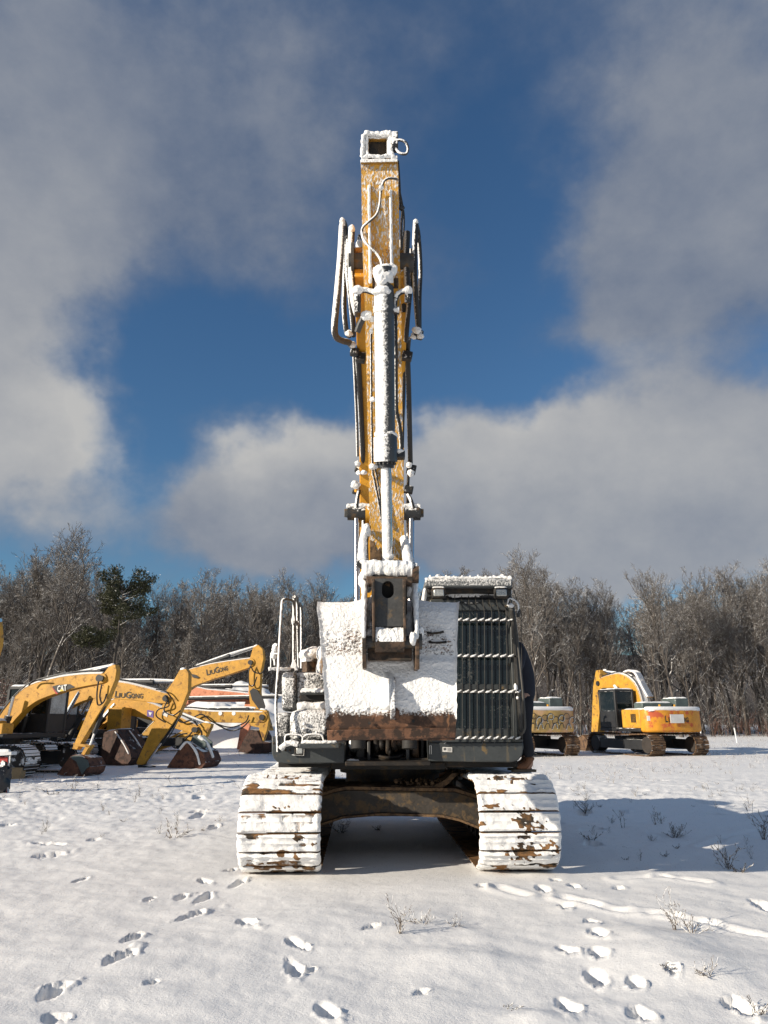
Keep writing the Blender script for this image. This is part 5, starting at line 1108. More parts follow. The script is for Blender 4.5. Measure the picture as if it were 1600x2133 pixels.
class Rig:
    def __init__(s, name, label, O, ang, group, scale=1.0):
        s.O = Vector((O[0], O[1], 0)); a = R(ang); s.F = Vector((math.cos(a), math.sin(a), 0)); s.S = Vector((-math.sin(a), math.cos(a), 0)); s.k = scale; s.near = 1
        s.r = thing(name, label, 'excavator', s.O, group); s.Rm = Matrix.Rotation(a, 3, 'Z')
    def L(s, f, l, z): return s.O + s.F * f + s.S * l + Vector((0, 0, z))
    def q(s, px, py, off=0.0):        # pixel -> (forward, z) in the machine's middle plane
        d = ray(px, py); o = s.O + s.S * off; C = Vector((0, 0, CAMZ)); k = (o - C).dot(s.S) / d.dot(s.S); p = C + d * k; return ((p - s.O).dot(s.F), p.z)
    def pl(s, pts, l0, l1, nm, m, par=None, bev=.0, pix=True):
        fz = [s.q(*p) for p in pts] if pix else pts; mb = MB(); mb.prism([s.L(f, l0, z) for f, z in fz], s.S * (l1 - l0)); return obj(nm, mb, m, par or s.r, bevel=bev)
    def bx(s, f0, f1, l0, l1, z0, z1, nm, m, bev=.03, par=None):
        mb = MB(); mb.hexa([s.L(f, l, z) for z in (z0, z1) for f, l in ((f0, l0), (f1, l0), (f1, l1), (f0, l1))]); return obj(nm, mb, m, par or s.r, bevel=bev)
    def crawl(s, l, hl, r=.42, w=.6, m=None):
        path, pt = track_loop(hl, r - .04, r, .19); mb = MB(); m = m or M['ptrack']
        for (f, z, a) in path:
            ca, sa = math.cos(a), math.sin(a); T_ = s.F * ca + Vector((0, 0, sa)); N_ = s.F * sa + Vector((0, 0, -ca)); c_ = s.L(f, l, z)
            h = T_ * (pt * .46); e = s.S * (w / 2)
            mb.hexa([c_ - h - e, c_ + h - e, c_ + h + e, c_ - h + e, c_ - h - e + N_ * .04, c_ + h - e + N_ * .04, c_ + h + e + N_ * .04, c_ - h + e + N_ * .04])
            mb.hexa([c_ - h * .2 - e, c_ + h * .1 - e, c_ + h * .1 + e, c_ - h * .2 + e, c_ - h * .2 - e + N_ * .07, c_ + h * .1 - e + N_ * .07, c_ + h * .1 + e + N_ * .07, c_ - h * .2 + e + N_ * .07])
        obj('track', mb, m, s.r)
        mb = MB(); mb.hexa([s.L(f, l + e, z) for z in (r * .55, r * 1.45) for f, e in ((-hl, -w * .32), (hl, -w * .32), (hl, w * .32), (-hl, w * .32))]); obj('track_frame', mb, M['pblack'], s.r, bevel=.02)
        for f in (-hl, hl):
            mb = MB(); mb.cyl(s.L(f, l - w * .36, r), s.L(f, l + w * .36, r), r * .74, n=20); obj('track_wheel', mb, M['ptrack'], s.r)
    def under(s, hl=1.7, g=1.15, r=.42, w=.6, m=None):
        for l in (-g, g): s.crawl(l, hl, r, w, m)
        s.bx(-.7, .7, -g, g, .35, .80, 'car_body', M['pblack']); mb = MB(); mb.cyl(s.L(0, 0, .78), s.L(0, 0, 1.02), .6, n=28); obj('swing_ring', mb, M['pblack'], s.r)
    def upper(s, m=None, w=1.35, rear=-2.6, zt=1.85, cab=True, zb=1.0, cabh=2.50):
        m = m or M['py']
        s.bx(rear + .5, 1.25, -w, w, zb, zb + .14, 'deck', M['pblack'])
        pts = [(rear + .62 + .0, -w), (rear + .62, w), (rear + .25, w * .97), (rear + .05, w * .7), (rear - .02, 0), (rear + .05, -w * .7), (rear + .25, -w * .97)]
        mb = MB(); mb.prism([s.L(f, l, zb + .05) for f, l in pts], (0, 0, zt - zb - .1)); obj('counterweight', mb, m, s.r, bevel=.05)
        s.bx(rear + .62, -.5, -w, w * .98, zb + .12, zt, 'engine_hood', m, .05)
        s.bx(-.5, .6, -w, -.45, zb + .12, zt - .35, 'side_box', m, .05)
        a, b = rear + .1, -.5; mb = MB(); A, B = np.meshgrid(np.linspace(0, 1, 18), np.linspace(0, 1, 18), indexing='ij'); Z = zt + .02 + .07 * fbm(A * 5, B * 5, a, 3) - .08 * (np.minimum(np.minimum(A, 1 - A), np.minimum(B, 1 - B)) < .03)
        pz = [[tuple(s.L(a + (b - a) * A[i, j], -w * .97 + 1.94 * w * B[i, j], Z[i, j])) for j in range(18)] for i in range(18)]; mb.grid(np.array(pz)); obj('snow_load', mb, M['snow'], s.r)
        pz = [[tuple(s.L(-.48 + 1.07 * A[i, j], -w * .98 + (w - .47) * B[i, j], Z[i, j] - .35)) for j in range(18)] for i in range(18)]; mb = MB(); mb.grid(np.array(pz)); obj('snow_load', mb, M['snow'], s.r)
        if cab:
            c0, c1, l0, l1, z0, z1 = -.25, 1.25, .42, w, zb + .14, cabh
            mb = MB()
            for f in (c0 + .05, c1 - .05):
                for l in (l0 + .05, l1 - .05): mb.hexa([s.L(f + a_, l + b_, z) for z in (z0, z1) for a_, b_ in ((-.05, -.05), (.05, -.05), (.05, .05), (-.05, .05))])
            mb.hexa([s.L(f, l, z) for z in (z1 - .1, z1) for f, l in ((c0, l0), (c1, l0), (c1, l1), (c0, l1))]); mb.hexa([s.L(f, l, z) for z in (z0, z0 + .55) for f, l in ((c0, l0), (c1 - .02, l0), (c1 - .02, l1), (c0, l1))])
            cb = obj('cab', mb, M['pblack'], s.r, bevel=.02)
            for (A_, B_) in (((c1 - .03, l0 + .1), (c1 - .03, l1 - .1)), ((c0 + .03, l0 + .1), (c0 + .03, l1 - .1)), ((c0 + .1, l1 - .03), (c1 - .1, l1 - .03)), ((c0 + .1, l0 + .03), (c1 - .1, l0 + .03))):
                mb = MB(); mb.add([s.L(*A_, z0 + .55), s.L(*B_, z0 + .55), s.L(*B_, z1 - .1), s.L(*A_, z1 - .1)], [(0, 1, 2, 3)]); obj('window', mb, M['pglass'] if rear > -2.59 or A_[0] > c1 - .1 else M['glass'], cb, smooth=0)
            mb = MB(); pz = [[tuple(s.L(c0 + (c1 - c0) * A[i, j], l0 + (l1 - l0) * B[i, j], z1 + Z[i, j] - zt)) for j in range(18)] for i in range(18)]; mb.grid(np.array(pz)); obj('snow_load', mb, M['snow'], s.r)
            mb = MB(); mb.box(s.L((c0 + c1) / 2 - .1, (l0 + l1) / 2, z0 + .75), (.5, .5, .9), s.Rm); obj('operator_seat', mb, M['pblack'], s.r, bevel=.05)
    def boom(s, pts, half, m=None, w=.30, snow=True, foot=True):
        m = m or M['py']; fz = [Vector((*s.q(*p, off=-w / 2 * s.near), 0)) for p in pts]
        sm, hw = cat(fz, [h_2 * .86 for h_2 in half], 5); up = []; dn = []
        for i, p in enumerate(sm):
            t_ = (sm[min(i + 1, len(sm) - 1)] - sm[max(i - 1, 0)]).normalized(); n_ = Vector((-t_.y, t_.x, 0)); up.append(p + n_ * hw[i]); dn.append(p - n_ * hw[i])
        e = sm[-1]; t_ = (sm[-1] - sm[-2]).normalized(); a0 = math.atan2(t_.y, t_.x); cap = [Vector((e.x + hw[-1] * math.cos(a0 + b_), e.y + hw[-1] * math.sin(a0 + b_), 0)) for b_ in (-1.2, -.75, -.25, .25, .75, 1.2)]
        prof = dn + cap + up[::-1]; s.boomo = s.pl([(p.x, p.y) for p in prof], -w / 2, w / 2, 'boom', m, pix=False, bev=.015)
        s.cl = sm
        if snow:
            mb = MB(); mb.tube([s.L(p.x, 0, p.y + .0) for p in up[3:]], .05, 6, jit=.4); 
            mb = MB(); A = [[tuple(s.L(p.x, l, p.y + (.045 if abs(l) < w * .4 else -.02))) for l in np.linspace(-w / 2 - .01, w / 2 + .01, 6)] for p in up]; mb.grid(np.array(A)); obj('snow_load', mb, M['snow'], s.r)
            for l in (-w * .3, w * .3):
                mb = MB(); mb.tube([s.L(p.x, l, p.y + .08) for p in up[2:-1]], .022, 6); obj('steel_pipe', mb, M['pblack'], s.r)
        if hasattr(s, 'pinr'): pass
        mb = MB(); mb.cyl(s.L(e.x, -w / 2 - .06, e.y), s.L(e.x, w / 2 + .06, e.y), hw[-1] * .55, n=16); obj('boom_pin', mb, M['pblack'], s.boomo)
    def cylr(s, a, b, frac=.55, r=.075, l=(0,), m=None, nm='stick_cylinder', pix=True, snow=True, rm=None):
        (fa, za), (fb, zb) = (s.q(*a), s.q(*b)) if pix else (a, b)
        for x in l:
            A_, B_ = s.L(fa, x, za), s.L(fb, x, zb); C_ = A_.lerp(B_, frac); mb = MB(); mb.tube([A_, C_], r, 12); mb.tube([C_ - (B_ - A_).normalized() * .10, C_ + (B_ - A_).normalized() * .03], r * 1.2, 12); o = obj(nm, mb, m or M['pblack'], s.r)
            mb = MB(); mb.tube([C_, B_], r * .55, 10); obj('piston_rod', mb, rm or M['chrome'], o)
            if snow:
                mb = MB(); mb.tube([A_ + Vector((0, 0, r * .85)), C_ + Vector((0, 0, r * .95)), B_ + Vector((0, 0, r * .5))], [r * .55, r * .6, r * .4], 7, smooth=3, jit=.3); obj('snow_load', mb, M['snow'], o)
    def stick(s, outline, m=None, w=.22, pin=None):
        s.sto = s.pl([s.q(*p, off=-w / 2) for p in outline], -w / 2, w / 2, 'stick', m or M['py'], bev=.012, pix=False)
        if pin:
            f, z = s.q(*pin); mb = MB(); mb.cyl(s.L(f, -w / 2 - .05, z), s.L(f, w / 2 + .05, z), .10, n=14); obj('stick_pin', mb, M['pblack'], s.sto)
        (f0, z0), (f1, z1) = s.q(*outline[0]), s.q(*outline[1]); mb = MB(); mb.tube([s.L(f0, 0, z0 + .02), s.L(f1, 0, z1 + .01)], .06, 7, jit=.3); obj('snow_load', mb, M['snow'], s.sto)
    def bucket(s, outline, w=1.1, m=None, lip=None):
        fz = [s.q(*p, off=-w / 2) for p in outline]; mb = MB()
        for l in (-w / 2, w / 2 - .03): mb.prism([s.L(f, l, z) for f, z in fz], s.S * .03)
        n = len(fz); sk = (n - 1,) if lip is None else lip; 
        for i in range(n):
            if i in sk: continue
            (fa, za), (fb, zb) = fz[i], fz[(i + 1) % n]; d_ = Vector((fb - fa, zb - za)); nn = Vector((-d_.y, d_.x)).normalized() * .03
            mb.hexa([s.L(fa, -w / 2, za), s.L(fb, -w / 2, zb), s.L(fb, w / 2, zb), s.L(fa, w / 2, za), s.L(fa + nn.x, -w / 2, za + nn.y), s.L(fb + nn.x, -w / 2, zb + nn.y), s.L(fb + nn.x, w / 2, zb + nn.y), s.L(fa + nn.x, w / 2, za + nn.y)])
        return obj('bucket', mb, m or M['prust'], s.r)
    def letters(s, txt, a, b, hpx, w=.30, m=None, bold=.02):
        """lettering along the near face of the boom from px a to px b"""
        l = -w / 2 - .012; (fa, za), (fb, zb) = s.q(*a, off=l), s.q(*b, off=l); A_, B_ = s.L(fa, l, za), s.L(fb, l, zb); ux = (B_ - A_).normalized(); uy = (-s.S).cross(ux).normalized()
        if uy.z < 0: uy = -uy
        size = hpx * zc(A_) / FPX / .70; mb, wd = text_mb(txt, size, A_, ux, uy, -s.S, 1.0, .002, bold)
        k = (B_ - A_).length / max(wd, 1e-6); mb, wd = text_mb(txt, size, A_, ux, uy, -s.S, k, .002, bold); return obj('lettering', mb, m or M['letter'], s.r, smooth=0)
    def hoses(s, runs, l=-.30, r=.022):
        for pts in runs:
            mb = MB(); mb.tube([s.L(*(lambda t_: (t_[0], l, t_[1]))(s.q(*p, off=l))) for p in pts], r, 6, smooth=5); obj('hydraulic_hose', mb, M['pblack'], s.r, smooth=60)

GL = 'yellow excavators parked in a row on the left'
# A: the one with the black badge
a = Rig('excavator', 'yellow excavator with a black and white badge on its arched arm, bucket on the snow', (-11.4, 22.3), -12, GL)
a.under(); a.upper()
a.boom([(-26, 1560), (12, 1498), (58, 1450), (112, 1429), (165, 1418), (212, 1413)], (.20, .30, .34, .28, .23, .17))
a.stick([(226, 1389), (240, 1384), (243, 1396), (240, 1416), (222, 1460), (160, 1562), (150, 1560), (196, 1452), (207, 1415)], pin=(212, 1413))
a.cylr((88, 1424), (233, 1387), .55, .075, m=M['pblack'])
a.cylr((22, 1545), (47, 1452), .55, .085, l=(-.38, .38), nm='lift_cylinder', snow=False)
a.cylr((217, 1470), (188, 1552), .68, .06, nm='bucket_cylinder', snow=False, rm=M['rod_snow'])
a.pl([(158, 1547), (192, 1552), (191, 1557), (158, 1553)], -.12, .12, 'link', M['py']); a.pl([(185, 1552), (192, 1553), (177, 1578), (171, 1576)], -.12, .12, 'link', M['py'])
bk = a.bucket([(120, 1614), (147, 1578), (158, 1574), (180, 1582), (187, 1597), (183, 1610), (168, 1619)], .75, M['prust'], lip=(6,))
a.pl([a.q(*p, off=-.38) for p in [(148, 1576), (158, 1573), (172, 1575), (184, 1585), (187, 1597), (180, 1602), (172, 1614), (167, 1602), (160, 1586), (152, 1581)]], -.41, -.38, 'wear_plate', M['pgreen'], bk, pix=False)
l = -.16; A_ = [a.L(*(lambda t_: (t_[0], l, t_[1]))(a.q(x, y, off=l))) for x, y in ((109, 1430), (119, 1427), (146, 1425), (156, 1431), (120, 1444))]; mb = MB(); mb.prism(A_, -a.S * .006); bd = obj('badge', mb, M['pblack'], a.r)
mb = MB(); mb.prism([a.L(*(lambda t_: (t_[0], l, t_[1]))(a.q(x, y, off=l))) for x, y in ((108, 1431), (110, 1432), (121, 1445), (117, 1446))], -a.S * .006); obj('badge_stripe', mb, M['redp'], a.r)
a.letters('CAT', (119, 1441), (139, 1438), 12, m=M['wletter'], w=.335, bold=.035)
mb = MB(); mb.prism([a.L(*(lambda t_: (t_[0], l - .012, t_[1]))(a.q(x, y, off=l))) for x, y in ((125, 1440.5), (129, 1434.5), (134, 1439.5))], -a.S * .012); obj('badge_triangle', mb, mat('badge_yellow', (.8, .55, .05), .5), a.r)
a.hoses([[(205, 1420), (202, 1445), (204, 1468), (216, 1462), (222, 1445)], [(60, 1428), (70, 1418), (95, 1417)], [(212, 1426), (208, 1450), (212, 1466)]])
a.bx(.75, 1.15, -1.3, -.85, 1.02, 1.42, 'tool_box', M['py'])
# C: lettered machine behind it, stick without a bucket
c = Rig('excavator', 'yellow excavator with dark lettering on its level arm and no bucket on its stick', (-12.7, 26.4), -12, GL)
c.under(); c.upper()
c.boom([(55, 1532), (92, 1490), (140, 1455), (195, 1436), (262, 1440), (345, 1455)], (.22, .36, .38, .36, .33, .20), w=.32)
c.stick([(374, 1396), (387, 1393), (393, 1402), (392, 1440), (372, 1490), (300, 1592), (287, 1596), (284, 1588), (330, 1485), (340, 1465), (346, 1445)], pin=(350, 1454), w=.24)
c.cylr((236, 1421), (386, 1421), .56, .085); c.cylr((124, 1545), (180, 1443), .55, .10, l=(-.42, .42), nm='lift_cylinder', rm=M['chrome'])
c.cylr((374, 1490), (306, 1590), .55, .065, nm='bucket_cylinder'); c.pl([(294, 1592), (318, 1596), (318, 1601), (294, 1601)], -.2, .2, 'link', M['pblack'])
c.letters('L', (238, 1452.5), (246, 1452.7), 13, w=.33); c.letters('IU', (246, 1453), (260, 1453.4), 9.5, w=.33); c.letters('G', (260, 1453.6), (271.5, 1454), 13, w=.33); c.letters('ONG', (271.5, 1454), (297, 1454.5), 9.5, w=.33)
c.hoses([[(345, 1448), (352, 1470), (330, 1478), (326, 1492), (345, 1505)], [(348, 1460), (342, 1480), (360, 1490), (376, 1480)], [(375, 1492), (355, 1530), (330, 1560)], [(325, 1436), (345, 1440), (358, 1455)]], l=-.26)
mb = MB(); l = -.125; mb.prism([c.L(*(lambda t_: (t_[0], l, t_[1]))(c.q(x, y, off=l))) for x, y in ((340, 1480), (351, 1485), (348, 1494), (338, 1489))], -c.S * .006); obj('sticker', mb, M['sticker'], c.r)
# D: folded machine behind, purple badge
d_ = Rig('excavator', 'yellow excavator with a small purple badge, folded low beneath the lettered arm', (-11.6, 29.6), -12, GL)
d_.under(); d_.upper()
d_.boom([(180, 1535), (212, 1492), (255, 1470), (315, 1483), (365, 1503), (408, 1520)], (.22, .38, .42, .36, .28, .2), w=.32)
d_.stick([(425, 1505), (440, 1508), (438, 1516), (428, 1535), (350, 1555), (300, 1575), (298, 1560), (335, 1545), (400, 1512)], M['py2'], pin=(408, 1520), w=.26)
d_.cylr((300, 1462), (434, 1510), .55, .09); d_.cylr((205, 1525), (252, 1467), .5, .10, l=(-.42, .42), nm='lift_cylinder')
l = -.17; mb = MB(); mb.prism([d_.L(*(lambda t_: (t_[0], l, t_[1]))(d_.q(x, y, off=l))) for x, y in ((307, 1479), (320, 1481), (319, 1495), (306, 1492))], -d_.S * .006); obj('badge', mb, mat('purple_badge', (.13, .08, .30), .5), d_.r)
mb = MB(); mb.prism([d_.L(*(lambda t_: (t_[0], l - .01, t_[1]))(d_.q(x, y, off=l))) for x, y in ((309.5, 1483), (317, 1484.5), (313, 1491.5))], -d_.S * .006); obj('badge_triangle', mb, M['wletter'], d_.r)
d_.hoses([[(365, 1495), (380, 1505), (400, 1500), (412, 1512)], [(400, 1525), (385, 1540), (360, 1545), (330, 1540)], [(405, 1530), (418, 1540), (420, 1525), (412, 1515)], [(390, 1528), (372, 1532), (352, 1552)]], l=-.28, r=.03)
d_.bx(1.3, 1.9, -.9, -.2, 1.1, 1.95, 'tool_box', M['py'])
d_.bx(2.6, 4.2, -.35, .35, .55, .85, 'drawbar', M['pblack'])
# H: long yellow beam-like arm with round openings
h_ = Rig('excavator', 'dull yellow excavator whose long low arm has two round openings', (-13.2, 33.2), -12, GL)
h_.under(); h_.upper(M['py2'])
h_.boom([(300, 1535), (335, 1505), (380, 1490), (440, 1493), (500, 1494), (546, 1494)], (.2, .30, .30, .27, .27, .25), M['py2'])
h_.cylr((330, 1479), (528, 1478), .95, .09); h_.stick([(540, 1478), (556, 1480), (560, 1500), (556, 1522), (548, 1545), (540, 1520)], M['py2'])
mb = MB()
for x in (459, 487):
    f, z = h_.q(x, 1486, off=-.15); mb.cyl(h_.L(f, -.148, z), h_.L(f, -.165, z), .085, n=16)
obj('boom_opening', mb, M['snow'], h_.r)
h_.hoses([[(395, 1500), (420, 1488), (445, 1505), (480, 1515), (510, 1505), (518, 1490)], [(450, 1508), (480, 1522), (505, 1515), (520, 1500)]], l=-.3, r=.03)
# F: the tall lettered one
f_ = Rig('excavator', 'big yellow excavator with its lettered arm raised highest of the left row', (-12.3, 36.6), -12, GL)
f_.under(1.9, 1.3); f_.upper(w=1.45)
f_.boom([(318, 1530), (345, 1468), (385, 1420), (430, 1402), (475, 1391), (522, 1380)], (.25, .45, .52, .46, .38, .24), w=.38)
f_.stick([(527, 1349), (538, 1343), (547, 1352), (549, 1372), (543, 1400), (541, 1440), (545, 1500), (524, 1502), (518, 1440), (517, 1400), (521, 1370)], pin=(522, 1380), w=.28)
f_.cylr((405, 1392), (532, 1348), .58, .11); f_.cylr((330, 1530), (372, 1440), .55, .11, l=(-.48, .48), nm='lift_cylinder')
f_.letters('L', (430, 1407), (437, 1405.2), 12, w=.39); f_.letters('IU', (437, 1405.3), (448, 1402.6), 9, w=.39); f_.letters('G', (448, 1402.6), (457, 1400.3), 12, w=.39); f_.letters('ONG', (457, 1400.3), (475, 1396), 9, w=.39)
f_.pl([(525, 1440), (532, 1434), (540, 1437), (552, 1455), (557, 1472), (553, 1484), (543, 1476), (530, 1458)], -.30, -.24, 'round_cover', M['pblack'])
f_.pl([(524, 1490), (535, 1498), (560, 1505), (566, 1522), (548, 1516), (528, 1512), (520, 1502)], -.3, .3, 'bucket_link', M['py2'])
f_.bucket([(497, 1566), (512, 1535), (522, 1521), (534, 1523), (545, 1545), (562, 1548), (570, 1560), (552, 1567), (525, 1571)], 1.5, M['pdrust'], lip=(8,))
f_.hoses([[(523, 1385), (518, 1400), (519, 1425), (528, 1428), (535, 1410)], [(523, 1388), (530, 1400), (545, 1402), (552, 1390)], [(555, 1478), (563, 1500), (566, 1510)], [(372, 1395), (385, 1385), (405, 1384)]], l=-.33, r=.03)
l = -.195; mb = MB(); mb.prism([f_.L(*(lambda t_: (t_[0], l, t_[1]))(f_.q(x, y, off=l))) for x, y in ((400, 1404), (409, 1406), (416, 1411), (412, 1413), (402, 1411))], -f_.S * .05); obj('boom_socket', mb, M['pblack'], f_.r)
# G: faded orange one behind
g_ = Rig('excavator', 'faded orange-pink excavator whose long low arm lies behind the yellow ones', (-14.6, 41), -12, 'faded machines at the back of the left row')
g_.under(1.9, 1.3); g_.upper(M['pink'], w=1.45)
g_.boom([(325, 1525), (352, 1480), (395, 1448), (430, 1449), (475, 1451), (517, 1453)], (.25, .42, .46, .38, .32, .24), M['pink'], w=.34)
g_.cylr((400, 1431), (560, 1429), .52, .10); g_.stick([(518, 1438), (528, 1440), (526, 1470), (524, 1500), (508, 1555), (494, 1566), (493, 1560), (502, 1510), (510, 1465)], M['pink'], pin=(517, 1453))
g_.cylr((385, 1456), (590, 1452), .98, .09, l=(-.5,), nm='lift_cylinder')
# near machine whose arm end pokes into the frame at the left
n_ = Rig('excavator', 'yellow excavator of which only an arm end shows at the left edge', (-14.6, 17.6), -12, GL)
n_.under(); n_.upper()
n_.boom([(-460, 1560), (-360, 1420), (-280, 1345), (-190, 1335), (-110, 1345), (-30, 1352)], (.22, .34, .36, .3, .26, .18))
n_.stick([(-30, 1290), (-18, 1285), (-9, 1292), (-6, 1330), (-8, 1345), (-20, 1385), (-60, 1500), (-78, 1498), (-40, 1390), (-30, 1350)], pin=(-30, 1352))
n_.pl([(-24, 1287), (-14, 1288), (-9, 1296), (-8, 1338), (-22, 1345), (-21, 1310)], -.20, -.18, 'side_plate', M['pgreen']); n_.cylr((-250, 1318), (2, 1292), .55, .08)

# two loose buckets on the snow
def loose_bucket(label, px, py, D, pts, w, m, ang):
    """pts: side outline in metres (forward, z)"""
    x = (px - 800) / FPX * (D * CP - CAMZ * SP * 1.0); r = Rig('excavator_bucket', label, (x, D), ang, None); r.r['category'] = 'bucket'; n = len(pts); mb = MB()
    for l in (-w / 2, w / 2 - .03): mb.prism([r.L(f, l, z) for f, z in pts], r.S * .03)
    for i in range(n - 1):
        (fa, za), (fb, zb) = pts[i], pts[i + 1]; t_ = Vector((fb - fa, zb - za)).normalized() * 0; nn = Vector((-(zb - za), fb - fa)).normalized() * .035
        mb.hexa([r.L(fa, -w / 2, za), r.L(fb, -w / 2, zb), r.L(fb, w / 2, zb), r.L(fa, w / 2, za), r.L(fa + nn.x, -w / 2, za + nn.y), r.L(fb + nn.x, -w / 2, zb + nn.y), r.L(fb + nn.x, w / 2, zb + nn.y), r.L(fa + nn.x, w / 2, za + nn.y)])
    obj('shell', mb, m, r.r); return r
lb = loose_bucket('rust-brown bucket lying on its open side on the snow right of the empty stick', 403, 1598, 25.0, [(-.62, .02), (-.25, .55), (-.02, .80), (.22, .66), (.55, .48), (.68, .22), (.55, .05), (.1, .0)], 1.1, M['prust'], -14)
for l in (-.22, .22):
    mb = MB(); mb.prism([lb.L(f, l, z) for f, z in ((-.1, .72), (.0, .98), (.18, 1.02), (.50, .80), (.52, .62), (.2, .62))], lb.S * .04); obj('bucket_ear', mb, M['pgreen'], lb.r, bevel=.008)
mb = MB(); mb.tube([lb.L(-.25, -.56, .57), lb.L(-.02, -.56, .82), lb.L(.22, -.57, .68), lb.L(.40, -.57, .45), lb.L(.52, -.57, .12)], .045, 7, smooth=4, jit=.4); mb.tube([lb.L(.2, -.2, 1.0), lb.L(.52, -.1, .72), lb.L(.68, 0, .3)], .07, 7, smooth=4, jit=.4); obj('snow_load', mb, M['snow'], lb.r)
lb = loose_bucket('dark wine-red bucket standing upright in front of the yellow tool box', 262, 1590, 27.0, [(-.62, .0), (-.60, 1.05), (-.1, 1.15), (.5, .5), (.62, .22), (.45, .0)], 1.1, M['pdrust'], -20)
mb = MB()
for a0, b0 in (((-.15, -.56, 1.12), (.55, -.56, .35)), ((.0, .0, 1.15), (.62, .2, .30))): mb.tube([lb.L(*a0), lb.L((a0[0] + b0[0]) / 2 + .05, (a0[1] + b0[1]) / 2, (a0[2] + b0[2]) / 2), lb.L(*b0)], .03, 6, smooth=4, jit=.4)
mb.tube([lb.L(-.6, -.5, 1.10), lb.L(-.4, 0, 1.14), lb.L(-.2, .5, 1.17)], .06, 7, jit=.5); obj('snow_load', mb, M['snow'], lb.r)

# red and white cart at the left edge, wooden block by the crawler
cr = thing('service_cart', 'small red and white cart at the left edge, dark plastic bag hanging on it', 'cart', GP(4, 1652) * 1.0)
D_ = cr.location.y
mb = MB(); mb.prism([P(-22, 1568, D_), P(24, 1566, D_), P(24, 1573, D_), P(-22, 1576, D_)], (0, .25, 0)); obj('cart_top', mb, M['whitep'], cr, bevel=.01)
mb = MB(); mb.tube([P(-20, 1567, D_ + .2), P(0, 1565, D_ + .2), P(22, 1566, D_ + .2)], .05, 8, jit=.3, smooth=3); obj('snow_load', mb, M['snow'], cr)
mb = MB(); mb.prism([P(8, 1576, D_ + .1), P(18, 1576, D_ + .1), P(15, 1654, D_ + .1), P(4, 1654, D_ + .1)], (0, .1, 0)); obj('cart_leg', mb, M['whitep'], cr, bevel=.01)
mb = MB(); mb.prism([P(-22, 1577, D_ + .08), P(16, 1577, D_ + .08), P(16, 1592, D_ + .08), P(-22, 1592, D_ + .08)], (0, .1, 0)); obj('side_panel', mb, M['redp'], cr, bevel=.01)
mb = MB(); mb.prism([P(3, 1638, D_ + .07), P(14, 1638, D_ + .07), P(13, 1655, D_ + .07), P(2, 1655, D_ + .07)], (0, .1, 0)); obj('cart_foot', mb, M['redp'], cr, bevel=.01)
mb = MB(); mb.tube([P(22, 1574, D_), P(21, 1610, D_), P(19, 1644, D_)], .02, 8); obj('cart_handle', mb, M['rail'], cr)
bg_ = MB(); bg_.ball(P(2, 1620, D_ - .05), (.20, .16, .36), n=20, m=14, jit=.25, seed=5); tag(obj('plastic_bag', bg_, mat('black_plastic', (.012, .014, .020), .3, snow=-.9), origin=P(2, 1650, D_ - .05)), 'crumpled dark plastic bag hanging on the red and white cart', 'bag')
wb = MB(); q = GP(35, 1622); wb.box((q.x, q.y, .13), (.34, .2, .30), Matrix.Rotation(R(-12), 3, 'Z')); tag(obj('wooden_block', wb, mat('raw_wood', (.36, .25, .13), .8, vary=.2), origin=(q.x, q.y, 0), bevel=.008), 'square tan wooden block on the snow beside the nearest parked crawler track', 'block')

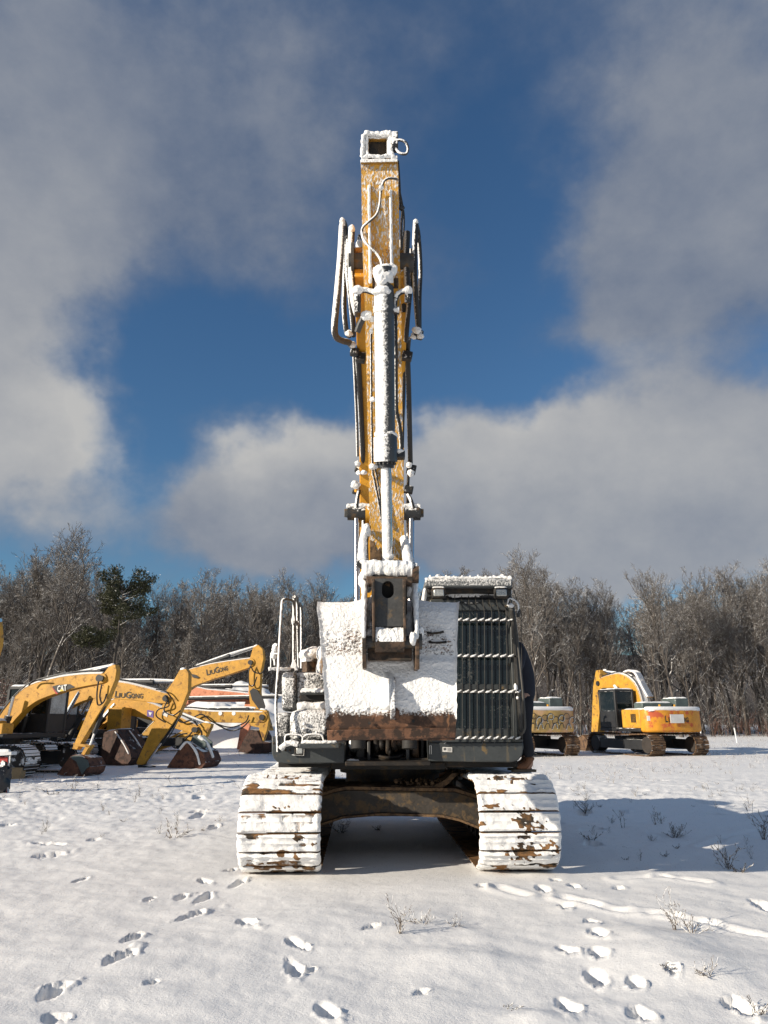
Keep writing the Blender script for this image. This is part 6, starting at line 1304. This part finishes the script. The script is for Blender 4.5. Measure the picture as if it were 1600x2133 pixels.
# right: two machines seen from behind
def rear_machine(label, cxp, Y, ang, full, grp):
    X = (cxp - 800) / FPX * (Y * CP); r = Rig('excavator', label, (X, Y), ang, grp); tb = M['ptrack_br']
    r.under(1.85, 1.14, .46, .70, tb)
    w = 1.46; rear = -2.3
    pts = [(rear + .7, -w), (rear + .7, w), (rear + .30, w), (rear + .12, w * .86), (rear + .0, w * .5), (rear - .03, 0), (rear + .0, -w * .5), (rear + .12, -w * .86), (rear + .30, -w)]
    mb = MB(); mb.prism([r.L(f, l, .98) for f, l in pts], (0, 0, .98)); cw = obj('counterweight', mb, mat('counterweight_yellow', (.62, .27, .02), .5, vary=.2, snow=-.72, wdir=(-.05, -.1, .99), namp=1.2, nscale=3, dirt=(.50, .10, .04), damt=.42, dscale=2.2) if full else mat('sprayed_yellow', (.55, .36, .12), .6, vary=.2, snow=-.85, wdir=(-.05, -.1, .99), namp=1.1, nscale=3, dirt=(.60, .38, .22), damt=.42, dscale=1.3), r.r, bevel=.09)
    r.bx(rear + .7, 1.3, -w, w, 1.0, 1.14, 'deck', M['pblack']); r.bx(rear + .68, 1.0, -w, -.40, 1.14, 1.93, 'pump_house', M['py'], .05); r.bx(rear + .68, -.35, -.45, w - .02, 1.14, 1.93, 'engine_hood', M['py'], .05)
    A, B = np.meshgrid(np.linspace(0, 1, 24), np.linspace(0, 1, 24), indexing='ij'); e = np.minimum(np.minimum(A, 1 - A), np.minimum(B, 1 - B)); Z = 1.95 + .08 * fbm(A * 6, B * 6, cxp, 3) - .10 * (e < .03) - .03 * (e < .08)
    mb = MB(); mb.grid(np.array([[tuple(r.L(rear + .08 + 1.9 * A[i, j], (-w + 2 * w * B[i, j]) * (.93 + .05 * A[i, j]), Z[i, j])) for j in range(24)] for i in range(24)])); obj('snow_load', mb, M['snow'], r.r)
    for (f0, f1, l0, l1, z1, nm) in ((-1.5, -.9, -.45, 1.15, 2.22, 'hood_cover'), (-1.6, -.7, -1.25, -.55, 2.42, 'air_filter_box')):
        r.bx(f0, f1, l0, l1, 1.9, z1, nm, M['pgreen'], .04); mb = MB(); mb.grid(np.array([[tuple(r.L(f0 + (f1 - f0) * A[i, j], l0 + (l1 - l0) * B[i, j], z1 + (Z[i, j] - 1.95))) for j in range(24)] for i in range(24)])); obj('snow_load', mb, M['snow'], r.r)
    mb = MB(); mb.tube([r.L(-1.1, -.95, 2.4), r.L(-1.1, -.95, 2.62), r.L(-1.15, -.98, 2.72), r.L(-1.3, -1.02, 2.74)], .06, 10, smooth=3); obj('exhaust_pipe', mb, M['pblack'], r.r)
    mb = MB()
    for l in (-.35, .45): mb.tube([r.L(-1.75, l, 2.0), r.L(-1.75, l, 2.14)], .05, 8)
    obj('lifting_eye', mb, M['py'], r.r)
    # cab on the far-left corner
    c0, c1, l0, l1, z0, z1 = .0, 1.25, .40, w, 1.14, 2.85; mb = MB()
    sb = MB(); sb.tube([r.L(f + .07, l, 1.95) for f, l in pts[2:]], .10, 8, jit=.3); obj('snow_load', sb, M['snow'], r.r)
    for f in (c0 + .05, c1 - .05):
        for l in (l0 + .06, l1 - .06): mb.hexa([r.L(f + a_, l + b_, z) for z in (z0, z1) for a_, b_ in ((-.06, -.06), (.06, -.06), (.06, .06), (-.06, .06))])
    mb.hexa([r.L(f, l, z) for z in (z1 - .12, z1) for f, l in ((c0, l0), (c1, l0), (c1, l1), (c0, l1))]); mb.hexa([r.L(f, l, z) for z in (z0, z0 + .75) for f, l in ((c0, l0), (c1, l0), (c1, l1), (c0, l1))]); cb = obj('cab', mb, M['pblack'], r.r, bevel=.03)
    for (A_, B_) in (((c0 + .03, l0 + .1), (c0 + .03, l1 - .1)), ((c0 + .1, l1 - .03), (c1 - .1, l1 - .03)), ((c1 - .03, l0 + .1), (c1 - .03, l1 - .1)), ((c0 + .1, l0 + .03), (c1 - .1, l0 + .03))):
        mb = MB(); mb.add([r.L(*A_, z0 + .75), r.L(*B_, z0 + .75), r.L(*B_, z1 - .12), r.L(*A_, z1 - .12)], [(0, 1, 2, 3)]); obj('window', mb, M['glass'], cb, smooth=0)
    mb = MB(); mb.grid(np.array([[tuple(r.L(c0 + (c1 - c0) * A[i, j], l0 + (l1 - l0) * B[i, j], z1 + (Z[i, j] - 1.95))) for j in range(24)] for i in range(24)])); obj('snow_load', mb, M['snow'], r.r)
    mb = MB(); mb.box(r.L(.4, .9, 1.9), (.5, .5, 1.2), r.Rm); obj('operator_seat', mb, M['redp'] if full else M['pblack'], r.r, bevel=.05)
    return r, w, rear
K_, w_, rr_ = rear_machine('orange-yellow excavator seen from behind on the right, lettered rear half covered by a white sheet', 1340, 34.4, 109, True, 'excavators seen from behind')
J_, w2_, rr2_ = rear_machine('yellow excavator with sprayed graffiti on its rear, half hidden behind the caged cab', 1083, 34.0, 112, False, 'excavators seen from behind')
# boom of K in its own plane
K_.boom([(1352, 1505), (1346, 1470), (1332, 1436), (1306, 1419), (1264, 1424)], (.3, .42, .46, .42, .26), w=.5)
K_.stick([(1256, 1397), (1264, 1396), (1266, 1410), (1268, 1440), (1262, 1500), (1258, 1540), (1246, 1540), (1248, 1490), (1250, 1430)], M['py2'], w=.42)
K_.cylr((1318, 1412), (1262, 1400), .5, .10); K_.cylr((1345, 1500), (1296, 1428), .5, .11, l=(-.45, .45), nm='lift_cylinder', rm=M['whitep'])
for i, (o1, o2) in enumerate(((-.1, 0), (.1, 4), (.3, 8), (-.3, -4))):
    mb = MB(); mb.tube([K_.L(*(lambda t_: (t_[0], o1 - .2, t_[1]))(K_.q(x + o2, y))) for x, y in ((1290, 1405), (1303, 1397), (1318, 1402), (1330, 1425), (1345, 1452))], .05, 7, smooth=5, jit=.2); obj('snowy_pipe', mb, mat('snowed_pipe', (.45, .25, .08), .6, snow=-.1) if i == 0 else bpy.data.materials['snowed_pipe'], K_.r)
K_.bucket([(1236, 1564), (1240, 1538), (1256, 1530), (1268, 1542), (1262, 1566)], 1.2, M['ptrack_br'])
K_.letters
def rear_text(r, txt, l0, l1, z, h, m, rear=-2.3, bold=.03, dep=.03):
    A_, B_ = r.L(rear - dep, l0, z), r.L(rear - dep, l1, z); ux = (B_ - A_).normalized(); mb, wd = text_mb(txt, h / .7, A_, ux, Vector((0, 0, 1)), -r.F, 1, .01, bold); k = (B_ - A_).length / wd
    mb, wd = text_mb(txt, h / .7, A_, ux, Vector((0, 0, 1)), -r.F, k, .01, bold); obj('lettering', mb, m, r.r, smooth=0)
rear_text(K_, 'L', .72, .56, 1.40, .26, M['letter']); rear_text(K_, 'IU', .53, .34, 1.40, .19, M['letter']); rear_text(K_, 'G', .30, .08, 1.40, .26, M['letter']); rear_text(K_, 'ONG', .04, -.52, 1.40, .19, M['letter'])
mb = MB(); mb.hexa([K_.L(f, l, z) for z in (1.36, 1.72) for f, l in ((rr_ - .10, -.22), (rr_ - .08, -.22), (rr_ - .08, .48), (rr_ - .10, .48))]); obj('taped_sheet', mb, M['sticker'], K_.r)
mb = MB(); mb.hexa([K_.L(f, l, z) for z in (1.45, 1.66) for f, l in ((rr_ + .10, 1.0), (rr_ + .12, 1.0), (rr_ + .22, 1.44), (rr_ + .20, 1.44))]); obj('taped_sheet', mb, M['sticker'], K_.r)
for k in range(4):
    mb = MB(); mb.hexa([K_.L(f, w_ + .005, z) for z in (1.35, 1.72) for f in ()] or [K_.L(-1.35 + k * .09 + a_, w_ + b_, z) for z in (1.38, 1.74) for a_, b_ in ((0, -.02), (.045, -.02), (.045, .006), (0, .006))]); obj('air_slot', mb, M['pblack'], K_.r)
# sprayed loops on J
def spray(r, curves, m, rad=.014):
    for pts in curves:
        mb = MB(); mb.tube([r.L(-2.335 + .10 * (abs(l) / 1.48) ** 4, l, z) for l, z in pts], rad, 5, smooth=6); obj('graffiti', mb, m, r.r)
cvs = []
for i in range(9):
    c0_, z0_ = 1.1 - i * .28, 1.45 + .08 * math.sin(i * 2.1); cvs.append([(c0_ + .16 * math.cos(a), z0_ + .18 * math.sin(a * (1.0 if i % 2 else 1.0)) + .04 * a) for a in np.linspace(-.6, 5.2 - .3 * (i % 3), 9)])
for i in range(6):
    c0_ = 1.0 - i * .36; cvs.append([(c0_, 1.12), (c0_ - .10, 1.32), (c0_ - .22, 1.34), (c0_ - .27, 1.16)])
spray(J_, cvs, mat('spray_black', (.02, .02, .025), .6)); spray(J_, [[(l - .03, z - .03) for l, z in c_] for c_ in cvs[::2]], mat('spray_pale', (.55, .62, .62), .6), .012)
# leaning white fence stakes at the edge of the wood
for i, (x, y0, y1, lean) in enumerate(((1461, 1514, 1544, -5), (1533, 1516, 1540, -6))):
    p, q = P(x + lean * .6, y0, 50), P(x - lean * .3, y1, 50); q.z = -.05; mb = MB(); mb.tube([q, p], .04, 7)
    tag(obj('fence_stake', mb, M['whitep'], origin=tuple(q)), ('leaning white stake just right of the lettered excavator rear', 'leaning white stake at the wood edge farther right, nearer the picture margin')[i], 'stake', 'white stakes along the wood edge')

# pine between the bare trees
pr_ = thing('pine_tree', 'dark pine with a ragged green crown among the bare trees above the parked machines', 'tree', (P(235, 1500, 62).x, 62, 0))
def pine():
    rnd = random.Random(21); segs = []; tips = []
    base = Vector((pr_.location.x, 62, 0)); H = P(235, 1232, 62).z
    for (dx, hh, wob) in ((0.2, H, .5), (-2.6, H * .70, .8)):
        p = base + Vector((-.4, 0, 0)); pts = [p]
        for i in range(9): p = base + Vector((-.4 + dx * ((i + 1) / 9) ** 1.2 + rnd.gauss(0, .16) * wob, rnd.gauss(0, .2), hh * (i + 1) / 9)); pts.append(p)
        for i in range(9): segs.append((tuple(pts[i]), tuple(pts[i + 1]), .20 * (1 - i * .09), .20 * (1 - (i + 1) * .09)))
        for k in range(22 if dx > 0 else 12):
            u = rnd.uniform(.66, 1.0) ** .8 if dx > 0 else rnd.uniform(.7, 1); i = min(8, int(u * 9)); b = pts[i].lerp(pts[i + 1], u * 9 - i); a = rnd.uniform(0, 6.28); e = Vector((math.cos(a), math.sin(a), rnd.uniform(.1, .55))).normalized(); L_ = rnd.uniform(1.6, 3.9) * (1.25 - .55 * u) * (1 if dx > 0 else .7); m_ = b + e * L_ * .5 + Vector((0, 0, .1)); t_ = b + e * L_ + Vector((0, 0, .35))
            segs += [(tuple(b), tuple(m_), .06, .04), (tuple(m_), tuple(t_), .04, .02)]
            if dx > 0 or u > .8: tips += [m_.lerp(t_, .2), m_.lerp(t_, .6), t_, t_ + Vector((0, 0, .3))]
    V, F = tubes(segs, 6); npobj('trunk', V, F, M['bark_dark'], parent=pr_)
    V = []; F = []
    for c_ in tips:
        rad = rnd.uniform(.45, .85)
        for k in range(110):
            d_2 = Vector((rnd.gauss(0, 1), rnd.gauss(0, 1), rnd.gauss(0, .6))).normalized(); o_ = c_ + Vector((d_2.x, d_2.y, d_2.z * .6)) * rad * rnd.uniform(.2, 1); q = Vector((rnd.gauss(0, 1), rnd.gauss(0, 1), rnd.gauss(.5, 1))).normalized(); e = q.orthogonal().normalized() * .028; L_ = .17; b = len(V)
            V += [o_ - e, o_ + e, o_ + q * L_ + e, o_ + q * L_ - e]; F.append((b, b + 1, b + 2, b + 3))
    npobj('crown', np.array([tuple(v) for v in V]), np.array(F), M['needles'], parent=pr_, smooth=False)
pine()
# russet oak scrub at the foot of the wood
def scrub(px, D, hh, label, seed):
    rnd = random.Random(seed); x = (px - 800) / FPX * D * CP; r = thing('leafy_shrub', label, 'shrub', (x, D, 0), 'russet scrub along the wood'); segs = []; V = []; F = []
    for k in range(16):
        p = Vector((x + rnd.gauss(0, .6), D + rnd.gauss(0, .4), 0)); d2 = Vector((rnd.gauss(0, .3), rnd.gauss(0, .3), 1)).normalized(); L_ = hh * rnd.uniform(.6, 1)
        for i in range(5):
            q = p + d2 * L_ / 5; segs.append((tuple(p), tuple(q), .02, .016)); p = q; d2 = (d2 + Vector((rnd.gauss(0, .25), rnd.gauss(0, .25), 0))).normalized()
            if i:
                for j in range(16):
                    o_ = p + Vector((rnd.gauss(0, .32), rnd.gauss(0, .32), rnd.gauss(0, .28))); a_ = Vector((rnd.gauss(0, 1), rnd.gauss(0, 1), rnd.gauss(0, 1))).normalized() * .075; b_ = a_.orthogonal().normalized() * .05; n0 = len(V); V += [o_ - a_, o_ - b_, o_ + a_, o_ + b_]; F.append((n0, n0 + 1, n0 + 2, n0 + 3))
    v, f = tubes(segs, 4); npobj('stems', v, f, M['bark'], parent=r); npobj('dead_leaves', np.array([tuple(a_) for a_ in V]), np.array(F), M['twig_red'], parent=r, smooth=False)
scrub(18, 60, 5.2, 'russet-leaved oak scrub at the left edge behind the parked arms', 1); scrub(48, 62, 3.6, 'low russet scrub above the black-badged arm', 2)

# ------------------------------------------------------------------ the person on the track beside the cab
PX0, PY0, PZ0 = 1.655, 8.98, .955
pe = thing('person', 'person in dark clothes and brown boots standing on the crawler track beside the cab', 'person', (PX0, PY0, PZ0))
M['skin'] = mat('skin', (.42, .25, .18), .5, vary=.06); M['navy'] = mat('navy_cloth', (.012, .015, .026), .9, vary=.25, bumps=.4); M['denim'] = mat('dark_trouser_cloth', (.013, .015, .022), .9, vary=.25); M['boot'] = mat('brown_boot_leather', (.17, .075, .035), .6, vary=.25); M['sole'] = mat('boot_sole', (.10, .085, .065), .8); M['hair'] = mat('dark_hair', (.02, .015, .012), .6)
def skin(nm, V, E, Rr, m, par, sub=2, root=0):
    me = bpy.data.meshes.new(nm); me.from_pydata([tuple(Vector(v)) for v in V], E, []); o = bpy.data.objects.new(nm, me); COL.objects.link(o); o.parent = par
    sk = o.modifiers.new('skin', 'SKIN'); sk.use_smooth_shade = True; me.skin_vertices.new() if not me.skin_vertices else None
    for i, s_ in enumerate(me.skin_vertices[0].data): r_ = Rr[i]; s_.radius = (r_, r_) if not hasattr(r_, '__len__') else r_; s_.use_root = (i == root)
    ss = o.modifiers.new('sub', 'SUBSURF'); ss.levels = sub; ss.render_levels = sub; me.materials.append(m); return o
# local frame: -x is towards the cab, +x the back of the jacket
HIP = (.02, 0, .86); V = [HIP, (.035, 0, 1.05), (.02, 0, 1.24), (-.04, 0, 1.40), (-.10, 0, 1.50), (-.14, 0, 1.60), (-.165, 0, 1.68)]
E = [(i, i + 1) for i in range(6)]; Rr = [.09, .085, .095, .09, .050, .085, .088]
def limb(pts, rads, frm):
    b = len(V); V.extend(pts); Rr.extend(rads); E.append((frm, b)); E.extend((b + i, b + i + 1) for i in range(len(pts) - 1)); return b + len(pts) - 1
hands = []
for sy in (-1, 1):
    limb([(.02, sy * .10, .80), (-.01, sy * .12, .45), (.05, sy * .12, .10), (.03, sy * .12, .05), (-.10, sy * .125, .035)], [.085, .062, .042, .042, .035], 0)
    e = limb([(-.02, sy * .19, 1.40), (-.06, sy * .26, 1.16), (-.22, sy * .24, 1.20), (-.33, sy * .22, 1.26)], [.058, .045, .036, .026], 3)
    # palm with five fingers closed on the door rail
    w0 = Vector((-.33, sy * .22, 1.26)); limb([tuple(w0 + Vector((-.05, 0, .015)))], [.030], e); pi = len(V) - 1
    for k in range(4):
        b0 = w0 + Vector((-.085, sy * (-.030 + k * .020), .03)); ln = (.036, .042, .040, .032)[k]
        limb([tuple(b0), tuple(b0 + Vector((-ln * .8, 0, -.004))), tuple(b0 + Vector((-ln * 1.1, 0, -.028))), tuple(b0 + Vector((-ln * .7, 0, -.045)))], [.0095, .009, .0085, .008], pi)
    limb([tuple(w0 + Vector((-.05, -sy * .034, .0))), tuple(w0 + Vector((-.075, -sy * .046, -.018))), tuple(w0 + Vector((-.095, -sy * .036, -.034)))], [.011, .0095, .0085], pi)
body = skin('body', V, E, Rr, M['skin'], pe)
mb = MB(); c_ = Vector((PX0 - .165, PY0, PZ0 + 1.66)); mb.ball(c_, (.098, .080, .118), n=22, m=16); face = obj('head', mb, M['skin'], pe, smooth=60)
mb = MB(); mb.ball(c_ + Vector((-.100, 0, -.012)), (.018, .014, .028), n=10, m=8); mb.ball(c_ + Vector((0, -.08, -.01)), (.020, .010, .032), n=10, m=8); mb.ball(c_ + Vector((0, .08, -.01)), (.020, .010, .032), n=10, m=8); obj('facial_features', mb, M['skin'], face, smooth=60)
mb = MB(); mb.ball(c_ + Vector((-.088, -.030, .012)), .012, n=8, m=6); mb.ball(c_ + Vector((-.088, .030, .012)), .012, n=8, m=6); obj('eyes', mb, M['hair'], face)
mb = MB(); mb.ball(c_ + Vector((-.088, 0, -.058)), (.010, .026, .007), n=10, m=6); obj('mouth', mb, M['redp'], face)
mb = MB(); mb.ball(c_ + Vector((.018, 0, .028)), (.098, .088, .108), n=20, m=14, jit=.05, seed=3); obj('hair', mb, M['hair'], pe, smooth=60)
# clothes
V = [(.03, 0, .74), (.045, 0, .98), (.035, 0, 1.16), (.0, 0, 1.34), (-.07, 0, 1.47)]; E = [(0, 1), (1, 2), (2, 3), (3, 4)]; Rr = [.150, .150, .155, .14, .08]
for sy in (-1, 1): limb([(-.015, sy * .19, 1.40), (-.05, sy * .275, 1.17), (-.20, sy * .245, 1.19), (-.30, sy * .225, 1.245)], [.085, .070, .058, .050], 3)
skin('jacket', V, E, Rr, M['navy'], pe, root=0)
V = [(.03, 0, .90), (.03, 0, .78)]; E = [(0, 1)]; Rr = [.145, .15]
for sy in (-1, 1): limb([(.025, sy * .10, .70), (.0, sy * .125, .44), (.045, sy * .125, .14)], [.105, .082, .070], 1)
skin('trousers', V, E, Rr, M['denim'], pe, root=0)
for sy in (-1, 1):
    V = [(.05, sy * .125, .17), (.045, sy * .125, .085), (-.04, sy * .128, .060), (-.13, sy * .132, .048)]; E = [(0, 1), (1, 2), (2, 3)]; Rr = [.060, .056, .050, .042]
    bt_ = skin('boot', V, E, Rr, M['boot'], pe, root=1); mb = MB(); o_ = Vector((PX0, PY0, PZ0)); mb.prism([o_ + Vector(q) for q in [(.105, sy * .128 - .045, .0), (.105, sy * .128 + .045, .0), (.0, sy * .128 + .04, .0), (-.10, sy * .131 + .052, .0), (-.175, sy * .132 + .035, .0), (-.185, sy * .132 - .02, 0), (-.15, sy * .132 - .05, .0), (-.02, sy * .128 - .042, .0)]], (0, 0, .028)); obj('boot_sole', mb, M['sole'], pe, bevel=.006)

# ------------------------------------------------------------------ dry weeds poking out of the snow
M['weed'] = mat('dry_weed', (.085, .065, .045), .9, vary=.4, snow=-.55, wdir=(-.3, -.3, .9), namp=1, nscale=40)
M['weed_l'] = mat('dry_weed_frosted', (.16, .12, .085), .9, vary=.4, snow=-.55, wdir=(-.4, -.4, .8), namp=1, nscale=40)
def weed_mesh(seed, h, n, spread, lying=0.0, r=.0032, m='weed'):
    rnd = random.Random(seed); segs = []
    for k in range(n):
        p = Vector((rnd.gauss(0, .012), rnd.gauss(0, .012), -.03)); d2 = Vector((rnd.gauss(0, spread * 2), rnd.gauss(0, spread * 2), 1 - lying)).normalized(); L_ = h * rnd.uniform(.5, 1.1)
        for i in range(4):
            q = p + d2 * L_ / 4; segs.append((tuple(p), tuple(q), r * (1.2 - .2 * i), r * (1 - .2 * i)))
            if i:
                for j in range(rnd.randrange(1, 4)):
                    e = (d2 + Vector((rnd.gauss(0, .6), rnd.gauss(0, .6), rnd.gauss(.1, .4)))).normalized(); q2 = q + e * L_ * rnd.uniform(.10, .28); segs.append((tuple(q), tuple(q2), r * .7, r * .6))
                    if rnd.random() < .6: segs.append((tuple(q2), tuple(q2 + (e + Vector((rnd.gauss(0, .5), rnd.gauss(0, .5), .3))).normalized() * L_ * .10), r * .8, r * .9))
            p = q; d2 = (d2 + Vector((rnd.gauss(0, .2), rnd.gauss(0, .2), -.1 * lying))).normalized()
    return mesh_of('dry_weed', segs, M[m], 4)
WV = [weed_mesh(1, .34, 7, .12), weed_mesh(2, .22, 9, .22), weed_mesh(3, .15, 8, .3, .4), weed_mesh(4, .28, 4, .08), weed_mesh(5, .20, 14, .35, .3, .003), weed_mesh(6, .10, 5, .3, .6)]
WL = [weed_mesh(11, .30, 9, .12, m='weed_l'), weed_mesh(12, .18, 9, .28, .4, m='weed_l')]
def weed(px, py, me, s, label, seed=0, group='dry weeds poking through the snow'):
    g = GP(px, py); o = bpy.data.objects.new('dry_weed', me); COL.objects.link(o); o.location = (g.x, g.y, gz(g.x, g.y)); o.scale = (s, s, s); o.rotation_euler.z = seed * 1.7; tag(o, label, 'weed', group); return o
weed(832, 1950, WL[0], .75, 'frosted upright weed tuft standing alone in the near snow below the bucket', 1)
weed(885, 1930, WL[1], .8, 'low frosted twig tuft just right of the upright near tuft', 2); weed(950, 1930, WL[1], .6, 'flattened pale stalks in the near snow right of centre', 3)
weed(1408, 1938, WL[0], .8, 'frosted twiggy weed on the right beside the long furrow', 4); weed(1440, 1945, WL[1], .9, 'short bent frosted stalk right of the furrow tuft', 5)
weed(1478, 2048, WL[1], .7, 'knobbly frosted stalk on the low snow ridge at the right', 6); weed(1390, 2030, WV[5], .8, 'dark twig stub poking out of the snow ridge', 7)
weed(1060, 2097, WV[5], .9, 'tiny dark twig in the near snow at the bottom centre', 8); weed(1572, 2110, WV[2], .8, 'thin dark twigs at the bottom right corner', 9)
weed(1515, 1805, WV[1], 1.2, 'dark spiky tuft in the small shadow at the right edge', 10); weed(1545, 1812, WV[2], 1.2, 'spread dark stalks beside the spiky tuft at the right edge', 11)
weed(1405, 1740, WV[4], 1.1, 'widest dark weed clump in the long shadow right of the excavator', 12); weed(1365, 1715, WV[0], .7, 'tall thin weed rising behind the wide clump in the shadow', 13)
weed(1300, 1722, WV[3], .9, 'single upright stalk in the shadow midway to the clump', 14); weed(1235, 1752, WV[2], 1.2, 'low dark sprig in the shadow near the crawler track', 15)
weed(1560, 1680, WV[0], .7, 'thin tall weed in the shadow at the far right', 16); weed(712, 1735, WV[4], 1.0, 'dark weed tuft seen beneath the excavator beside the left track', 17); weed(790, 1730, WV[2], .9, 'sparse dark stalks beneath the middle of the excavator', 18)
weed(360, 1742, WL[1], 1.6, 'frosted mat of stalks on the snow left of the excavator', 19); weed(150, 1652, WV[3], 1.3, 'upright weed in front of the nearest parked bucket', 20); weed(105, 1658, WV[2], 1.6, 'low weed sprig beside the red and white cart', 21)
weed(1220, 1690, WV[4], 1.2, 'bushy weed right beside the top of the crawler track', 22); weed(1590, 1745, WL[0], 1.3, 'frosted pale clump at the right edge beside the shadow', 23)
rnd = random.Random(55)
for i in range(90):
    rg = i < 66; px = rnd.uniform(1180, 1600) if rg else rnd.uniform(0, 480); py = rnd.uniform(1600, 1800) if rg else rnd.uniform(1640, 1760)
    if rnd.random() < .35 and rg: py = rnd.uniform(1595, 1660)
    o = weed(px, py, rnd.choice(WV if rg and py > 1665 else WL + WV[:4]), rnd.uniform(.25, .65), 'small dry weed stalk in the trodden snow right of the excavator' if rg else 'small dry weed stalk in the open snow left of the excavator', i)
def stubble():
    rnd = random.Random(31); segs = []
    for k in range(4200):
        D = rnd.uniform(17, 60); x = rnd.uniform(.08, .62) * D if rnd.random() < .72 else rnd.uniform(-.6, .0) * D
        if fbm(np.array([x * .35]), np.array([D * .35]), 2.0, 2)[0] < .47: continue
        z = gz(x, D); p = Vector((x, D, z - .03)); d2 = Vector((rnd.gauss(0, .4), rnd.gauss(0, .4), 1)).normalized(); L_ = rnd.uniform(.05, .18); q = p + d2 * L_; segs.append((tuple(p), tuple(q), .006, .004)); segs.append((tuple(q), tuple(q + Vector((rnd.gauss(0, .07), rnd.gauss(0, .07), .03))), .004, .003))
    V, F = tubes(segs, 3); o = npobj('stubble', V, F, M['weed_l']); o['kind'] = 'stuff'
stubble()
